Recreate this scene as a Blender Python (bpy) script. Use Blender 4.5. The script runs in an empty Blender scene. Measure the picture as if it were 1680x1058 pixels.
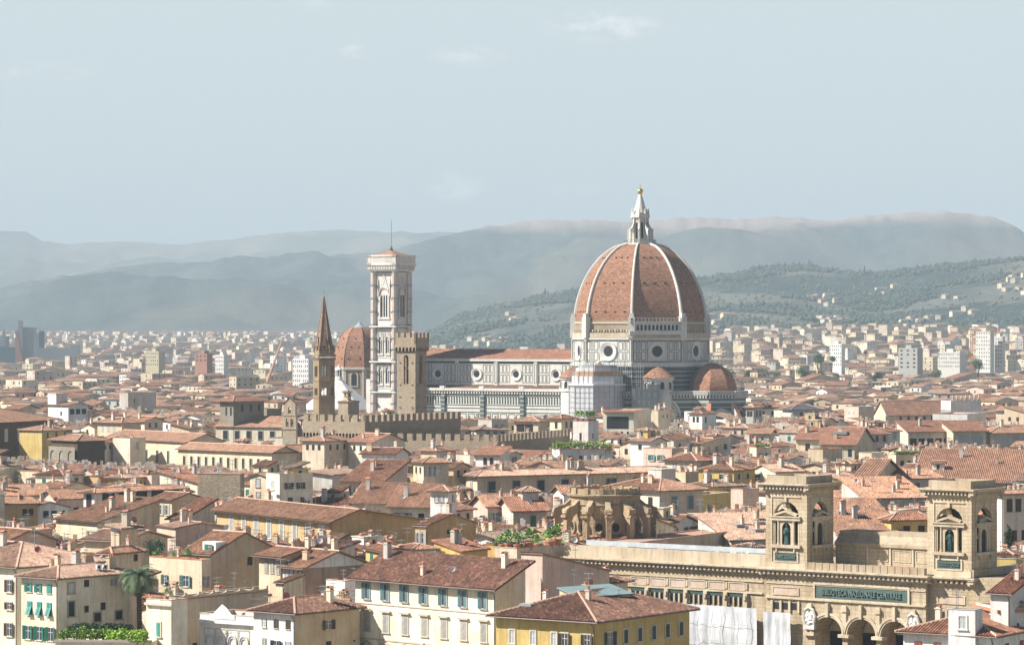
import bpy, math, random
from mathutils import Vector, Matrix, noise
R = math.radians
random.seed(7)
SC = bpy.context.scene
COL = SC.collection
# ------------------------------------------------------------ camera, sky, sun, exposure
FPX, HX, HY, CZ = 5320.0, 840.0, 543.0, 56.0      # focal length in photo pixels, horizon row, eye height in metres
cd = bpy.data.cameras.new('camera')
cam = bpy.data.objects.new('camera', cd); COL.objects.link(cam)
cd.sensor_width = 36.0; cd.lens = 36.0 * FPX / 1680.0
cd.shift_y = (HY - 529.0) / 1680.0
cd.clip_start = 1.0; cd.clip_end = 60000.0
cam.location = (0, 0, CZ); cam.rotation_euler = (R(90), 0, 0)
SC.camera = cam
SUN_AZ, SUN_EL = 82.0, 42.0                        # degrees left of straight behind the camera, elevation
sdir = Vector((-math.sin(R(SUN_AZ)) * math.cos(R(SUN_EL)), -math.cos(R(SUN_AZ)) * math.cos(R(SUN_EL)), math.sin(R(SUN_EL))))
sl = bpy.data.lights.new('sun', 'SUN'); sl.energy = 5.0; sl.angle = R(0.5); sl.color = (1.0, 0.94, 0.86)
so = bpy.data.objects.new('sun', sl); COL.objects.link(so); so.location = (-300, 0, 400)
so.rotation_euler = (-sdir).to_track_quat('-Z', 'Y').to_euler()
W = bpy.data.worlds.new('World'); SC.world = W; W.use_nodes = True
nt = W.node_tree; nt.nodes.clear()
def N(nt, kind, **kw):
    n = nt.nodes.new(kind)
    for k, v in kw.items():
        if k.startswith('i_'):
            key = k[2:]
            n.inputs[int(key) if key.isdigit() else key].default_value = v
        else: setattr(n, k, v)
    return n
def L(nt, a, b): nt.links.new(a, b)
def MATH(nt, op, a, b=None, c=None, clamp=False):
    n = nt.nodes.new('ShaderNodeMath'); n.operation = op; n.use_clamp = clamp
    for i, v in enumerate((a, b, c)):
        if v is None: continue
        if isinstance(v, (int, float)): n.inputs[i].default_value = v
        else: nt.links.new(v, n.inputs[i])
    return n.outputs[0]
def MIX(nt, f, a, b, blend='MIX'):
    n = nt.nodes.new('ShaderNodeMix'); n.data_type = 'RGBA'; n.blend_type = blend; n.clamp_factor = True
    for idx, v in ((0, f), (6, a), (7, b)):
        if isinstance(v, (int, float)): n.inputs[idx].default_value = v
        elif isinstance(v, tuple): n.inputs[idx].default_value = v if len(v) == 4 else v + (1,)
        else: nt.links.new(v, n.inputs[idx])
    return n.outputs[2]
def RAMP(nt, fac, stops):
    n = nt.nodes.new('ShaderNodeValToRGB'); e = n.color_ramp.elements
    while len(e) < len(stops): e.new(0.5)
    for i, (p, c) in enumerate(stops):
        e[i].position = p; e[i].color = (c if len(c) == 4 else c + (1,)) if isinstance(c, tuple) else (c, c, c, 1)
    if fac is not None: nt.links.new(fac, n.inputs[0])
    return n.outputs[0]
sky = N(nt, 'ShaderNodeTexSky', sky_type='NISHITA', sun_disc=False, sun_elevation=R(SUN_EL), sun_rotation=R(360 - 180 + SUN_AZ),
        altitude=100.0, air_density=1.0, dust_density=2.0, ozone_density=1.0)
geo = N(nt, 'ShaderNodeTexCoord')
sep = N(nt, 'ShaderNodeSeparateXYZ'); L(nt, geo.outputs['Generated'], sep.inputs[0])
# milky summer air: the sky whitens towards the horizon
el = MATH(nt, 'ABSOLUTE', sep.outputs[2])
f = MATH(nt, 'SUBTRACT', 1.0, MATH(nt, 'MULTIPLY', MATH(nt, 'SUBTRACT', el, 0.11, clamp=True), 7.0), clamp=True)
skys = MIX(nt, 1.0, sky.outputs[0], (0.030, 0.035, 0.044), 'MULTIPLY')
base = MIX(nt, MATH(nt, 'MULTIPLY', f, 0.92), skys, (0.42, 0.480, 0.487))
# faint clouds low over the hills
cl = None
nz = N(nt, 'ShaderNodeTexNoise', i_Scale=120.0, i_Detail=9.0, i_Roughness=0.68)
mp = N(nt, 'ShaderNodeMapping'); mp.inputs['Scale'].default_value = (1, 1, 1.9); L(nt, geo.outputs['Generated'], mp.inputs[0]); L(nt, mp.outputs[0], nz.inputs['Vector'])
for (px, py, w_, h_, s) in ((990, 42, 105, 30, 1.0), (585, 85, 36, 15, .6), (770, 92, 75, 20, .45), (745, 308, 60, 30, .7), (335, 325, 50, 20, .5), (60, 118, 120, 20, .4), (940, 315, 60, 18, .4), (1130, 322, 60, 18, .35), (640, 318, 40, 14, .25), (510, 5, 40, 12, .35)):
    dx = MATH(nt, 'MULTIPLY', MATH(nt, 'SUBTRACT', MATH(nt, 'DIVIDE', sep.outputs[0], sep.outputs[1]), (px - HX) / FPX), FPX / w_)
    dz = MATH(nt, 'MULTIPLY', MATH(nt, 'SUBTRACT', MATH(nt, 'DIVIDE', sep.outputs[2], sep.outputs[1]), (HY - py) / FPX), FPX / h_)
    d2 = MATH(nt, 'ADD', MATH(nt, 'MULTIPLY', dx, dx), MATH(nt, 'MULTIPLY', dz, dz))
    m = MATH(nt, 'MULTIPLY', MATH(nt, 'SUBTRACT', 1.0, d2, clamp=True), s)
    m = MATH(nt, 'MULTIPLY', m, MATH(nt, 'GREATER_THAN', sep.outputs[1], 0.0))
    cl = m if cl is None else MATH(nt, 'ADD', cl, m)
cn = MATH(nt, 'MULTIPLY', MATH(nt, 'SUBTRACT', nz.outputs[0], 0.42), 4.5, clamp=True)
cf = MATH(nt, 'MULTIPLY', MATH(nt, 'MULTIPLY', cl, cn), 0.5, clamp=True)
base = MIX(nt, cf, base, (0.84, 0.80, 0.79))
bg = N(nt, 'ShaderNodeBackground', i_Strength=1.0); L(nt, base, bg.inputs[0])
L(nt, bg.outputs[0], N(nt, 'ShaderNodeOutputWorld').inputs[0])
VS = SC.view_settings
SC.display_settings.display_device = 'sRGB'
VS.view_transform = 'Standard'; VS.look = 'None'; VS.exposure = 0.80; VS.gamma = 1.0; VS.use_curve_mapping = False
SC.cycles.max_bounces = 4; SC.cycles.diffuse_bounces = 2; SC.cycles.glossy_bounces = 1; SC.cycles.transmission_bounces = 1
SC.cycles.transparent_max_bounces = 8; SC.cycles.volume_bounces = 0; SC.cycles.use_denoising = True
SC.cycles.use_adaptive_sampling = True; SC.cycles.adaptive_threshold = 0.02
HAZE_D = 0.86e-4
SC.cycles.caustics_reflective = False; SC.cycles.caustics_refractive = False

# ------------------------------------------------------------ pixel helpers: a direction of the photo and a distance give a place
def WX(px, Y): return (px - HX) / FPX * Y
def WZ(py, Y): return CZ - (py - HY) / FPX * Y
def depth_for(py, z): return FPX * (CZ - z) / (py - HY)

# ------------------------------------------------------------ materials
MATS = {}
def new_mat(name):
    m = bpy.data.materials.new(name); m.use_nodes = True
    t = m.node_tree; b = t.nodes['Principled BSDF']
    b.inputs['Roughness'].default_value = 0.85; b.inputs['Specular IOR Level'].default_value = 0.25
    MATS[name] = m
    return m, t, b
def plain(name, c, rough=0.8, var=0.12, scale=0.8, metal=0.0, spec=0.25, bump=0.0):
    if name in MATS: return MATS[name]
    m, t, b = new_mat(name)
    tc = N(t, 'ShaderNodeTexCoord'); n = N(t, 'ShaderNodeTexNoise', i_Scale=scale, i_Detail=6.0, i_Roughness=0.65)
    L(t, tc.outputs['Object'], n.inputs['Vector'])
    oi = N(t, 'ShaderNodeObjectInfo')
    v = MATH(t, 'MULTIPLY_ADD', MATH(t, 'SUBTRACT', n.outputs[0], 0.5), var * 4, 1.0)
    v = MATH(t, 'MULTIPLY', v, MATH(t, 'MULTIPLY_ADD', oi.outputs['Random'], var, 1.0 - var / 2))
    mm = N(t, 'ShaderNodeVectorMath', operation='SCALE'); mm.inputs[0].default_value = c; L(t, v, mm.inputs['Scale'])
    L(t, mm.outputs[0], b.inputs['Base Color'])
    b.inputs['Roughness'].default_value = rough; b.inputs['Metallic'].default_value = metal; b.inputs['Specular IOR Level'].default_value = spec
    if bump:
        bp = N(t, 'ShaderNodeBump', i_Strength=0.6, i_Distance=bump); L(t, n.outputs[0], bp.inputs['Height']); L(t, bp.outputs[0], b.inputs['Normal'])
    return m
def wallmat(name, c, dirt=0.7, stone=0.0, hue2=None, course=0.0):
    """lime plaster with damp patches, rain streaks and patched areas; with stone > 0 rough masonry"""
    if name in MATS: return MATS[name]
    m, t, b = new_mat(name)
    tc = N(t, 'ShaderNodeTexCoord'); oi = N(t, 'ShaderNodeObjectInfo')
    off = N(t, 'ShaderNodeVectorMath', operation='ADD'); L(t, tc.outputs['Object'], off.inputs[0])
    rv = N(t, 'ShaderNodeVectorMath', operation='SCALE'); rv.inputs[0].default_value = (91, 57, 33); L(t, oi.outputs['Random'], rv.inputs['Scale']); L(t, rv.outputs[0], off.inputs[1])
    P = off.outputs[0]
    n1 = N(t, 'ShaderNodeTexNoise', i_Scale=0.16, i_Detail=7.0, i_Roughness=0.7); L(t, P, n1.inputs['Vector'])
    mp = N(t, 'ShaderNodeMapping'); mp.inputs['Scale'].default_value = (1.3, 1.3, 0.09); L(t, P, mp.inputs[0])
    n2 = N(t, 'ShaderNodeTexNoise', i_Scale=1.0, i_Detail=5.0, i_Roughness=0.75); L(t, mp.outputs[0], n2.inputs['Vector'])
    n3 = N(t, 'ShaderNodeTexNoise', i_Scale=2.6, i_Detail=6.0, i_Roughness=0.8); L(t, P, n3.inputs['Vector'])
    dk = tuple(x * 0.44 for x in c); lt = tuple(min(x * 1.12, 0.92) for x in c)
    if hue2 is None: hue2 = (c[0] * .80, c[1] * .73, c[2] * .64)
    col = MIX(t, RAMP(t, n1.outputs[0], [(0.38, 0.0), (0.62, 1.0)]), c, hue2)
    col = MIX(t, MATH(t, 'MULTIPLY', RAMP(t, n2.outputs[0], [(0.48, 0.0), (0.72, 1.0)]), dirt), col, dk)
    col = MIX(t, MATH(t, 'MULTIPLY', RAMP(t, n3.outputs[0], [(0.45, 0.0), (0.75, 1.0)]), 0.35), col, lt)
    if stone:
        vo = N(t, 'ShaderNodeTexVoronoi', i_Scale=2.3, i_Randomness=1.0); mp2 = N(t, 'ShaderNodeMapping'); mp2.inputs['Scale'].default_value = (1, 1, 1.8)
        L(t, P, mp2.inputs[0]); L(t, mp2.outputs[0], vo.inputs['Vector'])
        gs = N(t, 'ShaderNodeSeparateColor'); L(t, vo.outputs['Color'], gs.inputs[0])
        col = MIX(t, MATH(t, 'MULTIPLY', gs.outputs[0], stone), col, tuple(x * 0.5 for x in c))
        bp = N(t, 'ShaderNodeBump', i_Strength=0.7, i_Distance=0.12); L(t, vo.outputs['Distance'], bp.inputs['Height']); L(t, bp.outputs[0], b.inputs['Normal'])
    else:
        bp = N(t, 'ShaderNodeBump', i_Strength=0.25, i_Distance=0.03); L(t, n3.outputs[0], bp.inputs['Height']); L(t, bp.outputs[0], b.inputs['Normal'])
    if course:
        br = N(t, 'ShaderNodeTexBrick', i_Scale=1.0); br.inputs['Mortar Size'].default_value = .035; br.inputs['Brick Width'].default_value = course * 2.2; br.inputs['Row Height'].default_value = course
        s3 = N(t, 'ShaderNodeSeparateXYZ'); L(t, tc.outputs['Object'], s3.inputs[0]); c3 = N(t, 'ShaderNodeCombineXYZ'); L(t, MATH(t, 'ADD', s3.outputs[0], s3.outputs[1]), c3.inputs[0]); L(t, s3.outputs[2], c3.inputs[1]); L(t, c3.outputs[0], br.inputs['Vector'])
        for k_, v_ in (('Color1', 1.0), ('Color2', .80), ('Mortar', .48)): br.inputs[k_].default_value = (v_, v_, v_, 1)
        col = MIX(t, 0.75, col, br.outputs[0], 'MULTIPLY')
    v = MATH(t, 'MULTIPLY_ADD', oi.outputs['Random'], 0.16, 0.92)
    mm = N(t, 'ShaderNodeVectorMath', operation='SCALE'); L(t, col, mm.inputs[0]); L(t, v, mm.inputs['Scale'])
    L(t, mm.outputs[0], b.inputs['Base Color'])
    b.inputs['Roughness'].default_value = 0.92; b.inputs['Specular IOR Level'].default_value = 0.12
    return m
TCOL = {}
def tilemat(name, c1, c2, c3, bump=0.06, tile=(0.30, 0.45), amount=1.0, patch=0.85):
    """clay tiles: UV in metres, one tint per tile, lichen patches, rows as bump"""
    TCOL[name] = (c1, c2, c3)
    c1, c2, c3 = [tuple(x * .86 for x in c) for c in (c1, c2, c3)]
    if name in MATS: return MATS[name]
    m, t, b = new_mat(name)
    uv = N(t, 'ShaderNodeUVMap'); oi = N(t, 'ShaderNodeObjectInfo')
    sp = N(t, 'ShaderNodeSeparateXYZ'); L(t, uv.outputs[0], sp.inputs[0])
    fu = MATH(t, 'FLOOR', MATH(t, 'DIVIDE', sp.outputs[0], tile[0])); fv = MATH(t, 'FLOOR', MATH(t, 'DIVIDE', sp.outputs[1], tile[1]))
    cb = N(t, 'ShaderNodeCombineXYZ'); L(t, fu, cb.inputs[0]); L(t, fv, cb.inputs[1]); L(t, MATH(t, 'MULTIPLY', oi.outputs['Random'], 77.0), cb.inputs[2])
    wn = N(t, 'ShaderNodeTexWhiteNoise', noise_dimensions='3D'); L(t, cb.outputs[0], wn.inputs['Vector'])
    n1 = N(t, 'ShaderNodeTexNoise', i_Scale=0.35, i_Detail=7.0, i_Roughness=0.72)
    ad = N(t, 'ShaderNodeVectorMath', operation='ADD'); L(t, uv.outputs[0], ad.inputs[0]); L(t, cb.outputs[0], ad.inputs[1])
    cz = N(t, 'ShaderNodeCombineXYZ'); L(t, sp.outputs[0], cz.inputs[0]); L(t, sp.outputs[1], cz.inputs[1]); L(t, MATH(t, 'MULTIPLY', oi.outputs['Random'], 77.0), cz.inputs[2])
    L(t, cz.outputs[0], n1.inputs['Vector'])
    n2 = N(t, 'ShaderNodeTexNoise', i_Scale=1.1, i_Detail=6.0, i_Roughness=0.7); L(t, cz.outputs[0], n2.inputs['Vector'])
    col = RAMP(t, wn.outputs['Value'], [(0.0, c2), (0.35, c1), (0.75, c1), (1.0, c3)])
    col = MIX(t, amount, c1, col)
    col = MIX(t, MATH(t, 'MULTIPLY', RAMP(t, n1.outputs[0], [(0.42, 0.0), (0.66, 1.0)]), patch), col, c2)
    col = MIX(t, MATH(t, 'MULTIPLY', RAMP(t, n2.outputs[0], [(0.5, 0.0), (0.75, 1.0)]), 0.35), col, c3)
    v = MATH(t, 'MULTIPLY_ADD', oi.outputs['Random'], 0.36, 0.82)
    mm = N(t, 'ShaderNodeVectorMath', operation='SCALE'); L(t, col, mm.inputs[0]); L(t, v, mm.inputs['Scale'])
    L(t, mm.outputs[0], b.inputs['Base Color'])
    if bump:
        s = MATH(t, 'SINE', MATH(t, 'MULTIPLY', sp.outputs[0], 2 * math.pi / 0.42))
        s = MATH(t, 'ADD', s, MATH(t, 'MULTIPLY', MATH(t, 'FRACT', MATH(t, 'DIVIDE', sp.outputs[1], tile[1])), -0.7))
        bp = N(t, 'ShaderNodeBump', i_Strength=1.0, i_Distance=bump); L(t, s, bp.inputs['Height']); L(t, bp.outputs[0], b.inputs['Normal'])
    b.inputs['Roughness'].default_value = 0.9; b.inputs['Specular IOR Level'].default_value = 0.15
    return m
WALLC = {'cream': (.72, .63, .46), 'pale cream': (.76, .70, .57), 'white': (.80, .78, .73), 'ochre': (.56, .42, .23), 'yellow': (.60, .47, .19),
         'tan': (.56, .47, .35), 'pinkish': (.66, .53, .45), 'grey': (.54, .52, .48), 'sand': (.67, .58, .44), 'golden': (.66, .45, .18), 'buff': (.65, .55, .40)}
def wall(c): return wallmat('plaster ' + c, tuple(min(.86, x * 1.13) for x in WALLC[c]))
T_ORANGE = tilemat('tiles orange', (.50, .27, .165), (.24, .14, .10), (.63, .43, .31))
T_PINK = tilemat('tiles pink', (.55, .36, .255), (.31, .20, .15), (.68, .52, .40))
T_BROWN = tilemat('tiles brown', (.33, .175, .12), (.15, .09, .07), (.52, .33, .24))
T_RED = tilemat('tiles red', (.41, .195, .12), (.21, .11, .08), (.56, .34, .23))
def row_variant(m, per):
    """the same clay for roofs whose tile rows are modelled: tint cells as wide as a row, no row bump"""
    if not m.name.startswith('tiles '): return m
    k = '%s rows %.2f' % (m.name, per)
    if k in MATS: return MATS[k]
    return tilemat(k, *TCOL[m.name], bump=0.0, tile=(per, .45))
T_OLD = tilemat('tiles old', (.36, .25, .18), (.19, .145, .115), (.55, .42, .32))
TILES = {'old': T_OLD, 'orange': T_ORANGE, 'pink': T_PINK, 'brown': T_BROWN, 'red': T_RED}
STONE = wallmat('pietraforte stone', (.48, .40, .295), 0.5, 0.7)
STONE_SHADED = wallmat('dark stone', (.15, .115, .08), 0.5, 0.6)  # palace stone with the shade of its walls put into the colour
STONE_GREY = wallmat('grey stone', (.36, .33, .27), 0.6, 0.5)
LIB = wallmat('library sandstone', (.62, .52, .37), 0.9, course=.62)
LIB_T = wallmat('library trim stone', (.62, .54, .41), 0.9)
MARBLE = wallmat('white marble', (.73, .71, .65), 0.5, 0, (.62, .60, .54))
MARBLE_P = wallmat('pink marble', (.70, .56, .50), 0.3)
MARBLE_G = plain('green marble', (.055, .10, .09), 0.6)
RAW = wallmat('unfinished drum masonry', (.44, .37, .27), 0.6, 0.4)
GREENW = plain('dark green marble', (.06, .095, .085), 0.6, 0.2)
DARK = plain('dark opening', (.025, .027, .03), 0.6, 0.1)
GLASS = plain('window glass', (.035, .05, .06), 0.15, 0.2, spec=0.6)
PALEG = plain('curtained glass', (.42, .44, .44), 0.35, 0.2, 2.0, spec=0.5)
TRIM = plain('pale stone trim', (.55, .50, .41), 0.85, 0.15, 1.5)
EAVE = plain('eave timber', (.12, .085, .06), 0.8, 0.2, 2.0)
GUT = plain('copper gutter', (.16, .12, .10), 0.5, 0.2, 1.0, spec=0.4)
SHUT = {'green': plain('green shutter', (.02, .17, .115), 0.6, 0.25, 2.0), 'teal': plain('teal shutter', (.07, .30, .26), 0.6, 0.3, 2.0), 'blue': plain('blue green shutter', (.14, .25, .27), 0.6, 0.3, 2.0),
        'brown': plain('brown shutter', (.09, .06, .045), 0.6, 0.3, 2.0), 'red': plain('red brown shutter', (.30, .10, .07), 0.6, 0.3, 2.0), 'grey': plain('grey shutter', (.36, .35, .32), 0.6, 0.3, 2.0), 'dark': plain('dark shutter', (.04, .055, .06), 0.6, 0.3, 2.0)}
WHITEP = plain('white paint', (.74, .73, .70), 0.6, 0.15, 0.6)
METAL = plain('dull metal', (.35, .36, .36), 0.5, 0.15, metal=0.5)
CLAY = plain('clay', (.50, .22, .13), 0.85, 0.25, 3.0)
RIDGE = plain('mortared ridge tile', (.55, .36, .27), 0.9, 0.3, 3.0)
LEAD = plain('lead sheet', (.30, .36, .37), 0.5, 0.2, 1.0, spec=0.5)
ZINC = plain('pale zinc sheet', (.55, .60, .62), 0.4, 0.2, 0.7, spec=0.6)
BRONZE = plain('green bronze', (.05, .105, .10), 0.5, 0.4, 3.0, metal=0.3, spec=0.5)
GOLD = plain('gilded copper', (.85, .52, .14), 0.3, 0.05, metal=0.9)
SHEET = wallmat('white scaffold sheeting', (.66, .67, .68), 0.4, 0, (.54, .56, .59))

# ------------------------------------------------------------ mesh builder
class MB:
    def __init__(s): s.v = []; s.f = []; s.m = []; s.uv = []; s.mats = []
    def mi(s, mat):
        if mat not in s.mats: s.mats.append(mat)
        return s.mats.index(mat)
    def face(s, pts, mat, uv=None):
        i = len(s.v); s.v += [tuple(p) for p in pts]; s.f.append(tuple(range(i, i + len(pts)))); s.m.append(s.mi(mat))
        s.uv.append(uv or [(0.37 * p[0] + 0.81 * p[1], p[2] + 0.33 * p[1]) for p in pts])
    def box(s, x0, x1, y0, y1, z0, z1, mat, top=None, M=None):
        if x0 > x1: x0, x1 = x1, x0
        if y0 > y1: y0, y1 = y1, y0
        if z0 > z1: z0, z1 = z1, z0
        P = [Vector((x, y, z)) for z in (z0, z1) for y in (y0, y1) for x in (x0, x1)]
        if M is not None: P = [M @ p for p in P]
        for q in ((0, 2, 3, 1), (4, 5, 7, 6), (0, 1, 5, 4), (2, 6, 7, 3), (0, 4, 6, 2), (1, 3, 7, 5)):
            s.face([P[k] for k in q], top if (top and q[0] == 4 and q[1] == 5) else mat)
    def prism(s, poly, z0, z1, mat, cap=True, top=None, r1=None):
        """poly: ccw list of (x, y); r1: optional top polygon"""
        n = len(poly); q = r1 or poly
        for i in range(n):
            a, b = poly[i], poly[(i + 1) % n]; c, d = q[(i + 1) % n], q[i]
            w = math.hypot(b[0] - a[0], b[1] - a[1])
            s.face([(a[0], a[1], z0), (b[0], b[1], z0), (c[0], c[1], z1), (d[0], d[1], z1)], mat, [(i * 7, z0), (i * 7 + w, z0), (i * 7 + w, z1), (i * 7, z1)])
        if cap:
            s.face([(p[0], p[1], z1) for p in q], top or mat); s.face([(p[0], p[1], z0) for p in reversed(poly)], mat)
    def lathe(s, prof, n, mat, c=(0, 0), a0=0.0, span=2 * math.pi, cap=False):
        """prof: list of (r, z) bottom to top"""
        full = abs(span - 2 * math.pi) < 1e-6
        for k in range(n):
            t0 = a0 + span * k / n; t1 = a0 + span * (k + 1) / n
            for (r0, z0), (r1, z1) in zip(prof, prof[1:]):
                p = [(c[0] + r0 * math.cos(t0), c[1] + r0 * math.sin(t0), z0), (c[0] + r0 * math.cos(t1), c[1] + r0 * math.sin(t1), z0),
                     (c[0] + r1 * math.cos(t1), c[1] + r1 * math.sin(t1), z1), (c[0] + r1 * math.cos(t0), c[1] + r1 * math.sin(t0), z1)]
                if r1 < 1e-4: p = p[:3]
                elif r0 < 1e-4: p = [p[0], p[2], p[3]]
                s.face(p, mat, [(k * .9, z0), (k * .9 + .9, z0), (k * .9 + .9, z1), (k * .9, z1)][:len(p)])
    def tube(s, pts, r, mat, n=6):
        pts = [Vector(p) for p in pts]; rs = r if isinstance(r, (list, tuple)) else [r] * len(pts)
        rings = []
        for i, p in enumerate(pts):
            d = (pts[min(i + 1, len(pts) - 1)] - pts[max(i - 1, 0)]).normalized()
            u = d.orthogonal().normalized() if abs(d.z) > .9 else d.cross(Vector((0, 0, 1))).normalized(); w = d.cross(u)
            rings.append([p + (u * math.cos(2 * math.pi * k / n) + w * math.sin(2 * math.pi * k / n)) * rs[i] for k in range(n)])
        for a, b in zip(rings, rings[1:]):
            for k in range(n): s.face([a[k], b[k], b[(k + 1) % n], a[(k + 1) % n]][::-1], mat)
        s.face(rings[0], mat); s.face(rings[-1][::-1], mat)
    def disc(s, c, r, nrm, mat, n=16):
        nrm = Vector(nrm).normalized(); u = nrm.cross(Vector((0, 0, 1))).normalized() if abs(nrm.z) < .9 else Vector((1, 0, 0)); w = u.cross(nrm)
        c = Vector(c); s.face([c + (u * math.cos(2 * math.pi * k / n) - w * math.sin(2 * math.pi * k / n)) * r for k in range(n)], mat)
    def mesh(s, name):
        me = bpy.data.meshes.new(name); me.from_pydata(s.v, [], s.f)
        for m in s.mats: me.materials.append(m)
        me.polygons.foreach_set('material_index', s.m)
        ul = me.uv_layers.new(name='UVMap'); flat = [c for f in s.uv for p in f for c in p]
        ul.data.foreach_set('uv', flat); me.update()
        return me
    def build(s, name, parent=None, loc=None, rz=None):
        return link(name, s.mesh(name), parent, loc, rz)
def link(name, me, parent=None, loc=None, rz=None):
    o = bpy.data.objects.new(name, me); COL.objects.link(o)
    if parent: o.parent = parent
    if loc is not None: o.location = loc
    if rz is not None: o.rotation_euler = (0, 0, rz)
    return o
def thing(name, label, cat, loc=(0, 0, 0), rz=0.0, group=None):
    o = bpy.data.objects.new(name, None); COL.objects.link(o); o.location = loc; o.rotation_euler = (0, 0, rz); o.empty_display_size = 1.0
    o['label'] = label; o['category'] = cat
    if group: o['group'] = group
    return o
def tag(o, label, cat, group=None, kind=None):
    if label: o['label'] = label
    if cat: o['category'] = cat
    if group: o['group'] = group
    if kind: o['kind'] = kind
    return o
def smooth(o):
    o.data.polygons.foreach_set('use_smooth', [True] * len(o.data.polygons)); return o

def arch_wall(mb, P, x0, x1, z0, z1, arches, mat, depth=0.5, back=None, inner=None, seg=8):
    """vertical wall with arched holes. P(x, d, z) -> point, d = distance behind the wall face. arches: (cx, r, zbottom, zspring[, pointed])"""
    arches = sorted(arches); x = x0; inner = inner or mat
    def q(a, b, za, zb, d=0.0, m=mat): 
        if b - a > 1e-4 and zb - za > 1e-4: mb.face([P(a, d, za), P(b, d, za), P(b, d, zb), P(a, d, zb)], m, [(a, za), (b, za), (b, zb), (a, zb)])
    for A in arches:
        cx, r, zb, zs = A[:4]; pt = A[4] if len(A) > 4 else 1.0
        q(x, cx - r, z0, z1); q(cx - r, cx + r, z0, zb)
        pts = []
        for k in range(seg + 1):
            a = math.pi * k / seg; pts.append((cx - r * math.cos(a), zs + r * pt * math.sin(a) ** (1.0 if pt == 1.0 else 0.85)))
        for (xa, za), (xb, zb2) in zip(pts, pts[1:]):
            mb.face([P(xa, 0, za), P(xb, 0, zb2), P(xb, 0, z1), P(xa, 0, z1)], mat)
            mb.face([P(xa, 0, za), P(xa, depth, za), P(xb, depth, zb2), P(xb, 0, zb2)], inner)
            if back: mb.face([P(xa, depth, zs), P(xb, depth, zs), P(xb, depth, zb2), P(xa, depth, za)], back)
        mb.face([P(cx - r, 0, zb), P(cx - r, depth, zb), P(cx - r, depth, zs), P(cx - r, 0, zs)], inner)
        mb.face([P(cx + r, 0, zb), P(cx + r, 0, zs), P(cx + r, depth, zs), P(cx + r, depth, zb)], inner)
        mb.face([P(cx - r, 0, zb), P(cx + r, 0, zb), P(cx + r, depth, zb), P(cx - r, depth, zb)], inner)
        if back: mb.face([P(cx - r, depth, zb), P(cx + r, depth, zb), P(cx + r, depth, zs), P(cx - r, depth, zs)], back)
        x = cx + r
    q(x, x1, z0, z1)
def frame(mb, P, x0, x1, z0, z1, w, mat, pr=0.06):
    """raised rectangular border strips on a wall face; P(x, d, z)"""
    for a, b, c, d in ((x0, x1, z0, z0 + w), (x0, x1, z1 - w, z1), (x0, x0 + w, z0 + w, z1 - w), (x1 - w, x1, z0 + w, z1 - w)):
        mb.face([P(a, -pr, c), P(b, -pr, c), P(b, -pr, d), P(a, -pr, d)], mat)
def slab(mb, P, x0, x1, z0, z1, d0, d1, mat):
    """box on a wall face: from d0 (outer, negative = proud) to d1"""
    p = [P(x, d, z) for z in (z0, z1) for d in (d0, d1) for x in (x0, x1)]
    for q in ((0, 2, 3, 1), (4, 5, 7, 6), (0, 1, 5, 4), (2, 6, 7, 3), (0, 4, 6, 2), (1, 3, 7, 5)): mb.face([p[k] for k in q], mat)
def oval(mb, P, cx, cz, r0, r1, mat, dark, pr=0.45, n=20):
    """round window: splayed marble ring standing proud, dark glass at its bottom"""
    pa = [(math.cos(2 * math.pi * k / n), math.sin(2 * math.pi * k / n)) for k in range(n)]
    rm = r1 - 0.35
    for k in range(n):
        (a, b), (c, d) = pa[k], pa[(k + 1) % n]
        for ra, da, rb, db in ((r1, 0.0, r1, -pr), (r1, -pr, rm, -pr), (rm, -pr, r0, -0.05)):
            mb.face([P(cx + a * ra, da, cz + b * ra), P(cx + c * ra, da, cz + d * ra), P(cx + c * rb, db, cz + d * rb), P(cx + a * rb, db, cz + b * rb)], mat)
    mb.face([P(cx + a * r0, -0.05, cz + b * r0) for a, b in pa], dark)
# ------------------------------------------------------------ ground and hills
def sstep(a, b, x):
    t = max(0.0, min(1.0, (x - a) / (b - a))); return t * t * (3 - 2 * t)
def gz(x, Y):
    """height of the plain: flat under the old town, rising gently towards the hills, sooner on the right"""
    px = HX + x / max(Y, 1) * FPX
    r = sstep(900, 1250, px)
    return 43 * sstep(3000, 9500, Y) * (1 - r) + r * 46 * sstep(2700, 4900, Y)
def grid_mesh(name, rows, mat):
    me = bpy.data.meshes.new(name); n = len(rows[0]); V = [p for r in rows for p in r]
    F = [(i * n + j, i * n + j + 1, (i + 1) * n + j + 1, (i + 1) * n + j) for i in range(len(rows) - 1) for j in range(n - 1)]
    me.from_pydata(V, [], F); me.materials.append(mat); me.polygons.foreach_set('use_smooth', [True] * len(F)); me.update()
    return link(name, me)
m, t, b = new_mat('town ground')
tc = N(t, 'ShaderNodeTexCoord'); n1 = N(t, 'ShaderNodeTexNoise', i_Scale=0.02, i_Detail=8.0); L(t, tc.outputs['Object'], n1.inputs['Vector'])
L(t, RAMP(t, n1.outputs[0], [(0.35, (.16, .14, .12)), (0.55, (.26, .22, .17)), (0.7, (.09, .12, .06))]), b.inputs['Base Color'])
rows = []
for Y in [-400, -100, 300, 600, 1000, 1500, 2000, 2500] + [2700 + 250 * i for i in range(30)] + [10500, 12000, 14000, 17000, 20500]:
    rows.append([(x, Y, gz(x, Y)) for x in [(-1 + k / 40) * 7000 for k in range(81)]])
tag(grid_mesh('ground', rows, m), 'streets and open ground of the town plain between the houses', 'ground', kind='structure')
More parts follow.
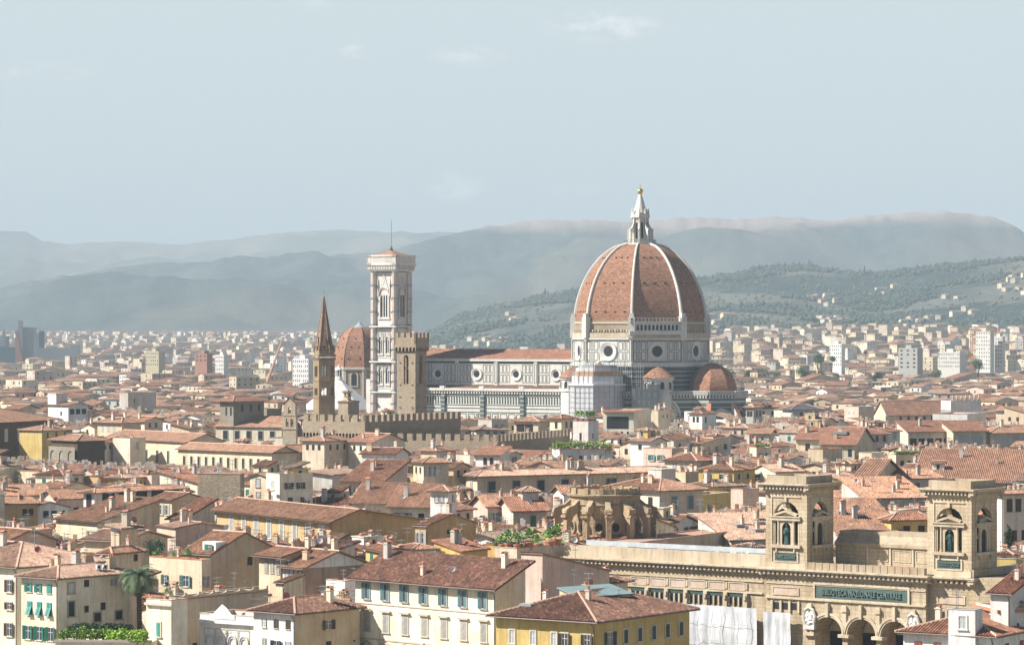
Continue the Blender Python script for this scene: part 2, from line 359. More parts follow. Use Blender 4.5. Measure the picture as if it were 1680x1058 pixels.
def hill_mat(name, forest, field, bare, s, lo, hi, bias):
    m, t, b = new_mat(name)
    tc = N(t, 'ShaderNodeTexCoord'); mp = N(t, 'ShaderNodeMapping'); mp.inputs['Scale'].default_value = (s, s * .5, s); L(t, tc.outputs['Object'], mp.inputs[0])
    a = N(t, 'ShaderNodeTexNoise', i_Scale=1.0, i_Detail=9.0, i_Roughness=0.6, i_Distortion=0.8); L(t, mp.outputs[0], a.inputs['Vector'])
    c = N(t, 'ShaderNodeTexNoise', i_Scale=7.0, i_Detail=8.0, i_Roughness=0.75); L(t, mp.outputs[0], c.inputs['Vector'])
    v = N(t, 'ShaderNodeTexVoronoi', i_Scale=2.6); L(t, mp.outputs[0], v.inputs['Vector'])
    g = N(t, 'ShaderNodeSeparateColor'); L(t, v.outputs['Color'], g.inputs[0])
    k = MATH(t, 'ADD', MATH(t, 'MULTIPLY_ADD', a.outputs[0], 1.0, bias), MATH(t, 'MULTIPLY', MATH(t, 'SUBTRACT', g.outputs[0], 0.5), 0.16))
    fm = MIX(t, RAMP(t, c.outputs[0], [(0.4, 0.0), (0.62, 1.0)]), forest, tuple(x * 1.9 for x in forest))
    fd = MIX(t, RAMP(t, c.outputs[0], [(0.42, 0.0), (0.6, 1.0)]), field, tuple(x * .62 for x in field))
    col = MIX(t, RAMP(t, k, [(0.47, 0.0), (0.58, 0.85)]), fm, fd)
    sp = N(t, 'ShaderNodeSeparateXYZ'); L(t, tc.outputs['Object'], sp.inputs[0])
    hf = MATH(t, 'ADD', MATH(t, 'DIVIDE', MATH(t, 'SUBTRACT', sp.outputs[2], lo), hi - lo), MATH(t, 'MULTIPLY', MATH(t, 'SUBTRACT', a.outputs[0], 0.5), 0.7))
    col = MIX(t, RAMP(t, hf, [(0.45, 0.0), (0.75, 1.0)]), col, bare)
    L(t, col, b.inputs['Base Color']); b.inputs['Roughness'].default_value = 1.0; b.inputs['Specular IOR Level'].default_value = 0.0
    bp = N(t, 'ShaderNodeBump', i_Strength=1.0, i_Distance=14.0); L(t, c.outputs[0], bp.inputs['Height']); L(t, bp.outputs[0], b.inputs['Normal'])
    return m
def interp(pts, x):
    if x <= pts[0][0]: return pts[0][1]
    for (a, ya), (b, yb) in zip(pts, pts[1:]):
        if x <= b:
            k = (x - a) / (b - a); k = k * k * (3 - 2 * k) * .5 + k * .5
            return ya + (yb - ya) * k
    return pts[-1][1]
class Hill:
    def __init__(s, pts, D, D0, amp, pw): s.pts, s.D, s.D0, s.amp, s.pw = pts, D, D0, amp, pw
    def z(s, px, f):
        """f 0 at the foot, 1 at the ridge, above 1 behind it"""
        top = WZ(interp(s.pts, px), s.D)
        Y = s.D0 + (s.D - s.D0) * f; x = WX(px, Y)
        base = gz(x, s.D0) - 12
        h = top - base
        g = f ** s.pw if f <= 1 else max(0.0, 1 - (f - 1) * 1.4)
        nn = noise.fractal(Vector((x / 900 + s.D, Y / 1500, 3.3)), 1.0, 2.0, 6) + 0.5 * noise.noise(Vector((x / 330, Y / 2400, s.D)))
        env = min(1, f * 3) * (1 if f < .85 else max(0.12, 1 - (f - .85) * 5.9))
        return base + h * g + nn * s.amp * env * max(0.2, min(1, h / 300)) + (noise.fractal(Vector((px / 22, s.D, 1)), 1, 2, 4) * s.amp * .06 if f > .8 else 0)
    def build(s, name, mat, p0, p1, n, rows, label):
        out = []
        for i in range(rows + 9):
            f = (i / rows) if i <= rows else 1 + (i - rows) / 8
            Y = s.D0 + (s.D - s.D0) * f
            out.append([(WX(p0 + (p1 - p0) * j / n, Y), Y, s.z(p0 + (p1 - p0) * j / n, f)) for j in range(n + 1)])
        return tag(grid_mesh(name, out, mat), label, 'hills', kind='structure')
H_FAR = Hill([(-400, 400), (-100, 385), (0, 380), (40, 379), (72, 396), (110, 402), (150, 399), (215, 395), (300, 401), (380, 392), (420, 385), (480, 380), (545, 378), (600, 381), (660, 384), (730, 388), (820, 396), (2000, 430)], 19000, 13000, 110, .8)
H_MID = Hill([(-400, 520), (-150, 500), (0, 478), (60, 462), (110, 452), (200, 436), (270, 428), (330, 428), (420, 426), (520, 420), (600, 415), (660, 404), (720, 391), (800, 374), (860, 365), (900, 362), (960, 363), (1030, 366), (1060, 364), (1110, 357), (1150, 354), (1200, 356), (1270, 354), (1310, 357), (1370, 360), (1400, 355), (1440, 352), (1500, 348), (1530, 347), (1570, 350), (1620, 362), (1660, 380), (1700, 396), (1900, 430), (2100, 450)], 12500, 8600, 125, .95)
H_NEAR = Hill([(560, 620), (640, 575), (700, 542), (760, 512), (840, 492), (900, 480), (960, 474), (1050, 468), (1145, 455), (1200, 447), (1250, 440), (1310, 437), (1360, 442), (1440, 447), (1480, 441), (1560, 432), (1640, 428), (1700, 424), (1900, 418), (2100, 410)], 6900, 4700, 55, .85)
H_FAR.build('far_hills', hill_mat('far hill', (.06, .08, .05), (.25, .23, .16), (.25, .21, .16), 1 / 1500, 500, 1200, -.03), -500, 2100, 260, 26, 'farthest pale blue ridge on the left, almost lost in the haze')
H_MID.build('mountain', hill_mat('mountain', (.035, .052, .045), (.15, .145, .11), (.34, .27, .23), 1 / 1100, 330, 520, -.035), -500, 2150, 420, 60, 'long hazy mountain behind the dome with a bare brownish crest')
H_NEAR.build('hills', hill_mat('near hill', (.030, .047, .045), (.20, .20, .165), (.05, .08, .04), 1 / 420, 150, 420, .025), 540, 2150, 420, 80, 'nearer green hills on the right with olive fields and dark woods')

# ------------------------------------------------------------ cathedral
def marble_bands(name, base, line, period, share):
    if name in MATS: return MATS[name]
    m, t, b = new_mat(name)
    tc = N(t, 'ShaderNodeTexCoord'); sp = N(t, 'ShaderNodeSeparateXYZ'); L(t, tc.outputs['Object'], sp.inputs[0])
    n1 = N(t, 'ShaderNodeTexNoise', i_Scale=0.5, i_Detail=6.0); L(t, tc.outputs['Object'], n1.inputs['Vector'])
    g = MATH(t, 'GREATER_THAN', MATH(t, 'FRACT', MATH(t, 'DIVIDE', sp.outputs[2], period)), 1 - share)
    col = MIX(t, g, base, line); col = MIX(t, MATH(t, 'MULTIPLY', n1.outputs[0], 0.35), col, tuple(x * .45 for x in line))
    L(t, col, b.inputs['Base Color']); b.inputs['Roughness'].default_value = 0.75
    return m
STRIPE = marble_bands('green and white courses', (.075, .115, .105), (.46, .46, .42), 1.75, .26)
DX, DY, ROT = 51.7, 1307.0, R(-32)
cath = thing('cathedral', 'white and green marble cathedral with a huge red tiled octagonal dome', 'cathedral', (DX, DY, 0), ROT)
def octo(r, off=22.5): return [(r * math.cos(R(off + 45 * k)), r * math.sin(R(off + 45 * k))) for k in range(8)]
def faceP(ang, apo, cx=0, cy=0):
    n = (math.cos(R(ang)), math.sin(R(ang))); r = (-n[1], n[0])
    return lambda x, d, z: (cx + n[0] * (apo - d) + r[0] * x, cy + n[1] * (apo - d) + r[1] * x, z)
C8 = math.cos(R(22.5)); T8 = math.tan(R(22.5))
RD = 27.6; AP = RD * C8; HW = RD * math.sin(R(22.5))
mb = MB(); mb.prism(octo(RD - .4), 0, 42, STRIPE); mb.build('lower_wall', cath)
mb = MB()
mb.prism(octo(RD), 43.2, 55.2, MARBLE); mb.prism(octo(RD + .9), 42.0, 43.3, MARBLE); mb.prism(octo(RD + .5), 52.6, 53.2, MARBLE)
for a in range(0, 360, 45):
    P = faceP(a, AP)
    fr = lambda x0, x1, z0, z1, w=.22: frame(mb, P, x0, x1, z0, z1, w, GREENW)
    fr(-HW + .5, HW - .5, 43.7, 52.3, .3)
    for sg in (-1, 1):
        for i, (x0, x1) in enumerate(((4.7, 6.6), (7.0, 8.0), (8.4, 9.8))):
            for (z0, z1) in ((44.3, 47.8), (48.3, 51.8)): fr(min(sg * x0, sg * x1), max(sg * x0, sg * x1), z0, z1, .2)
    for x in (-HW + .15, HW - .15): slab(mb, P, x - .5, x + .5, 43.3, 52.6, -.35, .5, MARBLE)
    for x in (-HW + .15, HW - .15): frame(mb, P, x - .42, x + .42, 44, 52, .12, GREENW, .38)
mb.build('drum', cath)
for a in range(0, 360, 45):
    o = MB(); oval(o, faceP(a, AP), 0, 48.0, 2.15, 3.95, MARBLE, DARK, 0.5, 28); frame(o, faceP(a, AP), -4.2, 4.2, 43.9, 52.1, .18, GREENW, .06); o.build('oculus', cath)
# band between drum and tiles: rough masonry, one finished side with an arcaded gallery
mb = MB(); mb.prism(octo(RD - .9), 55.2, 60.0, RAW); mb.prism(octo(RD + .2), 53.3, 55.25, LIB_T)
for a in range(0, 360, 45):
    if a == 315: continue
    P = faceP(a, (RD - .9) * C8)
    for k in range(15): slab(mb, P, -9.1 + k * 1.3, -8.5 + k * 1.3, 55.7, 56.6, -.5, .2, TRIM if k % 2 else RAW)
    slab(mb, P, -10, 10, 58.9, 59.5, -.35, .2, TRIM)
mb.build('unfinished_band', cath)
mb = MB(); P = faceP(315, AP + .25)
slab(mb, P, -11.6, 11.6, 54.6, 56.0, -.9, 1, MARBLE); slab(mb, P, -11.4, 11.4, 59.2, 59.9, -.8, 1, MARBLE)
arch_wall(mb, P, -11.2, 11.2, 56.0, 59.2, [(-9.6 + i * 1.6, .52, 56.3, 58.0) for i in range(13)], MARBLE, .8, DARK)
for i in range(16): slab(mb, P, -11.3 + i * 1.5, -10.9 + i * 1.5, 59.9, 60.9, -.7, -.3, MARBLE)
slab(mb, P, -11.4, 11.4, 60.9, 61.2, -.8, -.2, MARBLE)
mb.build('arcaded_gallery', cath)
# dome shell
def dome_r(z, r0=26.6, z0=57.5, z1=91.0, top=.215):
    t = max(0, min(1, (z - z0) / (z1 - z0))); return r0 * (top + (1 - top) * (1 - t * t) ** .60)
DT = tilemat('dome tiles', (.40, .205, .125), (.23, .125, .085), (.51, .31, .215), bump=.05, tile=(.9, .5), patch=.55)
mb = MB(); zs = [59.6 + (91 - 59.6) * i / 30 for i in range(31)]
for k in range(8):
    a = R(22.5 + 45 * k); b_ = R(67.5 + 45 * k); vv = 0
    for z0, z1 in zip(zs, zs[1:]):
        r0, r1 = dome_r(z0), dome_r(z1); dv = math.hypot(z1 - z0, r1 - r0); w0, w1 = r0 * .765, r1 * .765
        for s_ in range(1):
            mb.face([(r0 * math.cos(a), r0 * math.sin(a), z0), (r0 * math.cos(b_), r0 * math.sin(b_), z0), (r1 * math.cos(b_), r1 * math.sin(b_), z1), (r1 * math.cos(a), r1 * math.sin(a), z1)], DT,
                    [(40 * k - w0 / 2, vv), (40 * k + w0 / 2, vv), (40 * k + w1 / 2, vv + dv), (40 * k - w1 / 2, vv + dv)])
        vv += dv
mb.build('dome_shell', cath)
for k in range(8):
    a = R(22.5 + 45 * k); d = Vector((math.cos(a), math.sin(a), 0)); s_ = Vector((-d.y, d.x, 0)); rb = MB()
    for z0, z1 in zip(zs, zs[1:]):
        p = []
        for z in (z0, z1):
            r = dome_r(z); w = .58 - .2 * (z - 60) / 31
            c = d * r + Vector((0, 0, z)); n_ = Vector((d.x * .9, d.y * .9, .45 if z > 70 else .15)).normalized()
            p.append([c - s_ * w - n_ * .4, c - s_ * w + n_ * .55, c - s_ * w * .45 + n_ * .8, c + s_ * w * .45 + n_ * .8, c + s_ * w + n_ * .55, c + s_ * w - n_ * .4])
        for i in range(5): rb.face([p[0][i + 1], p[1][i + 1], p[1][i], p[0][i]][::-1], MARBLE)
    c = d * (RD - .3); Mx = Matrix.Translation(c) @ Matrix.Rotation(a, 4, 'Z')
    rb.box(-1.3, 1.1, -1.35, 1.35, 53.2, 61.6, MARBLE, M=Mx); rb.box(-.9, .8, -.9, .9, 61.6, 63.0, MARBLE, M=Mx)
    rb.build('rib', cath)
for k in (4, 5, 6, 7, 0):                          # small round openings in the tiled faces
    am = R(45 * k); n_ = Vector((math.cos(am), math.sin(am), 0)); s_ = Vector((-n_.y, n_.x, 0))
    for z, xs in ((63.6, (-6.6, -2.2, 2.2, 6.6)), (75.0, (-4.3, 0, 4.3)), (85.2, (-2.6, 0, 2.6))):
        for x in xs:
            o = MB(); c = n_ * (dome_r(z) * C8) + s_ * x; Mx = Matrix.Translation(c + Vector((0, 0, z))) @ Matrix.Rotation(am, 4, 'Z')
            o.box(-.6, .22, -.3, .3, -.22, .3, DARK, M=Mx); o.box(-.6, .4, -.4, .4, .3, .38, CLAY, M=Mx); o.build('dormer_hole', cath)
# lantern
lan = MB(); lan.prism(octo(6.6), 90.2, 91.4, MARBLE); lan.prism(octo(3.0), 91.4, 101.6, MARBLE); lan.prism(octo(3.9), 101.6, 102.7, MARBLE); lan.prism(octo(3.4), 102.7, 103.6, MARBLE)
for k in range(8):
    P = faceP(45 * k, 3.0 * C8); slab(lan, P, -.48, .48, 93.2, 99.6, -.06, .2, DARK); frame(lan, P, -.75, .75, 92.8, 100.3, .22, MARBLE, .12)
    a = R(22.5 + 45 * k); Mx = Matrix.Rotation(a, 4, 'Z')
    lan.box(3.0, 3.5, -.3, .3, 91.4, 101.6, MARBLE, M=Mx)
    lan.box(4.5, 5.3, -.35, .35, 91.4, 96.2, MARBLE, M=Mx)
    pr = [(5.3, 96.2), (5.4, 96.9), (4.9, 97.2), (4.4, 97.5), (4.0, 98.3), (3.4, 99.6), (3.0, 99.8), (3.0, 96.0), (4.2, 95.6), (4.5, 94.4)]
    q = [[Mx @ Vector((x, y, z)) for x, z in pr] for y in (-.3, .3)]
    lan.face(q[0], MARBLE); lan.face(q[1][::-1], MARBLE)
    for i in range(10): lan.face([q[1][i], q[1][(i + 1) % 10], q[0][(i + 1) % 10], q[0][i]], MARBLE)
    lan.lathe([(0.45, 102.7), (.5, 103.6), (.25, 104.2), (.38, 104.7), (0, 105.4)], 6, MARBLE, (3.3 * math.cos(a), 3.3 * math.sin(a)))
lo = lan.build('lantern', cath)
c = MB(); c.lathe([(2.9, 103.6), (2.5, 104.6), (1.9, 106.6), (1.2, 109.0), (.75, 110.6), (.6, 111.0)], 16, MARBLE); c.build('cone_roof', lo)
c = MB(); c.lathe([(.35, 110.9)] + [(1.18 * math.sin(math.pi * k / 10), 112.2 - 1.18 * math.cos(math.pi * k / 10)) for k in range(1, 10)] + [(0, 113.4)], 16, GOLD); smooth(c.build('gilded_ball', lo))
c = MB(); c.box(-.08, .08, -.08, .08, 113.3, 115.2, GOLD); c.box(-.5, .5, -.07, .07, 114.3, 114.5, GOLD); c.build('cross', lo)
c = MB()
for k in range(8):
    P = faceP(45 * k, 6.5 * C8); slab(c, P, -2.5, 2.5, 92.5, 92.7, -.1, .1, METAL)
    for i in range(9): slab(c, P, -2.4 + i * .6, -2.33 + i * .6, 91.4, 92.5, -.04, .04, METAL)
c.build('railing', lo)
# nave
NX0, NX1 = -117.0, -23.5; CY = 10.5; AY = 20.8
def south(y): return lambda x, d, z: (x, -y + d, z)
for nm, yy, z0, z1 in (('clerestory_wall', CY, 32, 44.6), ('aisle_wall', AY, 0, 32.6)):
    mb = MB(); mb.box(NX0, NX1, -yy, yy, z0, z1, MARBLE); P = south(yy)
    if nm[0] == 'c':
        slab(mb, P, NX0, NX1, 43.6, 44.7, -.8, 0, MARBLE); slab(mb, P, NX0, NX1, 42.7, 43.5, -.12, 0, GREENW); slab(mb, P, NX0, NX1, 34.0, 34.4, -.2, 0, MARBLE)
        for i in range(5):
            xb = -33.3 - 19.1 * (i - 1) + 9.5 - 9.5
            bx = xb + 9.55
            if NX0 < bx < NX1: slab(mb, P, bx - .8, bx + .8, 33, 43.6, -.5, 0, MARBLE); frame(mb, P, bx - .6, bx + .6, 34.6, 42.6, .2, GREENW, .55)
            for sg in (-1, 1):
                for x0, x1 in ((3.0, 4.5), (4.8, 6.3), (6.6, 8.1)):
                    for za, zb in ((34.8, 38.2), (38.8, 42.2)):
                        a_, b_ = sorted((xb + sg * x0, xb + sg * x1))
                        if a_ > NX0 and b_ < NX1: frame(mb, P, a_, b_, za, zb, .2, GREENW)
    else:
        slab(mb, P, NX0, NX1, 31.6, 32.7, -1.3, 0, MARBLE)
        n_ = int((NX1 - NX0) / 1.3)
        for i in range(n_):
            x = NX0 + .4 + i * 1.3
            slab(mb, P, x, x + .55, 30.4, 31.6, -1.0, 0, MARBLE); slab(mb, P, x + .55, x + 1.3, 30.6, 31.6, -.1, 0, DARK)
            slab(mb, P, x + .1, x + .75, 26.3, 29.4, -.07, 0, GREENW)
        for z in (30.0, 25.7, 24.4, 22.8, 19.4): slab(mb, P, NX0, NX1, z, z + .28, -.12, 0, GREENW)
        for i in range(24):
            x = NX0 + 1 + i * 3.9; frame(mb, P, x, x + 3.2, 19.9, 22.4, .25, GREENW); frame(mb, P, x + .2, x + 3.0, 12, 19, .25, GREENW)
        for i in range(5):
            x = -33.3 - 19.1 * (i - 1) + 9.55; slab(mb, P, x - .9, x + .9, 0, 31.6, -.8, 0, STRIPE); slab(mb, P, x - 1.1, x + 1.1, 31.6, 33.6, -1.4, 0, MARBLE)
    mb.build(nm, cath)
for i in range(5):
    xb = -33.3 - 19.1 * (i - 0) 
    if xb > NX0 + 3: o = MB(); oval(o, south(CY), xb, 38.3, 1.45, 2.65, MARBLE, DARK, .45, 22); o.build('oculus', cath)
def gable_roof(mb, x0, x1, y, z0, z1, mat, over=.9):
    for sg in (-1, 1):
        q = [(x0, sg * (y + over), z0 - .2), (x1, sg * (y + over), z0 - .2), (x1, 0, z1), (x0, 0, z1)]
        mb.face(q if sg < 0 else q[::-1], mat, [(0, 0), (x1 - x0, 0), (x1 - x0, y), (0, y)] if sg < 0 else [(0, y), (x1 - x0, y), (x1 - x0, 0), (0, 0)])
mb = MB(); gable_roof(mb, NX0, NX1 + 1, CY, 44.75, 48.6, T_RED)
for x in (NX0, NX1 + 1): mb.face([(x, -CY, 44.6), (x, CY, 44.6), (x, 0, 48.5)], MARBLE)
mb.build('nave_roof', cath)
mb = MB(); mb.face([(NX0, -AY - .2, 32.2), (NX1, -AY - .2, 32.2), (NX1, -CY, 33.7), (NX0, -CY, 33.7)], T_BROWN, [(0, 0), (93, 0), (93, 11), (0, 11)]); mb.build('aisle_roof', cath)
mb = MB(); mb.box(NX0 - 2, NX0, -AY - 1, AY + 1, 0, 36, MARBLE); mb.box(NX0 - 2, NX0, -CY - 1, CY + 1, 36, 50, MARBLE); mb.build('facade', cath)
# apse: lower ring, tribunes with their own half domes, exedras between them
def ring_arches(mb, cx, cy, r, z0, z1, faces, mat):
    hw = r * math.sin(R(22.5)); 
    for a in faces:
        P = faceP(a, r * C8, cx, cy)
        slab(mb, P, -hw, hw, z1 - 1.6, z1, -.9, 0, MARBLE); slab(mb, P, -hw, hw, z1 - 4.3, z1 - 3.9, -.1, 0, MARBLE)
        n_ = max(3, int(hw * 2 / 1.25)); w = hw * 2 / n_
        for i in range(n_): slab(mb, P, -hw + i * w + .1, -hw + i * w + .6, z1 - 2.8, z1 - 1.6, -.7, 0, MARBLE); frame(mb, P, -hw + i * w, -hw + i * w + w * .8, z1 - 1.3, z1 - .3, .15, GREENW, .95)
        arc = [(-hw * .82 * math.cos(math.pi * k / 12) * .8, z1 - 10 + hw * .62 * math.sin(math.pi * k / 12)) for k in range(13)]
        for (xa, za), (xb, zb) in zip(arc, arc[1:]):
            for s0, s1, mt, pr in ((1.0, .88, MARBLE, .3), (.84, .76, MARBLE, .22), (.7, .6, MARBLE, .15)):
                zc = z1 - 10
                mb.face([P(xa * s1, -pr, zc + (za - zc) * s1), P(xb * s1, -pr, zc + (zb - zc) * s1), P(xb * s0, -pr, zc + (zb - zc) * s0), P(xa * s0, -pr, zc + (za - zc) * s0)], mt)
        slab(mb, P, -1.1, 1.1, z1 - 16, z1 - 8.4, -.2, 0, DARK); frame(mb, P, -1.6, 1.6, z1 - 17, z1 - 7.6, .35, MARBLE, .26)
        for z in range(int(z1 - 24), int(z1 - 11), 2): slab(mb, P, -hw, -hw * .62, z, z + .5, -.1, 0, MARBLE); slab(mb, P, hw * .62, hw, z, z + .5, -.1, 0, MARBLE)
mb = MB(); mb.prism(octo(33.2), 0, 31.9, STRIPE, top=DT); ring_arches(mb, 0, 0, 33.2, 0, 32.4, (270, 315, 0), STRIPE); mb.build('choir_wall', cath)
for ang, vis in ((-90, 0), (0, 1), (90, 0)):
    cx, cy = 33 * math.cos(R(ang)), 33 * math.sin(R(ang)); TR_ = 13.4 if ang != -90 else 9.6
    tr = MB(); tr.prism([(cx + x, cy + y) for x, y in octo(TR_)], 0, 31.9, STRIPE, top=DT)
    ring_arches(tr, cx, cy, TR_, 0, 32.4, [ang - 90, ang - 45, ang, ang + 45], STRIPE)
    for k in range(8):                              # sloping buttresses
        a = 22.5 + 45 * k
        if math.cos(R(a - ang)) < .3 or ang == -90: continue
        Mx = Matrix.Translation((cx, cy, 0)) @ Matrix.Rotation(R(a), 4, 'Z')
        q = [[Mx @ Vector((x, y, z)) for x, z in ((13, 28), (20.5, 18), (20.5, 0), (13, 0))] for y in (-.9, .9)]
        tr.face(q[0][::-1], MARBLE); tr.face(q[1], MARBLE)
        for i in range(4): tr.face([q[0][i], q[0][(i + 1) % 4], q[1][(i + 1) % 4], q[1][i]], CLAY if i == 0 else MARBLE)
    tb = tr.build('tribune', cath)
    h = MB(); zz = [32 + 11.2 * i / 12 for i in range(13)]
    for k in range(8):
        a, b_ = R(22.5 + 45 * k), R(67.5 + 45 * k)
        for z0, z1 in zip(zz, zz[1:]):
            r0, r1 = [(9.8 if ang != -90 else 6) * (1 - ((z - 32) / 11.6) ** 2) ** .62 for z in (z0, z1)]
            h.face([(cx + r0 * math.cos(a), cy + r0 * math.sin(a), z0), (cx + r0 * math.cos(b_), cy + r0 * math.sin(b_), z0), (cx + r1 * math.cos(b_), cy + r1 * math.sin(b_), z1), (cx + r1 * math.cos(a), cy + r1 * math.sin(a), z1)], DT,
                   [(k * 9, z0), (k * 9 + r0 * .76, z0), (k * 9 + r1 * .76, z1), (k * 9, z1)])
    h.lathe([(.9, 42.6), (.9, 44), (0, 44.6)], 8, MARBLE, (cx, cy)); h.build('tribune_dome', tb)
for ang in (-45, -135, 45):
    cx, cy = 27.2 * math.cos(R(ang)), 27.2 * math.sin(R(ang)); ex = MB()
    ex.lathe([(5.6, 0), (5.6, 37.3)], 20, MARBLE, (cx, cy), R(ang - 100), R(200)); ex.lathe([(6.1, 36.6), (6.3, 37.5), (5.6, 37.6)], 20, MARBLE, (cx, cy), R(ang - 100), R(200)); ex.lathe([(6.0, 31.9), (6.0, 32.6), (5.6, 32.7)], 20, MARBLE, (cx, cy), R(ang - 100), R(200))
    for k in range(-2, 3):
        P = faceP(ang + k * 38, 5.62, cx, cy); slab(ex, P, -.75, .75, 33.2, 35.2, -.08, .2, DARK)
        ex.face([P(-.75 * math.cos(math.pi * i / 8), -.08, 35.2 + .75 * math.sin(math.pi * i / 8)) for i in range(9)][::-1], DARK)
        for x in (-1.05, 1.05): slab(ex, P, x - .2, x + .2, 32.8, 35.4, -.25, .1, MARBLE)
    e = ex.build('exedra', cath)
    co = MB(); co.lathe([(6.7, 37.5), (4.2, 39.6), (2.2, 41.1), (0, 42.0)], 24, DT, (cx, cy), R(ang - 110), R(220)); co.build('exedra_roof', e)

# scaffolding round the south tribune (a thing of its own leaning on the cathedral)
sc = thing('scaffolding', 'white sheeted scaffolding wrapped round the cathedral side below the big dome', 'scaffolding', (DX, DY, 0), ROT)
cx, cy = 0, -34
mb = MB(); oc = lambda r: [(cx + x, cy + y) for x, y in octo(r)]
mb.prism(oc(11.0), 0, 34.6, SHEET); mb.prism(oc(11.5), 34.6, 35.3, WHITEP); mb.build('sheeting', sc)
mb = MB(); mb.prism(oc(10.2), 35.3, 38.3, SHEET); mb.build('sheeting', sc)
mb = MB(); mb.prism(oc(9.9), 38.3, 40.2, wallmat('weathered boards', (.52, .36, .24), .6)); mb.build('boarded_deck', sc)
NET = plain('debris netting', (.34, .38, .38), .9, .2, .3)
mb = MB(); mb.prism(oc(8.6), 40.2, 41.6, SHEET); mb.prism(oc(7.6), 41.6, 42.6, NET); mb.build('top_level', sc)
mb = MB()
for k in range(8):
    P = faceP(45 * k, 11.1 * C8, cx, cy); hw = 11.1 * math.sin(R(22.5))
    for i in range(5): slab(mb, P, -hw + i * hw / 2 - .06, -hw + i * hw / 2 + .06, 0, 44, -.25, -.12, METAL)
    for z in range(4, 36, 2): slab(mb, P, -hw, hw, z, z + .09, -.22, -.12, METAL)
for x in [-11 + 2 * i for i in range(15)]:
    for y in (-21.5, -19.5): mb.box(x - .07, x + .07, y - .07 - 8, y + .07 - 8, 30, 43.5, METAL)
for z in (36, 38, 40, 42):
    for y in (-29.5, -27.5): mb.box(-11, 17 if z < 44 else 6, y - .06, y + .06, z, z + .1, METAL)
    mb.box(-11, 6, -29.4, -27.6, z - .1, z - .02, TRIM)
mb.build('pole_frame', sc)
o = MB(); P = faceP(-67.5 + 0, 0, 0, 0)
sn = thing('scaffolding', 'grey netted scaffolding bay standing between the sheeted scaffold and the exedra', 'scaffolding', (DX, DY, 0), ROT)
mb = MB(); Pn = faceP(-55, 34)
for x0, x1, z1 in ((-6.5, -.5, 33.5), (-.5, 4.5, 35.2)): slab(mb, Pn, x0, x1, 0, z1, -1.8, 0, NET)
mb.build('netting', sn)
mb = MB()
for x in (-6.5, -4.5, -2.5, -.5, 2, 4.5): slab(mb, Pn, x - .07, x + .07, 0, 37, -2.0, -1.9, METAL)
for z in range(4, 37, 3): slab(mb, Pn, -6.5, 4.5, z, z + .1, -2.0, -1.9, METAL)
mb.build('pole_frame', sn)

# ------------------------------------------------------------ bell tower of the cathedral
HB = 6.1
bt = thing('bell_tower', 'tall square marble bell tower standing left of the big dome', 'bell tower', (-49.9, 1341, 0), ROT)
mb = MB(); mb.box(-HB, HB, -HB, HB, 0, 83, MARBLE)
ST = ((0, 17.5), (17.5, 31), (31, 43.5), (43.5, 58), (58, 81))
for sx in (-1, 1):
    for sy in (-1, 1): mb.prism([(sx * HB + 1.55 * math.cos(R(22.5 + 45 * k)), sy * HB + 1.55 * math.sin(R(22.5 + 45 * k))) for k in range(8)], 0, 82, MARBLE)
faces = (270, 0, 180)
for a in faces:
    P = faceP(a, HB)
    for z0, z1 in ST:
        slab(mb, P, -HB - 1.6, HB + 1.6, z1 - .45, z1 + .15, -1.75, -.02, MARBLE); slab(mb, P, -HB + 1.4, HB - 1.4, z1 - .8, z1 - .5, -.2, 0, GREENW)
        for sg in (-1, 1):                          # corner panels in pink and green
            n_ = 4 if z1 - z0 > 20 else 3; h = (z1 - z0 - 1.2) / n_
            for i in range(n_):
                za = z0 + .5 + i * h
                Pc = faceP(a, HB + 1.44); slab(mb, Pc, sg * HB - .45, sg * HB + .45, za + .5, za + h - .4, -.05, .05, MARBLE_P); frame(mb, Pc, sg * HB - .58, sg * HB + .58, za + .3, za + h - .2, .09, GREENW, .07)
                slab(mb, P, min(sg * 4.5, sg * 3.6), max(sg * 4.5, sg * 3.6), za + .5, za + h - .4, -.05, 0, MARBLE_P)
                slab(mb, P, -HB - 1.5, -HB + 2.4, za - .05, za + .1, -1.6, 0, GREENW) if sg < 0 else slab(mb, P, HB - 2.4, HB + 1.5, za - .05, za + .1, -1.6, 0, GREENW)
    # corbelled top
    for i in range(17): slab(mb, P, -HB - 2.0 + i * .97, -HB - 1.5 + i * .97, 81.2, 83.0, -2.3, 0, MARBLE)
    for z0, z1, w in ((81.0, 81.4, 1.8), (83, 83.9, 2.6), (86.6, 87.3, 2.7)): slab(mb, P, -HB - w, HB + w, z0, z1, -w, 0, MARBLE)
    slab(mb, P, -HB - 2.4, HB + 2.4, 83.9, 86.6, -2.4, -1.9, MARBLE)
    for i in range(9): Pt = faceP(a, HB + 2.42); frame(mb, Pt, -HB - 1.9 + i * 1.75, -HB - .55 + i * 1.75, 84.2, 86.3, .14, MARBLE_P, .05)
mb.box(-HB - 1.9, HB + 1.9, -HB - 1.9, HB + 1.9, 82.9, 84.3, MARBLE)
mb.build('shaft', bt)
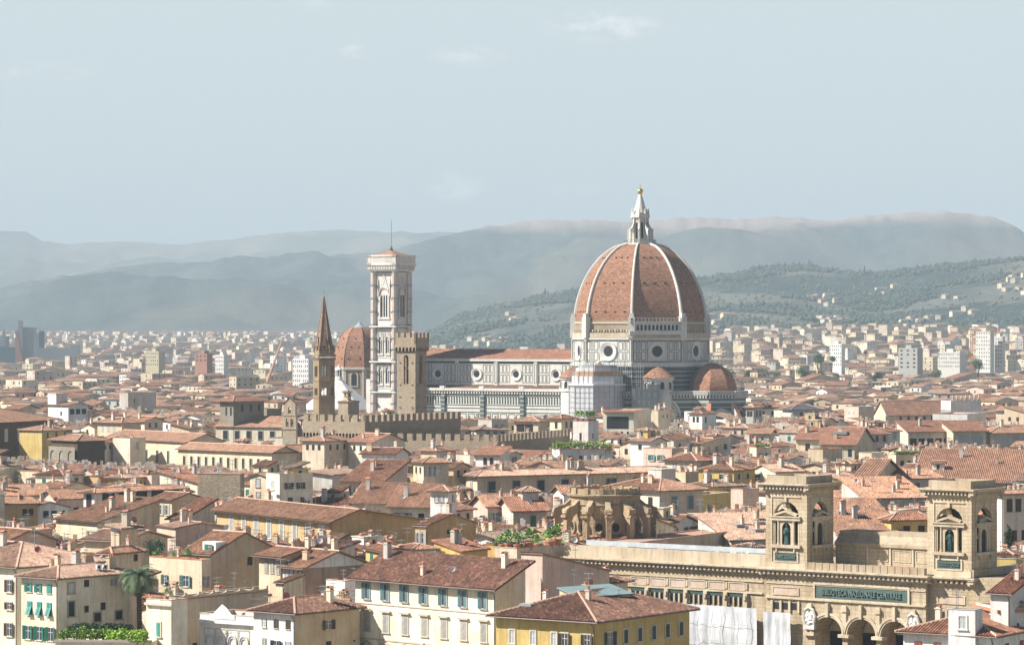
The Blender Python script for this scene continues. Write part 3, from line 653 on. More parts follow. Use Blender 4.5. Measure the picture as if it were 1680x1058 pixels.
def gothic(P, cx, r, z0, zs, lights, gable, parent):
    w = MB(); n_ = 10
    arc = lambda rr: [(cx - rr * math.cos(math.pi * k / n_), zs + rr * 1.25 * math.sin(math.pi * k / n_) ** .8) for k in range(n_ + 1)]
    A, B_ = arc(r), arc(r * 1.38)
    w.face([P(cx - r, -.06, z0)] + [P(x, -.06, z) for x, z in A] + [P(cx + r, -.06, z0)], MARBLE)
    for (a, b_, c_, d_) in zip(A, A[1:], B_, B_[1:]):
        w.face([P(a[0], -.08, a[1]), P(b_[0], -.08, b_[1]), P(d_[0], -.55, d_[1]), P(c_[0], -.55, c_[1])], MARBLE_P if r > 1.5 else MARBLE)
        w.face([P(c_[0], -.55, c_[1]), P(d_[0], -.55, d_[1]), P(d_[0], 0, d_[1]), P(c_[0], 0, c_[1])], MARBLE)
    for sg in (-1, 1): slab(w, P, *sorted((cx + sg * r, cx + sg * r * 1.38)), z0, zs, -.5, 0, MARBLE)
    lw = 2 * r / lights
    for i in range(lights):
        x = cx - r + lw * (i + .5); slab(w, P, x - lw * .31, x + lw * .31, z0 + .3, zs - lw * .1, -.1, -.07, DARK)
        w.face([P(x - lw * .31 * math.cos(math.pi * k / 6), -.1, zs - lw * .1 + lw * .55 * math.sin(math.pi * k / 6)) for k in range(7)][::-1], DARK)
    slab(w, P, cx - r * 1.6, cx + r * 1.6, z0 - .7, z0, -.5, 0, MARBLE)
    if gable:
        zt = zs + r * 1.25; g = gable
        for sg in (-1, 1):
            for o0, o1, mt, pr in ((0, .35, MARBLE, .6), (.35, .5, GREENW, .5)):
                w.face([P(cx + sg * (r * 1.55 - o0), -pr, zs + .3), P(cx + sg * (r * 1.55 - o1), -pr, zs + .3), P(cx, -pr, zt + g - o1 * 2.2), P(cx, -pr, zt + g - o0 * 2.2)][::sg], mt)
            w.lathe([(.28, zs), (.28, zs + g * .9), (0, zs + g * 1.3)], 5, MARBLE, P(cx + sg * r * 1.6, -.3, 0)[:2])
    w.build('traceried_window', parent)
for a in faces:
    P = faceP(a, HB); gothic(P, 0, 2.15, 61.5, 70.2, 3, 6.5, bt)
    for z0 in (43.5, 31):
        for x in (-2.05, 2.05): gothic(P, x, 1.0, z0 + 3.2, z0 + 8.4, 2, 2.6, bt)
        o = MB(); frame(o, P, -3.9, 3.9, z0 + 1.2, z0 + 11.6, .2, GREENW, .09); o.build('panel_border', bt)
mb = MB()
for k in range(4):
    a, b_ = R(45 + 90 * k), R(135 + 90 * k); r = 11.6; mb.face([(r * math.cos(a), r * math.sin(a), 86.6), (r * math.cos(b_), r * math.sin(b_), 86.6), (0, 0, 89.4)], T_ORANGE, [(0, 0), (16, 0), (8, 8)])
mb.lathe([(.9, 88.8), (.8, 89.9), (.4, 90.6), (.12, 91.2), (.1, 100.5), (.02, 102.5)], 6, plain('mast', (.12, .10, .09)))
mb.build('roof', bt); bt.scale = (.85, .85, 1)
# ------------------------------------------------------------ houses: built in a frame whose origin is the corner nearest the camera,
# local x runs back along the right-hand face (plane y = 0), local y runs back along the left-hand face (plane x = 0)
WCACHE = {}
def win_mesh(w, h, style, col, surround, lod):
    """facing -y, origin at the centre of the opening"""
    key = (round(w, 1), round(h, 1), style, col, surround, lod)
    if key in WCACHE: return WCACHE[key]
    w, h = key[0], key[1]; mb = MB(); tr = {'pale': TRIM, 'white': WHITEP, 'grey': plain('grey stone trim', (.36, .34, .29), .85), None: None}[surround]
    P = lambda x, d, z: (x, d, z)
    pane = PALEG if style == 'curtain' else (GLASS if style != 'dark' else DARK)
    if tr:
        b = .2
        for a, c, z0, z1 in ((-w / 2 - b, -w / 2, -h / 2, h / 2), (w / 2, w / 2 + b, -h / 2, h / 2), (-w / 2 - b, w / 2 + b, h / 2, h / 2 + b)): mb.box(a, c, -.12, .02, z0, z1, tr)
        mb.box(-w / 2 - b - .1, w / 2 + b + .1, -.24, .02, -h / 2 - .16, -h / 2, tr)
    elif lod < 2: mb.box(-w / 2 - .08, w / 2 + .08, -.16, .02, -h / 2 - .12, -h / 2, TRIM)
    if style == 'shut': pass
    mb.face([(-w / 2, -.02, -h / 2), (w / 2, -.02, -h / 2), (w / 2, -.02, h / 2), (-w / 2, -.02, h / 2)], pane)
    if lod < 2 and style != 'dark':
        fr = WHITEP if style != 'shut' else TRIM
        for x in (-w / 2 + .03, 0, w / 2 - .03): mb.box(x - .035, x + .035, -.06, -.02, -h / 2, h / 2, fr)
        for z in (-h / 2 + .04, h * .12, h / 2 - .04): mb.box(-w / 2, w / 2, -.055, -.021, z - .03, z + .03, fr)
    for x in (-w / 2, w / 2): mb.box(x - .02, x + .02, -.1, -.01, -h / 2, h / 2, EAVE) if not tr and lod < 2 else None
    WCACHE[key] = mb.mesh('window'); return WCACHE[key]
def shut_mesh(w, h, style, col, side):
    key = ('s', round(w, 1), round(h, 1), style, col, side)
    if key in WCACHE: return WCACHE[key]
    w, h = key[1], key[2]; mb = MB(); m = SHUT[col]; hw = w / 2
    if style == 'shut':
        x0 = -hw if side < 0 else 0.01; Mx = Matrix.Translation((x0, -.09, 0))
    elif style == 'ajar':                            # flap swung out from the bottom
        x0 = -hw if side < 0 else 0.01; Mx = Matrix.Translation((x0, -.09, 0))
    else:
        a = R(20) if side < 0 else R(-20)
        Mx = Matrix.Translation((-hw if side < 0 else hw, -.08, 0)) @ Matrix.Rotation(R(180) + a if side < 0 else a, 4, 'Z')
    mb.box(0, hw - .01, -.03, .03, -h / 2, h / 2, m, M=Mx)
    if style == 'ajar':
        sh = Matrix.Translation((x0, -.1, -h / 2 + h * .62)) @ Matrix.Rotation(R(-24), 4, 'X')
        mb = MB(); mb.box(0, hw - .01, -.03, .03, 0, h * .38, m, M=Mx @ Matrix.Translation((0, 0, h * .12))); mb.box(.03, hw - .04, -.03, .03, -h * .62, 0, m, M=sh)
    n = max(4, int(h / .16))
    if style != 'ajar':
        for i in range(n): mb.box(.06, hw - .07, -.05, .05, -h / 2 + .1 + i * (h - .2) / n, -h / 2 + .15 + i * (h - .2) / n, m, M=Mx)
    WCACHE[key] = mb.mesh('shutter'); return WCACHE[key]
def misc_mesh(kind):
    if kind in WCACHE: return WCACHE[kind]
    mb = MB()
    if kind.startswith('chimney'):
        k = int(kind[-1]); pl = (wall('pale cream'), wall('tan'), wall('grey'), wall('pinkish'))[k]; w, d, h = ((.75, .75, 1.7), (.6, 1.3, 1.5), (.9, .9, 2.1), (.55, .55, 1.2))[k]
        mb.box(-w / 2, w / 2, -d / 2, d / 2, -.9, h, pl); mb.box(-w / 2 - .1, w / 2 + .1, -d / 2 - .1, d / 2 + .1, h, h + .12, pl)
        if k == 1:
            for y in (-.4, 0, .4): mb.lathe([(.16, h + .1), (.13, h + .5), (0, h + .5)], 7, CLAY, (0, y))
        elif k == 3: mb.lathe([(.2, h + .1), (.16, h + .5), (.26, h + .55), (0, h + .8)], 8, CLAY)
        else:
            for x in (-w * .36, w * .36): mb.box(x - .07, x + .07, -d * .36, d * .36, h + .1, h + .4, pl)
            for sg in (-1, 1): mb.face([(-w * .6, sg * d * .65, h + .38), (w * .6, sg * d * .65, h + .38), (w * .6, 0, h + .68), (-w * .6, 0, h + .68)][::-sg or 1], CLAY)
            mb.box(-w * .5, w * .5, -d * .5, d * .5, h + .34, h + .4, CLAY)
    elif kind == 'antenna':
        mb.tube([(0, 0, -.6), (0, 0, 3.4)], .05, METAL, 4)
        for z, l in ((3.2, .9), (2.4, .6)):
            mb.tube([(-l, 0, z), (l, 0, z)], .035, METAL, 4)
            for i in range(5): mb.tube([(-l + i * l / 2, -.42, z), (-l + i * l / 2, .42, z)], .03, METAL, 3)
    elif kind.startswith('dish'):
        m = WHITEP if kind == 'dish0' else plain('red dish', (.48, .17, .12), .6)
        mb.tube([(0, 0, -.5), (0, 0, .7)], .04, METAL, 5)
        Mx = Matrix.Translation((0, -.12, .85)) @ Matrix.Rotation(R(28), 4, 'Z') @ Matrix.Rotation(R(68), 4, 'X'); n = 14
        for r0, r1, z0, z1 in ((0.001, .28, 0, .03), (.28, .52, .03, .12)):
            for k in range(n):
                a, b_ = 2 * math.pi * k / n, 2 * math.pi * (k + 1) / n
                mb.face([Mx @ Vector((r * math.cos(t_), r * math.sin(t_), z)) for r, z, t_ in ((r0, z0, a), (r1, z1, a), (r1, z1, b_), (r0, z0, b_))], m)
        mb.tube([Mx @ Vector((0, -.4, .1)), Mx @ Vector((0, 0, .5))], .02, METAL, 4)
    elif kind == 'skylight':
        mb.box(-.55, .55, -.8, .8, -.1, .16, METAL); mb.box(-.45, .45, -.7, .7, .16, .19, PALEG)
    elif kind == 'ac':
        mb.box(-.45, .45, -.18, .18, .1, .8, WHITEP); mb.disc((-.1, -.2, .45), .26, (0, -1, 0), DARK, 10); mb.box(-.35, -.3, -.1, .1, -.2, .1, METAL); mb.box(.3, .35, -.1, .1, -.2, .1, METAL)
    elif kind == 'pot':
        mb.lathe([(.16, 0), (.24, .38), (.28, .38), (.28, .44), (0, .42)], 9, CLAY)
        rr = random.Random(5)
        for i in range(60):
            a, b_, r = rr.uniform(0, 6.28), rr.uniform(-.3, 1.5), rr.uniform(.15, .5); p = Vector((r * math.cos(a) * math.cos(b_), r * math.sin(a) * math.cos(b_), .75 + r * math.sin(b_)))
            q = Vector((rr.uniform(-.12, .12), rr.uniform(-.12, .12), rr.uniform(-.12, .12))); s_ = q.orthogonal().normalized() * .09
            mb.face([p - q, p + s_, p + q, p - s_], LEAF['light' if i % 3 else 'mid'])
    WCACHE[kind] = mb.mesh(kind.rstrip('0123')); return WCACHE[kind]
def leafmat(name, c, tr=.25):
    if name in MATS: return MATS[name]
    m, t, b = new_mat(name); tc = N(t, 'ShaderNodeTexCoord'); n = N(t, 'ShaderNodeTexNoise', i_Scale=.6, i_Detail=5.0); L(t, tc.outputs['Object'], n.inputs['Vector'])
    oi = N(t, 'ShaderNodeObjectInfo'); k = MATH(t, 'ADD', n.outputs[0], MATH(t, 'MULTIPLY', oi.outputs['Random'], .3))
    L(t, RAMP(t, k, [(.35, tuple(x * .55 for x in c)), (.8, tuple(min(1, x * 1.6) for x in c))]), b.inputs['Base Color']); b.inputs['Roughness'].default_value = .7
    return m
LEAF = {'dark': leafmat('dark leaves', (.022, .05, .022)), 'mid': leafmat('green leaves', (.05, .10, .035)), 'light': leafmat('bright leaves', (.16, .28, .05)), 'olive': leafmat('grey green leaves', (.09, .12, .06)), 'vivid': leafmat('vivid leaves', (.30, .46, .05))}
BARK = plain('bark', (.12, .085, .06), .95, .3, 3.0)

def roof_geo(kind, W_, L_, p):
    """returns planes [(origin xy, u dir, v dir, poly(u, v))], ridge segments, height function"""
    if kind == 'gx':      # ridge along x, gable end on the left face
        h = L_ / 2
        return [((0, 0), (1, 0), (0, 1), [(0, 0), (W_, 0), (W_, h), (0, h)]), ((W_, L_), (-1, 0), (0, -1), [(0, 0), (W_, 0), (W_, h), (0, h)])], [((0, h), (W_, h))], lambda x, y: p * (h - abs(y - h))
    if kind == 'gy':      # ridge along y, gable end on the right face
        h = W_ / 2
        return [((0, L_), (0, -1), (1, 0), [(0, 0), (L_, 0), (L_, h), (0, h)]), ((W_, 0), (0, 1), (-1, 0), [(0, 0), (L_, 0), (L_, h), (0, h)])], [((h, 0), (h, L_))], lambda x, y: p * (h - abs(x - h))
    if kind == 'sx':      # rises away from the left face
        return [((0, L_), (0, -1), (1, 0), [(0, 0), (L_, 0), (L_, W_), (0, W_)])], [], lambda x, y: p * x
    if kind == 'sy':      # rises away from the right face
        return [((0, 0), (1, 0), (0, 1), [(0, 0), (W_, 0), (W_, L_), (0, L_)])], [], lambda x, y: p * y
    if kind == 'fx':      # falls away from the left face
        return [((W_, 0), (0, 1), (-1, 0), [(0, 0), (L_, 0), (L_, W_), (0, W_)])], [], lambda x, y: p * (W_ - x)
    if kind == 'ax':      # ridge parallel to the left face, near it; long back slope
        r = .30 * W_; pb = .16
        zb = p * r - pb * (W_ - r)
        return [((0, L_), (0, -1), (1, 0), [(0, 0), (L_, 0), (L_, r), (0, r)]), ((W_, 0), (0, 1), (-1, 0), [(0, 0), (L_, 0), (L_, W_ - r), (0, W_ - r)], pb, zb)], [((r, 0), (r, L_))], lambda x, y: p * x if x < r else p * r - pb * (x - r)
    if kind == 'hip':
        a = min(W_, L_) / 2
        pl = [((0, 0), (1, 0), (0, 1), [(0, 0), (W_, 0), (W_ - a, a), (a, a)]), ((W_, L_), (-1, 0), (0, -1), [(0, 0), (W_, 0), (W_ - a, a), (a, a)]),
              ((0, L_), (0, -1), (1, 0), [(0, 0), (L_, 0), (L_ - a, a), (a, a)]), ((W_, 0), (0, 1), (-1, 0), [(0, 0), (L_, 0), (L_ - a, a), (a, a)])]
        r = [((0, 0), (a, a)), ((W_, 0), (W_ - a, a)), ((0, L_), (a, L_ - a)), ((W_, L_), (W_ - a, L_ - a)), ((a, a), (W_ - a, L_ - a))]
        return pl, r, lambda x, y: p * max(0, min(x, y, W_ - x, L_ - y))
    return [], [], lambda x, y: 0.0
def roof_mesh(kind, W_, L_, z, p, over, tile, corr):
    """tiles, verge slabs and ridge caps; corr 1: each tile row is modelled, 0: flat plane with bump"""
    mb = MB(); o = over
    pl, rd, hf = roof_geo(kind, W_ + 2 * o, L_ + 2 * o, p); zb = z - p * o
    if kind in ('gx', 'gy'): pass
    per = .48 if corr == 1 else .64; uvo = per * random.randrange(0, 120); tile = row_variant(tile, per) if corr else tile
    for (ox, oy), u, v, poly, *ex_ in pl:
        pp, zo = ex_ if ex_ else (p, 0.0)
        ox -= o; oy -= o
        def pt(a, b_, dz=0.0): return (ox + u[0] * a + v[0] * b_, oy + u[1] * a + v[1] * b_, zb + zo + pp * b_ + dz)
        sl_ = math.sqrt(1 + pp * pp)
        # underside and edges
        n = len(poly); mb.face([pt(a, b_, -.16) for a, b_ in reversed(poly)], EAVE)
        for i in range(n):
            (a, b_), (c, d) = poly[i], poly[(i + 1) % n]; mb.face([pt(a, b_, -.16), pt(c, d, -.16), pt(c, d, .0), pt(a, b_, .0)], tile if i else EAVE, [(a, 0), (c, 0), (c, .2), (a, .2)])
        if not corr:
            mb.face([pt(a, b_, .0) for a, b_ in poly], tile, [(a + uvo, b_ * sl_) for a, b_ in poly]); continue
        amin, amax = min(a for a, _ in poly), max(a for a, _ in poly)
        def vmax(a):
            best = 0
            for i in range(n):
                (x0, y0), (x1, y1) = poly[i], poly[(i + 1) % n]
                if abs(x1 - x0) > 1e-6 and min(x0, x1) - 1e-6 <= a <= max(x0, x1) + 1e-6: best = max(best, y0 + (y1 - y0) * (a - x0) / (x1 - x0))
            if kind != 'hip': best = max(b_ for _, b_ in poly)
            return best
        a = amin; prof = ((0, 0), (.34, .0), (.44, .15), (.72, .19), (.92, .10)); last = None
        while a < amax - 1e-4:
            jit = random.uniform(-.012, .012); jx = random.uniform(-.012, .012)
            for fr_, hh in prof:
                aa = a + (fr_ + (jx if fr_ else 0)) * per; hh += jit if hh else 0
                if aa > amax: break
                cur = (aa, hh, vmax(aa))
                if last and cur[0] - last[0] > 1e-5:
                    mb.face([pt(last[0], -.02, last[1]), pt(cur[0], -.02, cur[1]), pt(cur[0], cur[2], cur[1]), pt(last[0], last[2], last[1])], tile,
                            [(last[0] + uvo, 0), (cur[0] + uvo, 0), (cur[0] + uvo, cur[2] * sl_), (last[0] + uvo, last[2] * sl_)])
                last = cur
            a += per
    for (x0, y0), (x1, y1) in rd:
        l = math.hypot(x1 - x0, y1 - y0)
        if l < .3: continue
        z0, z1 = zb + hf(x0, y0), zb + hf(x1, y1)
        mb.tube([(x0 - o, y0 - o, z0 + .06), (x1 - o, y1 - o, z1 + .06)], .2, RIDGE, 6)
    return mb.mesh('roof')
class House: pass
def solve(pl, yl, pc, yc, pr, z, th=None, yr=None):
    """corner pixel, ends of both faces -> position, heading and lengths"""
    Y = depth_for(yc, z); Cx = WX(pc, Y)
    if th is None:
        if yl is not None:
            Y2 = depth_for(yl, z); th = math.degrees(math.atan2(Y2 - Y, Cx - WX(pl, Y2)))
        elif yr is not None:
            Y2 = depth_for(yr, z); th = 90 - math.degrees(math.atan2(Y2 - Y, WX(pr, Y2) - Cx))
        else: th = 36
    th = max(12, min(104, th)); s, c = math.sin(R(th)), math.cos(R(th))
    kl, kr = (pl - HX) / FPX, (pr - HX) / FPX
    Ll = (Cx - kl * Y) / (c + kl * s); Wr = (kr * Y - Cx) / (s - kr * c)
    return Cx, Y, th, max(1.0, Ll), max(1.0, Wr)
HOUSES = []
FOOT = []      # (cx, cy, radius) of placed things
VIS = []       # (px0, px1, Y, lowest visible row) of things that later houses must not cover
def put_window(h, parent, face, along, z, w, hh, style='open', col='brown', sur=None, lod=0):
    if face == 'L': loc, rz = (-.0, along, z), R(-90)
    else: loc, rz = (along, 0, z), 0
    wo = link('window', win_mesh(w, hh, style, col, sur, lod), parent, loc, rz)
    if style in ('open', 'shut', 'ajar', 'half') and col and lod < 2:
        for sd in (-1, 1):
            st = 'shut' if style == 'half' and sd > 0 else ('open' if style == 'half' else style)
            link('shutter', shut_mesh(w, hh, st, col, sd), wo)
    return wo
def house(label, corner, W_, L_, z, th, roof='hip', p=.32, tile='orange', wallc='cream', over=.8, corr=None, wins=(), chim=0, ant=0, dish=0, extras=(), cat='house', name='house', group=None, seed=None, gut=False, lod=0, zb=0.0, par=None):
    x, y = corner; rr = random.Random(seed if seed is not None else int(x * 13 + y * 7))
    root = thing(name, label, cat, (x, y, zb), R(90 - th), group)
    if corr is None: corr = 1 if y < 640 else (2 if y < 900 else 0)
    _, _, hf = roof_geo(roof, W_, L_, p)
    H_ = z - zb; wm = wallc if not isinstance(wallc, str) else wall(wallc); mb = MB()
    hz = lambda a, b_: H_ + hf(a, b_)
    if roof == 'gx': q = {'L': [(0, L_), (0, L_ / 2), (0, 0)], 'B': [(W_, 0), (W_, L_ / 2), (W_, L_)]}
    else: q = {'L': [(0, L_), (0, 0)], 'B': [(W_, 0), (W_, L_)]}
    if roof == 'gy': q['Rr'] = [(0, 0), (W_ / 2, 0), (W_, 0)]; q['K'] = [(W_, L_), (W_ / 2, L_), (0, L_)]
    elif roof == 'ax': q['Rr'] = [(0, 0), (W_ * .3, 0), (W_, 0)]; q['K'] = [(W_, L_), (W_ * .3, L_), (0, L_)]
    else: q['Rr'] = [(0, 0), (W_, 0)]; q['K'] = [(W_, L_), (0, L_)]
    for k, pts in q.items():
        mb.face([(pts[0][0], pts[0][1], 0), (pts[-1][0], pts[-1][1], 0)] + [(a, b_, hz(a, b_) - (.1 if roof != 'flat' else 0)) for a, b_ in reversed(pts)], wm)
    if roof == 'flat':
        ph = .9 if par is None else par
        mb.face([(0, 0, H_ - .02), (W_, 0, H_ - .02), (W_, L_, H_ - .02), (0, L_, H_ - .02)], plain('terrace floor', (.42, .27, .20), .9, .25, 1.0))
        for a in ((0, W_, 0, .25), (0, W_, L_ - .25, L_), (0, .25, .25, L_ - .25), (W_ - .25, W_, .25, L_ - .25)): mb.box(*a, H_ - .02, H_ + ph, wm); 
        for a in ((-.08, W_ + .08, -.08, .33), (-.08, W_ + .08, L_ - .33, L_ + .08), (-.08, .33, .33, L_ - .33), (W_ - .33, W_ + .08, .33, L_ - .33)): mb.box(*a, H_ + ph, H_ + ph + .1, CLAY if rr.random() < .5 else TRIM)
    mb.build('wall', root)
    if roof != 'flat': link('roof', roof_mesh(roof, W_, L_, H_, p, over, TILES[tile] if isinstance(tile, str) else tile, corr), root)
    if gut:
        g = MB(); e = over + .06; zz = H_ - p * over - .1
        if roof in ('hip', 'gy', 'sx'): g.tube([(-e, -over, zz), (-e, L_ + over, zz)], .09, GUT, 6)
        if roof in ('hip', 'gx', 'sy'): g.tube([(-over, -e, zz), (W_ + over, -e, zz)], .09, GUT, 6)
        g.build('gutter', root)
        g = MB(); g.tube([(-e + .05, 0.1, zz), (-.5 * e, .12, zz - .35), (-.1, .15, zz - .8), (-.1, .15, 0)], .07, GUT, 6); g.build('drainpipe', root)
    for wn in wins:
        # (face, columns, start, end, depth below eave of centre, w, h, style, colour, surround)
        f, cols, s0, s1, dz, w, hh, st, col, sur = (tuple(wn) + (None,) * 10)[:10]
        ln = L_ if f == 'L' else W_
        for i in range(cols):
            t_ = s0 + (s1 - s0) * ((i + .5) / cols)
            al = ln * (1 - t_) if f == 'L' else ln * t_
            if st in ('open', 'shut', 'half') and col in ('brown', 'green', 'teal', 'grey', 'dark') and not sur == 'pale' and rr.random() < .3: st_ = rr.choice(('open', 'shut', 'half', 'curtain'))
            else: st_ = st
            put_window(None, root, f, al, H_ - dz, w, hh, st_, col, sur, lod)
    def place(kind, nm, a, b_, dz=0.0, rz=0.0, sc=1.0):
        o = link(nm, misc_mesh(kind), root, (a, b_, hz(a, b_) + dz), rz); o.scale = (sc, sc, sc); return o
    for i in range(chim + (1 if y < 900 and roof != 'flat' and W_ > 6 and L_ > 6 else 0)): place('chimney%d' % rr.randrange(4), 'chimney', rr.uniform(.15, .85) * W_, rr.uniform(.15, .85) * L_, 0, rr.choice((0, R(90))), rr.uniform(.85, 1.15))
    for i in range(ant + (2 if y < 900 else 0)): place('antenna', 'antenna', rr.uniform(.1, .9) * W_, rr.uniform(.1, .9) * L_, 0, rr.uniform(0, 3), rr.uniform(.7, 1.1))
    for i in range(dish + (rr.random() < .5 if y < 900 else 0)): place('dish%d' % rr.choice((0, 0, 1)), 'satellite_dish', rr.uniform(.1, .9) * W_, rr.uniform(.1, .9) * L_, .1, R(th - 90) + rr.uniform(-.3, .3), rr.uniform(.8, 1.1))
    for ex in extras: ex(root, W_, L_, H_, hz, rr)
    root['_d'] = 0; del root['_d']
    return root
def H(label, pl, yl, pc, yc, pr, yb, z, roof='hip', **kw):
    th = kw.pop('th', None); yr = kw.pop('yr', None)
    if th is not None and th < 30 and (pr - pc) > 1.5 * (pc - pl): th = 88 - th
    Cx, Y, th, Ll, Wr = solve(pl, yl, pc, yc, pr, z, th, yr)
    if 'W_' in kw: Wr = kw.pop('W_')
    if 'L_' in kw: Ll = kw.pop('L_')
    if 'gut' not in kw: kw['gut'] = Y < 620 and roof != 'flat'
    if 'lod' not in kw: kw['lod'] = 0 if Y < 720 else (1 if Y < 950 else 2)
    zz = kw.get('over', None)
    if zz is None: kw['over'] = .8 if roof != 'flat' else 0
    o = house(label, (Cx, Y), Wr, Ll, z, th, roof, **kw)
    s, c = math.sin(R(th)), math.cos(R(th)); mx, my = Cx + (s * Wr - c * Ll) / 2, Y + (c * Wr + s * Ll) / 2
    FOOT.append((Cx, Y, th, Wr, Ll)); VIS.append((pl, pr, Y, yb)); HOUSES.append(o)
    return o
def at_px(root_info, px): pass
# --- additions usable as extras
def roof_room(u, v, w, l, h, wallc='white', roof='hip', tile='orange', p=.3, wins=1, wcol='teal'):
    def f(root, W_, L_, H_, hz, rr):
        a, b_ = u * W_, v * L_; z0 = min(hz(a, b_), hz(a + w, b_), hz(a, b_ + l)) - .6; top = hz(a + w / 2, b_ + l / 2) + h; mb = MB(); wm = wall(wallc)
        mb.box(a, a + w, b_, b_ + l, z0, top, wm)
        o = mb.build('roof_room', root)
        if roof == 'flat': q = MB(); q.box(a - .15, a + w + .15, b_ - .15, b_ + l + .15, top, top + .22, TRIM); q.build('roof', o)
        else: link('roof', roof_mesh(roof, w, l, top, p, .4, TILES[tile], 1 if root.location.y < 800 else 0), o, (a, b_, 0))
        for i in range(wins):
            link('window', win_mesh(.8, 1.2, 'dark', None, 'pale', 1), o, (a, b_ + l * (i + .5) / wins, top - 1.1), R(-90)); link('window', win_mesh(.8, 1.2, 'dark', None, 'pale', 1), o, (a + w * (i + .5) / wins, b_, top - 1.1), 0)
    return f
def item(kind, nm, u, v, dz=0.0, sc=1.0, rz=0.0):
    def f(root, W_, L_, H_, hz, rr):
        o = link(nm, misc_mesh(kind), root, (u * W_, v * L_, hz(u * W_, v * L_) + dz), rz); o.scale = (sc,) * 3
    return f
def band(face, dz, h, mat=None, pr=.12):
    def f(root, W_, L_, H_, hz, rr):
        mb = MB(); m_ = mat or TRIM
        if face == 'L': mb.box(-pr, .02, -pr, L_, H_ - dz - h, H_ - dz, m_)
        else: mb.box(0, W_, -pr, .02, H_ - dz - h, H_ - dz, m_)
        mb.build('string_course', root)
    return f
# ------------------------------------------------------------ national library with its two towers
TL = R(38); SL, CL = math.sin(TL), math.cos(TL); LY0 = 503.0; LX0 = WX(1594, LY0)
def lx(px, d=0.0):
    """local position along the library front (negative = left of the corner) of a photo column"""
    k = (px - HX) / FPX; x0, y0 = LX0 + SL * d, LY0 + CL * d
    return -((x0 - k * y0) / (CL + k * SL))
lib = thing('library', 'long sandstone library with heavy dentil cornice and two square open towers', 'library', (LX0, LY0, 0), R(90) - TL)
P0 = lambda x, d, z: (d, -x, z)
def PD(off): return lambda x, d, z: (d + off, -x, z)
ZC = 17.8
xl, x2, x3, x4 = lx(926), lx(1252), lx(1258, -1), lx(1520, -1)
mb = MB()
for x0, x1, d0 in ((xl, x2 + .6, 0), (x4 - .5, 0, 0)):
    slab(mb, P0, x0, x1, 0, ZC, d0, 16, LIB)
PC = PD(-1.2)
slab(mb, PC, x3, lx(1338, -1), 0, ZC, 0, 16, LIB); slab(mb, PC, lx(1496, -1), x4, 0, ZC, 0, 16, LIB)
ac = [lx(p, -1) for p in (1360, 1415, 1470)]; xa, xb = lx(1338, -1), lx(1496, -1)
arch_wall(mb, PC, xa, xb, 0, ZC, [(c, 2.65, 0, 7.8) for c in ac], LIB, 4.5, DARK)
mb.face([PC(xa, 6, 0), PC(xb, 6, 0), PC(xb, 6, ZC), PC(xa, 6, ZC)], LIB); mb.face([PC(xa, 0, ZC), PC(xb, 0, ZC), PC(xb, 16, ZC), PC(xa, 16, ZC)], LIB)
slab(mb, P0, 0, 34, 0, ZC, -0.0, 15.9, LIB)
mb.build('wall', lib)
def cornice(mb, P, x0, x1, z, pr, dent=.85, m=LIB_T):
    slab(mb, P, x0, x1, z - .28, z, -pr, .05, m); slab(mb, P, x0, x1, z - .5, z - .28, -pr * .82, .05, m)
    slab(mb, P, x0, x1, z - 1.25, z - 1.0, -.35, .05, m)
    n = int((x1 - x0) / dent)
    for i in range(n): a = x0 + (i + .25) * (x1 - x0) / n; slab(mb, P, a, a + dent * .45, z - 1.0, z - .5, -pr * .68, .05, m)
mb = MB()
cornice(mb, P0, xl, x2 + .6, ZC, 1.3); cornice(mb, PC, x3 - 1.1, x4 + 1.1, ZC + .06, 1.35); cornice(mb, P0, x4 + 1.1, 1.2, ZC, 1.3)
PR = lambda x, d, z: (x, d, z)
cornice(mb, PR, -1.2, 33, ZC, 1.25)
slab(mb, PC, x3, x4, ZC - 4.9, ZC - 4.65, -.35, 0, LIB_T); slab(mb, P0, xl, x2, ZC - 2.6, ZC - 2.4, -.2, 0, LIB_T); slab(mb, P0, xl, x2, ZC - 4.5, ZC - 4.25, -.3, 0, LIB_T)
slab(mb, PC, x3, x4, ZC - 2.5, ZC - 2.35, -.15, 0, LIB_T)
mb.build('cornice', lib)
mb = MB(); WR = wallmat('weathered parapet', (.50, .42, .31), .9)
slab(mb, P0, xl, x2 + .5, ZC, ZC + 1.9, .2, .9, LIB_T); slab(mb, PC, lx(1325, -1), x4, ZC, ZC + 1.15, -.5, .3, WR)
for i in range(22): a = lx(1325, -1) + i * 1.35; slab(mb, PC, a, a + .5, ZC + .1, ZC + 1.25, -.58, -.45, WR) if a < x4 - 1 else None
slab(mb, P0, xl + 3, x2 + .5, ZC + 1.9, ZC + 2.7, 2.2, 2.5, ZINC)
slab(mb, PR, 0, 33, ZC, ZC + 1.2, -.4, .4, WR)
mb.build('parapet', lib)
PINKP = wallmat('pink frieze plaster', (.62, .50, .42), .5)
mb = MB(); a = lx(1035); st = 3.95; i = 0
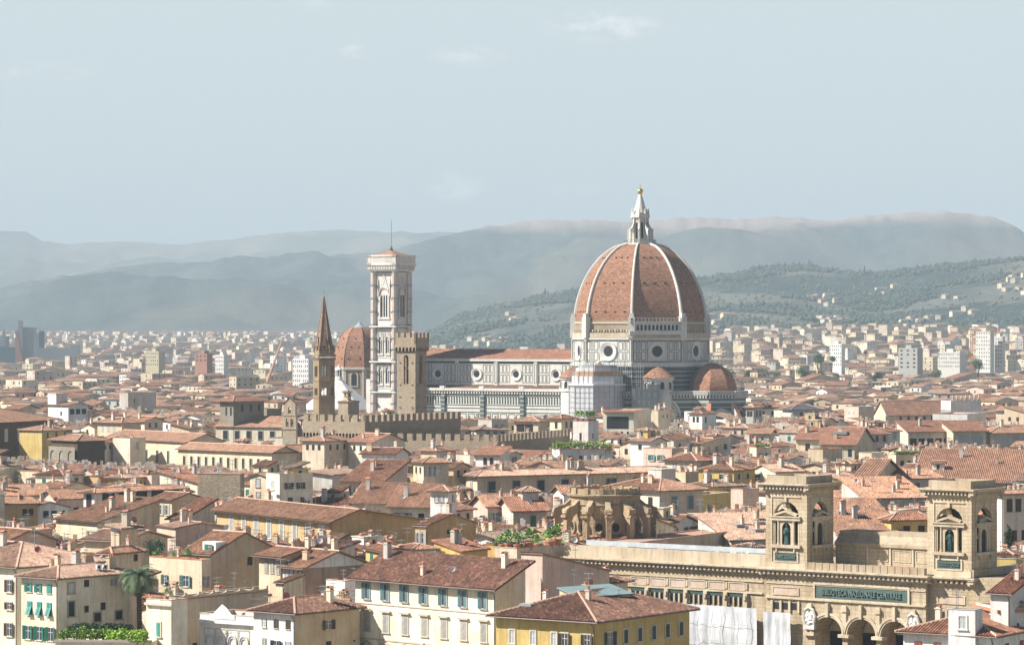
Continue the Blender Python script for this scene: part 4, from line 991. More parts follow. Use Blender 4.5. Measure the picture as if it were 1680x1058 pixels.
while a + st < x2:
    slab(mb, P0, a + .2, a + st - .9, ZC - 4.0, ZC - 2.9, -.05, 0, PINKP); frame(mb, P0, a, a + st - .7, ZC - 4.15, ZC - 2.75, .18, LIB_T, .16)
    slab(mb, P0, a + st - .55, a + st - .15, ZC - 3.9, ZC - 2.9, -.2, 0, LIB_T)
    slab(mb, P0, a, a + st - .8, ZC - 6.6, ZC - 4.9, -.03, 0, DARK); slab(mb, P0, a, a + st - .8, ZC - 5.2, ZC - 4.6, -.12, 0, GREENW)
    for k in range(4): slab(mb, P0, a + k * (st - 1.0) / 3, a + .28 + k * (st - 1.0) / 3, ZC - 6.6, ZC - 5.2, -.3, 0, LIB_T)
    slab(mb, P0, a + st - .75, a - .02 + st, ZC - 7, ZC - 4.5, -.55, 0, LIB_T); slab(mb, P0, a + st - .6, a - .15 + st, ZC - 5.6, ZC - 4.9, -.8, 0, LIB_T)
    a += st
mb.build('frieze_windows', lib)
for P, b0, b1 in ((PC, lx(1268, -1), lx(1312, -1)), (P0, lx(1538), lx(1584))):
    mb = MB()
    frame(mb, P, b0, b1, ZC - 4.3, ZC - 2.9, .2, LIB_T, .16); slab(mb, P, b0 + .3, b1 - .3, ZC - 4.1, ZC - 3.1, -.05, 0, PINKP)
    for k in range(3): slab(mb, P, b0 + .3 + k * 1.7, b0 + 1.3 + k * 1.7, ZC - 6.6, ZC - 5.5, -.04, 0, DARK)
    for k in range(4): slab(mb, P, b0 + k * 1.7 - .1, b0 + .25 + k * 1.7, ZC - 7, ZC - 5.2, -.3, 0, LIB_T)
    mb.build('frieze_windows', lib)
mb = MB()
for c in ac:
    n = 16
    for k in range(n):
        t0, t1 = math.pi * k / n, math.pi * (k + 1) / n
        for r0, r1, pr in ((2.65, 2.95, .22), (2.95, 3.3, .34)):
            mb.face([PC(c - r0 * math.cos(t0), -pr, 7.8 + r0 * math.sin(t0)), PC(c - r0 * math.cos(t1), -pr, 7.8 + r0 * math.sin(t1)), PC(c - r1 * math.cos(t1), -pr, 7.8 + r1 * math.sin(t1)), PC(c - r1 * math.cos(t0), -pr, 7.8 + r1 * math.sin(t0))], LIB_T)
            mb.face([PC(c - r1 * math.cos(t0), -pr, 7.8 + r1 * math.sin(t0)), PC(c - r1 * math.cos(t1), -pr, 7.8 + r1 * math.sin(t1)), PC(c - r1 * math.cos(t1), 0, 7.8 + r1 * math.sin(t1)), PC(c - r1 * math.cos(t0), 0, 7.8 + r1 * math.sin(t0))], LIB_T)
    mb.face([PC(c - 2.5 * math.cos(math.pi * k / 12), 4.45, 7.8 + 2.5 * math.sin(math.pi * k / 12)) for k in range(13)][::-1], LIB_T)
    slab(mb, PC, c - .25, c + .25, 10.4, 12.6, -.6, 0, LIB_T)
for c in [ac[0] - 3.4] + [(ac[0] + ac[1]) / 2, (ac[1] + ac[2]) / 2] + [ac[2] + 3.4]:
    slab(mb, PC, c - 1.0, c + 1.0, 7.3, 7.8, -.6, 1, LIB_T); slab(mb, PC, c - .35, c + .35, 8.6, 12.4, -.3, 0, LIB_T); slab(mb, PC, c - .5, c + .5, 11.4, 12.2, -.5, 0, LIB_T)
mb.build('arcade_trim', lib)
for c in (lx(1331, -1), lx(1501, -1)):
    mb = MB()
    for k in range(7): mb.lathe([(0, 0), (.7 - .05 * k, .25 * (k + 1)), (0, .5 * (k + 1))], 8, WHITEP, (-1.35 - .12 * (k % 2), -(c + .34 * math.sin(k * 2.3))))
    mb.prism([(-1.8, -c - 1.0), (-1.2, -c - 1.0), (-1.2, -c + 1.0), (-1.8, -c + 1.0)][::-1], -.6, .2, MARBLE); mb.tube([(-1.6, -c - .8, .2), (-1.75, -c - 1.1, 1.4), (-1.6, -c - .7, 2.5), (-1.7, -c, 2.9), (-1.6, -c + .7, 2.5), (-1.75, -c + 1.1, 1.4), (-1.6, -c + .8, .2)], .26, MARBLE, 6)
    o = mb.build('coat_of_arms', lib, (0, 0, 8.9))
# sign
s0, s1 = lx(1339, -1), lx(1491, -1); mb = MB()
slab(mb, PC, s0, s1, 13.35, 15.5, -.06, 0, plain('verdigris panel', (.085, .13, .115), .7, .2, .8)); frame(mb, PC, s0 - .35, s1 + .35, 13.0, 15.85, .35, LIB_T, .25)
sign = mb.build('sign_panel', lib)
def text(body, width, height, parent, loc, rot, mat, ext=.09, name='inscription', sp=1.1):
    cu = bpy.data.curves.new(name, 'FONT'); cu.body = body; cu.extrude = ext; cu.space_character = sp; cu.offset = .018; cu.align_x = 'CENTER'; cu.resolution_u = 3
    to = bpy.data.objects.new(name, cu); COL.objects.link(to); bpy.context.view_layer.update()
    me = bpy.data.meshes.new_from_object(to.evaluated_get(bpy.context.evaluated_depsgraph_get())); COL.objects.unlink(to); bpy.data.objects.remove(to)
    xs = [v.co.x for v in me.vertices]; ys = [v.co.y for v in me.vertices]; w = max(xs) - min(xs); h = max(ys) - min(ys)
    for v in me.vertices: v.co.x = (v.co.x - (max(xs) + min(xs)) / 2) * width / w; v.co.y = (v.co.y - (max(ys) + min(ys)) / 2) * height / h
    me.materials.clear(); me.materials.append(mat); me.name = name
    o = link(name, me, parent, loc); o.rotation_euler = rot
    return o
LET = plain('raised bronze letters', (.13, .19, .175), .6, .1)
text('BIBLIOTECA NAZIONALE CENTRALE', (s1 - s0) * .86, .92, sign, PC((s0 + s1) / 2, -.14, 14.4), (R(90), 0, R(-90)), LET, .16)
# towers
def lib_tower(xr, off, parent):
    w = 7.9; T = MB(); z0, z1 = ZC, 30.6
    faces_ = [(lambda x, d, z: (d + off, -(xr - w + x), z)), (lambda x, d, z: (off + x, -xr + d, z)), (lambda x, d, z: (off + w - d, -(xr - x), z)), (lambda x, d, z: (off + w - x, -xr + w - d, z))]
    top = MB(); nich = MB()
    for i, P in enumerate(faces_):
        arch_wall(T, P, 0, w, z0, z1, [(w / 2, 2.42, 21.6, 26.1)], LIB, .9)
        slab(T, P, 1.15, w - 1.15, 29.2, 29.35, -.15, 0, LIB_T); slab(T, P, 1.15, 1.3, 19, 29.2, -.15, 0, LIB_T); slab(T, P, w / 2 - .2, w / 2 + .2, 28.5, 29.3, -.3, .2, LIB_T)
        slab(T, P, 0, w, z0, z0 + .9, -.12, 0, LIB_T)
        cornice(top, P, -1.0, w + 1.0, 31.5, 1.15, .62); slab(top, P, .2, w - .2, 31.5, 32.7, .1, .5, WR)
        # aedicule in the opening
        e = nich; slab(e, P, 1.15, w - 1.15, 25.5, 26.0, -.35, .7, LIB_T); slab(e, P, 1.1, w - 1.1, 26.0, 26.2, -.5, .7, LIB_T); slab(e, P, 1.1, w - 1.1, 21.1, 21.6, -.5, .9, LIB_T)
        for sg in (-1, 1): slab(e, P, w / 2 + sg * 1.7 - .12, w / 2 + sg * 1.7 + .12, 20.5, 21.1, -.4, 0, LIB_T)
        for x in (w / 2 - 1.45, w / 2 + 1.45): e.lathe([(.3, 21.6), (.3, 21.8), (.23, 21.9), (.2, 25.1), (.3, 25.4), (.3, 25.5)], 10, LIB_T, P(x, 0.0, 0)[:2])
        for x in (w / 2 - 2.3, w / 2 + 2.3): slab(e, P, x - .13, x + .13, 21.6, 25.5, .1, .5, LIB_T)
        for sg in (-1, 1):
            for zz, dd in ((26.2, -.45), (26.35, -.25)):
                p = [P(w / 2 + sg * 2.1, dd, zz), P(w / 2, dd, zz + .62), P(w / 2, dd, zz + .84), P(w / 2 + sg * 2.2, dd, zz + .18)]; q = [P(w / 2 + sg * 2.1, .6, zz), P(w / 2, .6, zz + .62), P(w / 2, .6, zz + .84), P(w / 2 + sg * 2.2, .6, zz + .18)]
                e.face(p, LIB_T); e.face(q, LIB_T); e.face([p[3], p[2], q[2], q[3]], LIB_T); e.face([p[0], p[1], q[1], q[0]], LIB_T)
        e.face([P(w / 2 - 1.7, .1, 26.2), P(w / 2 + 1.7, .1, 26.2), P(w / 2, .1, 26.8)], LIB_T)
        arch_wall(e, P, w / 2 - 1.25, w / 2 + 1.25, 21.6, 25.5, [(w / 2, .82, 21.6, 24.3)], LIB_T, .25); 
        n = 8
        for k in range(n):                           # niche half cylinder
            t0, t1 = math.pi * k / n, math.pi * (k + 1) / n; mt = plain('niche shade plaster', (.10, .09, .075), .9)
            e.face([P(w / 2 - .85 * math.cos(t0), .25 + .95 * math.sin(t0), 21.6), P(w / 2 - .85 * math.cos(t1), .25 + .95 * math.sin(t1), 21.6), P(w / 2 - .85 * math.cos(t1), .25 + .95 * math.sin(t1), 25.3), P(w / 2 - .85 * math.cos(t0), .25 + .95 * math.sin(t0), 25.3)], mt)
    T.box(off + .3, off + w - .3, -(xr - .3), -(xr - w + .3), 21.2, 21.6, LIB); T.box(off + .2, off + w - .2, -(xr - .2), -(xr - w + .2), 30.3, 30.7, LIB)
    tw = T.build('tower', parent); top.build('tower_cornice', tw); nich.build('niche_screen', tw)
    pq = MB(); P = faces_[0]; slab(pq, P, w / 2 - 2.1, w / 2 + 2.1, 19.0, 20.3, -.08, 0, plain('verdigris panel', (.085, .13, .115))); frame(pq, P, w / 2 - 2.35, w / 2 + 2.35, 18.75, 20.55, .25, LIB_T, .2)
    pl = pq.build('plaque', tw)
    return tw, pl, faces_[0], w
def statue(label, P, w, rob):
    base = P(w / 2, .15, 21.6); M_ = lib.matrix_basis; bp = Matrix.Translation((LX0, LY0, 0)) @ Matrix.Rotation(R(90) - TL, 4, 'Z') @ Vector(base)
    o = thing('statue', label, 'statue', bp, R(90) - TL - R(90))
    mb = MB(); s_ = 3.3 / 1.9
    def ell(prof, cx=0, cy=0, sx=1, sy=1, n=12, fold=0):
        for k in range(n):
            t0, t1 = 2 * math.pi * k / n, 2 * math.pi * (k + 1) / n
            f0, f1 = 1 + fold * math.sin(t0 * 6), 1 + fold * math.sin(t1 * 6)
            for (r0, z0), (r1, z1) in zip(prof, prof[1:]):
                mb.face([Vector((cx + r0 * sx * math.cos(t0) * f0, cy + r0 * sy * math.sin(t0) * f0, z0)) * s_, Vector((cx + r0 * sx * math.cos(t1) * f1, cy + r0 * sy * math.sin(t1) * f1, z0)) * s_,
                         Vector((cx + r1 * sx * math.cos(t1) * f1, cy + r1 * sy * math.sin(t1) * f1, z1)) * s_, Vector((cx + r1 * sx * math.cos(t0) * f0, cy + r1 * sy * math.sin(t0) * f0, z1)) * s_], BRONZE)
    ell([(0, 0), (.32, 0), (.32, .08), (0, .08)])
    if rob:
        ell([(.27, .08), (.22, .5), (.19, .9), (.20, 1.1), (.23, 1.4), (.20, 1.52), (.08, 1.60), (.065, 1.66)], 0, 0, 1, .75, 18, .06)
    else:
        for sx in (-.11, .12): ell([(.075, .08), (.085, .35), (.10, .6), (.12, .85), (.12, .95)], sx, 0 if sx < 0 else -.06)
        ell([(.20, .75), (.19, 1.0), (.19, 1.15), (.23, 1.42), (.19, 1.53), (.075, 1.60), (.06, 1.66)], 0, 0, 1, .72, 18, .04); ell([(.10, .15), (.16, .6), (.20, 1.2), (.12, 1.5)], .1, .12, 1, .5, 12, .1)
    ell([(.05, 1.62), (.085, 1.68), (.105, 1.76), (.10, 1.83), (.06, 1.89), (0, 1.91)], 0, -.02, .9, 1.05); ell([(0.03, 1.72), (.02, 1.76)], 0, -.13)
    tb = lambda pts, r: mb.tube([Vector(p) * s_ for p in pts], [x * s_ for x in r], BRONZE, 7)
    tb([(-.22, 0, 1.46), (-.30, -.05, 1.2), (-.12, -.24, 1.12)], [.075, .06, .045]); tb([(.22, 0, 1.46), (.31, 0, 1.18), (.2 if rob else .34, -.2 if rob else -.05, 1.25 if rob else .92)], [.075, .06, .045])
    if rob: mb.box(-.2 * s_, .06 * s_, -.33 * s_, -.24 * s_, 1.02 * s_, 1.3 * s_, BRONZE)
    mb.build('figure', o)
tw, pl, P, w = lib_tower(lx(1325, -1), -1.2, lib); text('DANTE ALIGHIERI', 3.7, .55, pl, P(w / 2, -.13, 19.65), (R(90), 0, R(-90)), LET, .12)
statue('green bronze robed statue in the front niche of the left library tower', P, w, True)
tw, pl, P, w = lib_tower(0.0, 0.0, lib); text('GALILEO GALILEI', 3.7, .55, pl, P(w / 2, -.13, 19.65), (R(90), 0, R(-90)), LET, .12)
statue('green bronze statue striding in the front niche of the right library tower', P, w, False)
# roof terrace wall between the towers
mb = MB(); b0, b1 = lx(1325, -1) + .1, -8.2
slab(mb, P0, b0, b1, ZC, 21.3, 7.2, 8.5, LIB); slab(mb, P0, b0, b1, 21.3, 21.8, 6.8, 8.5, WR); slab(mb, P0, b0, b1, 21.8, 23.6, 8.4, 13, WR)
mb.face([P0(b0, 6.9, 21.8), P0(b1, 6.9, 21.8), P0(b1, 8.4, 23.0), P0(b0, 8.4, 23.0)], WR)
for i in range(4): a = b0 + 6 + i * 4.2; slab(mb, P0, a, a + .35, ZC, 21.3, 7.0, 7.2, LIB_T); frame(mb, PD(7.2), a + .6, a + 4.0, ZC + 1.2, 21.0, .2, LIB_T, .1)
mb.build('roof_terrace_wall', lib)
mb = MB()
for z in (.55, 1.05): mb.tube([P0(-19, 1.0, ZC + z), P0(-9, 1.0, ZC + z)], .035, CLAY, 4)
for i in range(6): mb.tube([P0(-19 + 2 * i, 1, ZC), P0(-19 + 2 * i, 1, ZC + 1.1)], .035, CLAY, 4)
mb.build('handrail', lib)
# sheeting hung in front of the lower library wall
sh = thing('scaffold_sheeting', 'large white dust sheets hung over scaffolding on the lower library wall', 'sheeting', (LX0, LY0, 0), R(90) - TL)
def drape(x0, x1, z1, d, nm='sheet'):
    n, k = 60, 14; mb = MB(); V = []
    for j in range(k + 1):
        for i in range(n + 1):
            x = x0 + (x1 - x0) * i / n; z = z1 * j / k
            dd = d - .30 * noise.noise(Vector((x * .8, z * .12, 1))) - .10 * abs(noise.noise(Vector((x * 1.1 + z * .7, z * .5 - x * .3, 7)))) * 3 - .25 * noise.noise(Vector((x * .25 + z * .3, z * .2, 4)))
            V.append(P0(x, dd, z))
    me = bpy.data.meshes.new(nm); me.from_pydata(V, [], [(j * (n + 1) + i, j * (n + 1) + i + 1, (j + 1) * (n + 1) + i + 1, (j + 1) * (n + 1) + i) for j in range(k) for i in range(n)])
    me.materials.append(SHEET); me.polygons.foreach_set('use_smooth', [True] * len(me.polygons)); me.update(); return link(nm, me, sh)
drape(lx(1040), x2 - .2, 11.1, -1.6); drape(lx(1262, -1), lx(1306, -1), 10.8, -2.6)
mb = MB()
for i in range(14): a = lx(1045) + i * 2.2; mb.tube([P0(a, -1.2, 0), P0(a, -1.2, 11.6)], .05, METAL, 5) if a < x2 else None
mb.build('pole_frame', sh)
mb = MB()
for i in range(9):
    a = lx(1130) + i * 2.6
    if a < x2 - .5: mb.tube([P0(a + .2 * math.sin(k * 1.7 + i), -2.12, .5 + k * 1.3) for k in range(9)], .028, METAL, 4)
for z in (2.6, 5.4, 8.2): mb.tube([P0(lx(1060) + k * 2.2, -2.12, z + .12 * math.sin(k * 1.3 + z)) for k in range(12) if lx(1060) + k * 2.2 < x2], .028, METAL, 4)
mb.build('seams', sh)
VIS.append((925, 1000, 550, 945)); VIS.append((1000, 1135, 548, 988)); VIS.append((1125, 1330, 540, 1058)); VIS.append((1256, 1645, 528, 1058)); FOOT.append((LX0, LY0, 38, 16, 85))

# ------------------------------------------------------------ baroque choir drum with volute buttresses
BXp, BY = 992, 618.0; bx = WX(BXp, BY)
dr = thing('church_drum', 'brown sandstone baroque church drum with scroll buttresses and a broken top', 'church drum', (bx, BY, 0), 0)
ST2 = wallmat('brown sandstone', (.50, .40, .27), .8, .2)
z0d, zt = 15.0, 25.8
def zb_(py): return WZ(py, BY - 8)
mb = MB(); mb.lathe([(7.6, 12), (7.6, zb_(830)), (7.9, zb_(829)), (7.6, zb_(828)), (7.6, zb_(817)), (8.2, zb_(815.5)), (8.3, zb_(813)), (7.4, zb_(812)), (7.4, zb_(803)), (7.0, zb_(803)), (7.0, zb_(812))], 40, ST2)
mb.disc((0, 0, zb_(813)), 7.2, (0, 0, 1), CLAY, 24)
for k in range(14):
    a = R(k * 360 / 14 + 6); Mx = Matrix.Rotation(a, 4, 'Z'); mb.box(6.8, 7.7, -.45, .45, zb_(812), zb_(801.5), ST2, M=Mx)
mb.build('drum', dr)
for k in range(9):
    a = R(-90 + (k - 4) * 27 + 3); Mx = Matrix.Rotation(a, 4, 'Z'); mb = MB()
    zs_ = [zb_(884), zb_(846), zb_(842), zb_(838), zb_(832), zb_(826), zb_(820)]
    pr = [(11.2, 10), (11.2, zs_[1]), (11.6, zs_[2]), (11.3, zs_[3]), (10.4, zs_[4]), (9.0, zs_[4] + .25), (8.4, zs_[5]), (7.4, zs_[6]), (7.4, zs_[3]), (9.2, zs_[1] - .3), (9.9, zs_[1] - 1.6), (10.0, 10)]
    q = [[Mx @ Vector((x, y, z)) for x, z in pr] for y in (-.55, .55)]
    mb.face(q[0], ST2); mb.face(q[1][::-1], ST2)
    for i in range(len(pr)): mb.face([q[1][i], q[1][(i + 1) % len(pr)], q[0][(i + 1) % len(pr)], q[0][i]], ST2)
    mb.box(9.8, 11.75, -.75, .75, zs_[1] - .35, zs_[1] + .1, ST2, M=Mx); mb.tube([Mx @ Vector((10.9, -.8, zs_[3] - .1)), Mx @ Vector((10.9, .8, zs_[3] - .1))], .55, ST2, 8)
    mb.build('scroll_buttress', dr)
for k in range(6):
    a = -90 + (k - 2.5) * 27 + 3; mb = MB(); P = faceP(a, 7.6); oval(mb, P, 0, zb_(866), .8, 1.35, ST2, DARK, .35, 14); mb.build('round_window', dr)
mb = MB(); mb.lathe([(7.5, zb_(878)), (12.2, zb_(886))], 30, T_ORANGE); mb.lathe([(12.0, 0), (12.0, zb_(886))], 30, ST2); mb.build('lower_roof', dr); dr.scale = (.88, .88, 1)
VIS.append((905, 1066, BY, 886)); FOOT.append((bx - 9, BY - 9, 90, 18, 18))

# ------------------------------------------------------------ fortress palace with its crenellated wings and tower
def merlons(mb, P, x0, x1, z, mat, w=1.7, gap=1.35, h=2.1, t=.9, clay=False):
    n = max(1, int((x1 - x0 + gap) / (w + gap))); st = (x1 - x0 + gap) / n
    for i in range(n): a = x0 + i * st; slab(mb, P, a, a + st - gap, z, z + h, 0, t, mat)
def wing(label, pl, pc, pr, py, z, yb, corbel, th=32, thick=None, wm=STONE, wmr=None):
    Cx, Y, th, Ll, Wr = solve(pl, None, pc, py, pr, z, th)
    o = thing('castle_wing', label, 'castle wing', (Cx, Y, 0), R(90 - th)); wmr = wmr or wm
    PL = lambda x, d, z_: (d, Ll - x, z_); PRr = lambda x, d, z_: (x, d, z_)
    mb = MB(); zz = z - 2.1; mb.box(.35, Wr, .35, Ll, 0, zz - .9, wm); slab(mb, PL, 0, Ll, zz - 3.4 if corbel else zz - .9, zz, -.02, 1.1, wm); slab(mb, PRr, 0, Wr, zz - 3.4, zz, -.02, 1.1, wmr)
    mb.build('wall', o); mb = MB(); merlons(mb, PL, 0, Ll, zz, wm); merlons(mb, PRr, 0, Wr, zz, wmr)
    mb.build('battlement', o)
    if corbel:
        mb = MB(); n = int(Ll / 1.25)
        arch_wall(mb, lambda x, d, z_: (d - .45, Ll - x, z_), 0, Ll, zz - 5.0, zz - 3.0, [((i + .5) * Ll / n, Ll / n * .36, zz - 5.0, zz - 4.0) for i in range(n)], wm, .45, DARK, seg=5)
        slab(mb, lambda x, d, z_: (d - .45, Ll - x, z_), 0, Ll, zz - 3.0, zz, 0, .5, wm); mb.build('corbel_arcade', o)
    g = MB(); g.face([(.9, .9, zz - .8), (Wr, .9, zz - .8), (Wr, Ll, zz - .8), (.9, Ll, zz - .8)], T_BROWN); g.build('roof', o)
    VIS.append((pl, pr, Y, yb)); FOOT.append((Cx, Y, th, Wr, Ll))
    return o
wing('upper crenellated palace wing below the bell tower, its right side dark', 498, 600, 756, 681, 30.0, 712, True, th=33)
wing('lower crenellated palace wing with a corbel arcade and a dark right side', 606, 818, 935, 713, 24.2, 737, True, th=22)
Cx, Y, th, Ll, Wr = solve(651, None, 682, 546, 699, 55.4, 33); Y = 1062.0; Cx = WX(681.5, Y); Ll, Wr = 7.4, 6.5
bg_ = thing('stone_tower', 'square sandstone tower with battlements, in front of the marble bell tower', 'stone tower', (Cx, Y, 0), R(57))
mb = MB(); zt = 50.6
PL = lambda x, d, z_: (d, Ll - x, z_); PRr = lambda x, d, z_: (x, d, z_); PB = lambda x, d, z_: (Wr - d, x, z_); PK = lambda x, d, z_: (Wr - x, Ll - d, z_)
for P, l in ((PL, Ll), (PRr, Wr), (PB, Ll), (PK, Wr)):
    arch_wall(mb, P, 0, l, 0, zt, [(l / 2, .95, 38.6, 47.2)], STONE, .9)
    for z in (45.5, 38.3, 34.2, 30.8):
        for x in (l * .15, l * .8): slab(mb, P, x, x + .5, z, z + .25, -.25, 0, EAVE)
mb.face([(0.5, .5, 38.0), (Wr - .5, .5, 38.0), (Wr - .5, Ll - .5, 38.0), (.5, Ll - .5, 38.0)], STONE); mb.build('shaft', bg_)
mb = MB()
for P, l in ((PL, Ll), (PRr, Wr), (PB, Ll), (PK, Wr)):
    Pp = lambda x, d, z_, P=P: P(x, d - .55, z_)
    n = 6; arch_wall(mb, Pp, -.5, l + .5, zt - 1.2, zt + 1.0, [(-.5 + (i + .5) * (l + 1) / n, (l + 1) / n * .34, zt - 1.2, zt - .35) for i in range(n)], STONE, .5, DARK, seg=5)
    slab(mb, Pp, -.55, l + .55, zt + 1.0, zt + 3.2, 0, .7, STONE); merlons(mb, Pp, -.55, l + .55, zt + 3.2, STONE, 1.1, .85, 1.6, .7)
mb.build('battlement', bg_)
mb = MB()
for P, l in ((PL, Ll), (PRr, Wr)):
    mb = MB(); slab(mb, P, l / 2 - .95, l / 2 + .95, 43.6, 44.1, .3, .6, EAVE); mb.build('bell_beam', bg_); FOOT.append((Cx, Y, 33, 7, 7))

# ------------------------------------------------------------ abbey tower with stone spire
AYp = 1045.0; ax = WX(531.5, AYp)
ab = thing('abbey_tower', 'slender six sided stone bell tower with a pointed tiled spire', 'bell tower', (ax, AYp, 0), 0)
def hexa(r, off=6): return [(r * math.cos(R(off + 60 * k)), r * math.sin(R(off + 60 * k))) for k in range(6)]
ABS = wallmat('abbey stone', (.40, .32, .21), .5, .5)
zA = lambda py: WZ(py, AYp)
mb = MB(); ra = 3.5; c6 = math.cos(R(30)); mb.prism(hexa(ra), 0, zA(652), ABS)
for k in range(6):
    P = faceP(36 + 60 * k, ra * c6); hw = ra / 2
    arch_wall(mb, P, -hw, hw, zA(652), zA(625), [(-.48, .40, zA(648), zA(638)), (.48, .40, zA(648), zA(638))], ABS, .5, None, seg=6)
    arch_wall(mb, P, -hw, hw, zA(625), zA(588), [(-.46, .38, zA(618), zA(602)), (.46, .38, zA(618), zA(602))], ABS, .5, None, seg=6)
    for py in (652, 625): slab(mb, P, -hw - .1, hw + .1, zA(py), zA(py) + .25, -.15, .1, ABS)
    for i in range(6): slab(mb, P, -hw + .1 + i * .58, -hw + .4 + i * .58, zA(590), zA(587), -.25, 0, ABS)
for py in (652, 625): mb.prism(hexa(ra - .4), zA(py) - .2, zA(py) + .1, ABS)
mb.prism(hexa(ra + .45), zA(585), zA(581.5), ABS); mb.build('shaft', ab)
SPI = tilemat('spire tiles', (.36, .23, .17), (.24, .155, .12), (.48, .35, .27), bump=.03, tile=(.4, .4))
mb = MB(); zs0, zs1 = zA(581), zA(487)
mb.prism(hexa(ra - .25), zA(581.5), zA(575), ABS); zsp = zA(575)
mb.prism(hexa(ra - .5), zsp, zs1, SPI, cap=False, r1=hexa(.12))
for k in range(6):
    P = faceP(36 + 60 * k, (ra - .3) * c6); q = [P(-1.35, 0, zsp - .3), P(1.35, 0, zsp - .3), P(0, 0.35, zA(552))]; mb.face(q, SPI, [(0, 0), (2.7, 0), (1.35, 5)])
    for a_, b_ in ((q[0], q[2]), (q[2], q[1])): mb.face([a_, b_, P(0, 2.0, zA(556))] if True else 0, SPI, [(0, 0), (0, 5), (2, 4)])
    oval(mb, P, 0, zsp + 1.1, .38, .75, ABS, DARK, .3, 10)
    a = R(6 + 60 * k); c = (math.cos(a), math.sin(a)); mb.tube([((ra - .5) * c[0], (ra - .5) * c[1], zsp), (.15 * c[0], .15 * c[1], zs1)], [.16, .07], ABS, 5); mb.lathe([(.35, zsp - .5), (.3, zsp + .9), (0, zsp + 2.2)], 6, ABS, ((ra - .3) * c[0], (ra - .3) * c[1]))
mb.tube([(0, 0, zs1 - .3), (0, 0, zA(474))], .05, METAL, 5); mb.box(-.3, .3, -.04, .04, zA(480), zA(479), METAL); mb.lathe([(0, zs1 - .1), (.25, zs1 + .15), (0, zs1 + .4)], 8, GOLD); mb.build('spire', ab); FOOT.append((ax - 4, AYp - 4, 90, 8, 8))

# ------------------------------------------------------------ chapel dome behind, baptistery roof
MY = 1640.0; mx = WX(590, MY); zM = lambda py: WZ(py, MY)
md = thing('chapel_dome', 'smaller red tiled dome half hidden behind the marble bell tower', 'dome', (mx, MY, 0), R(-10))
mb = MB(); mb.prism(octo(13.6), 0, zM(606), wallmat('grey brown drum', (.36, .31, .24), .5)); mb.prism(octo(14.3), zM(606), zM(602), TRIM)
for a in range(0, 360, 45):
    P = faceP(a, 13.6 * C8); slab(mb, P, -2.1, 2.1, zM(634), zM(612), -.35, 0, TRIM); slab(mb, P, -1.4, 1.4, zM(632), zM(616), -.4, 0, DARK); mb.face([P(-1.4 * math.cos(math.pi * i / 8), -.4, zM(616) + 1.3 * math.sin(math.pi * i / 8)) for i in range(9)][::-1], DARK)
    for sg in (-1, 1): slab(mb, P, sg * 4.6 - .5, sg * 4.6 + .5, 0, zM(606), -.3, 0, TRIM)
mb.build('drum', md)
mb = MB(); zz = [zM(602) + (zM(537) - zM(602)) * i / 14 for i in range(15)]; rM = lambda z: 3 + 10.7 * max(0, 1 - ((z - zz[0]) / (zz[-1] - zz[0] + .8)) ** 2) ** .62
for k in range(8):
    a, b_ = R(22.5 + 45 * k), R(67.5 + 45 * k)
    for z0, z1 in zip(zz, zz[1:]):
        r0, r1 = rM(z0), rM(z1)
        mb.face([(r0 * math.cos(a), r0 * math.sin(a), z0), (r0 * math.cos(b_), r0 * math.sin(b_), z0), (r1 * math.cos(b_), r1 * math.sin(b_), z1), (r1 * math.cos(a), r1 * math.sin(a), z1)], DT, [(k * 11, z0), (k * 11 + r0 * .76, z0), (k * 11 + r1 * .76, z1), (k * 11, z1)])
    mb.tube([(rM(z) * math.cos(a), rM(z) * math.sin(a), z) for z in zz], .22, T_BROWN, 5)
    am = R(45 * k)
    for z, xs in ((zz[3], (-3, 3)), (zz[7], (-2, 2)), (zz[10], (0,))):
        for x in xs: c = Vector((math.cos(am), math.sin(am), 0)) * rM(z) * C8 + Vector((-math.sin(am), math.cos(am), 0)) * x; mb.box(-.3, .3, -.3, .3, -.2, .4, DARK, M=Matrix.Translation(c + Vector((0, 0, z))) @ Matrix.Rotation(am, 4, 'Z'))
mb.build('dome_shell', md)
mb = MB(); mb.lathe([(5.2, zM(540)), (5.2, zM(538)), (3.2, zM(536.5)), (1.2, zM(532)), (0.9, zM(530)), (0, zM(528))], 16, LEAD); mb.build('lead_cap', md)
BTY = 1420.0; btx = WX(556, BTY); zB = lambda py: WZ(py, BTY)
bp_ = thing('baptistery', 'eight sided baptistery with a plain white pyramid roof and small lantern', 'baptistery', (btx, BTY, 0), ROT)
mb = MB(); mb.prism(octo(16.2), 0, zB(671), MARBLE); mb.prism(octo(16.8), zB(672), zB(669.5), MARBLE)
for a in range(0, 360, 45):
    P = faceP(a, 16.2 * C8)
    for i in range(3): frame(mb, P, -5.6 + i * 3.9, -2.2 + i * 3.9, zB(680), zB(673), .25, GREENW)
mb.build('wall', bp_); mb = MB(); mb.prism(octo(16.5), zB(669.5), zB(622), WHITEP, cap=False, r1=octo(1.2)); mb.build('roof', bp_)
mb = MB(); mb.lathe([(1.8, zB(625)), (1.7, zB(619)), (1.3, zB(617.5))], 8, MARBLE)
for k in range(8): mb.tube([(1.3 * math.cos(R(45 * k)), 1.3 * math.sin(R(45 * k)), zB(618)), (1.3 * math.cos(R(45 * k)), 1.3 * math.sin(R(45 * k)), zB(607))], .22, MARBLE, 5)
mb.lathe([(.9, zB(618)), (.9, zB(607))], 8, DARK); mb.lathe([(1.7, zB(607.5)), (1.7, zB(606)), (.6, zB(602)), (.3, zB(600)), (.45, zB(598.5)), (0, zB(597))], 10, MARBLE); mb.build('lantern', bp_)
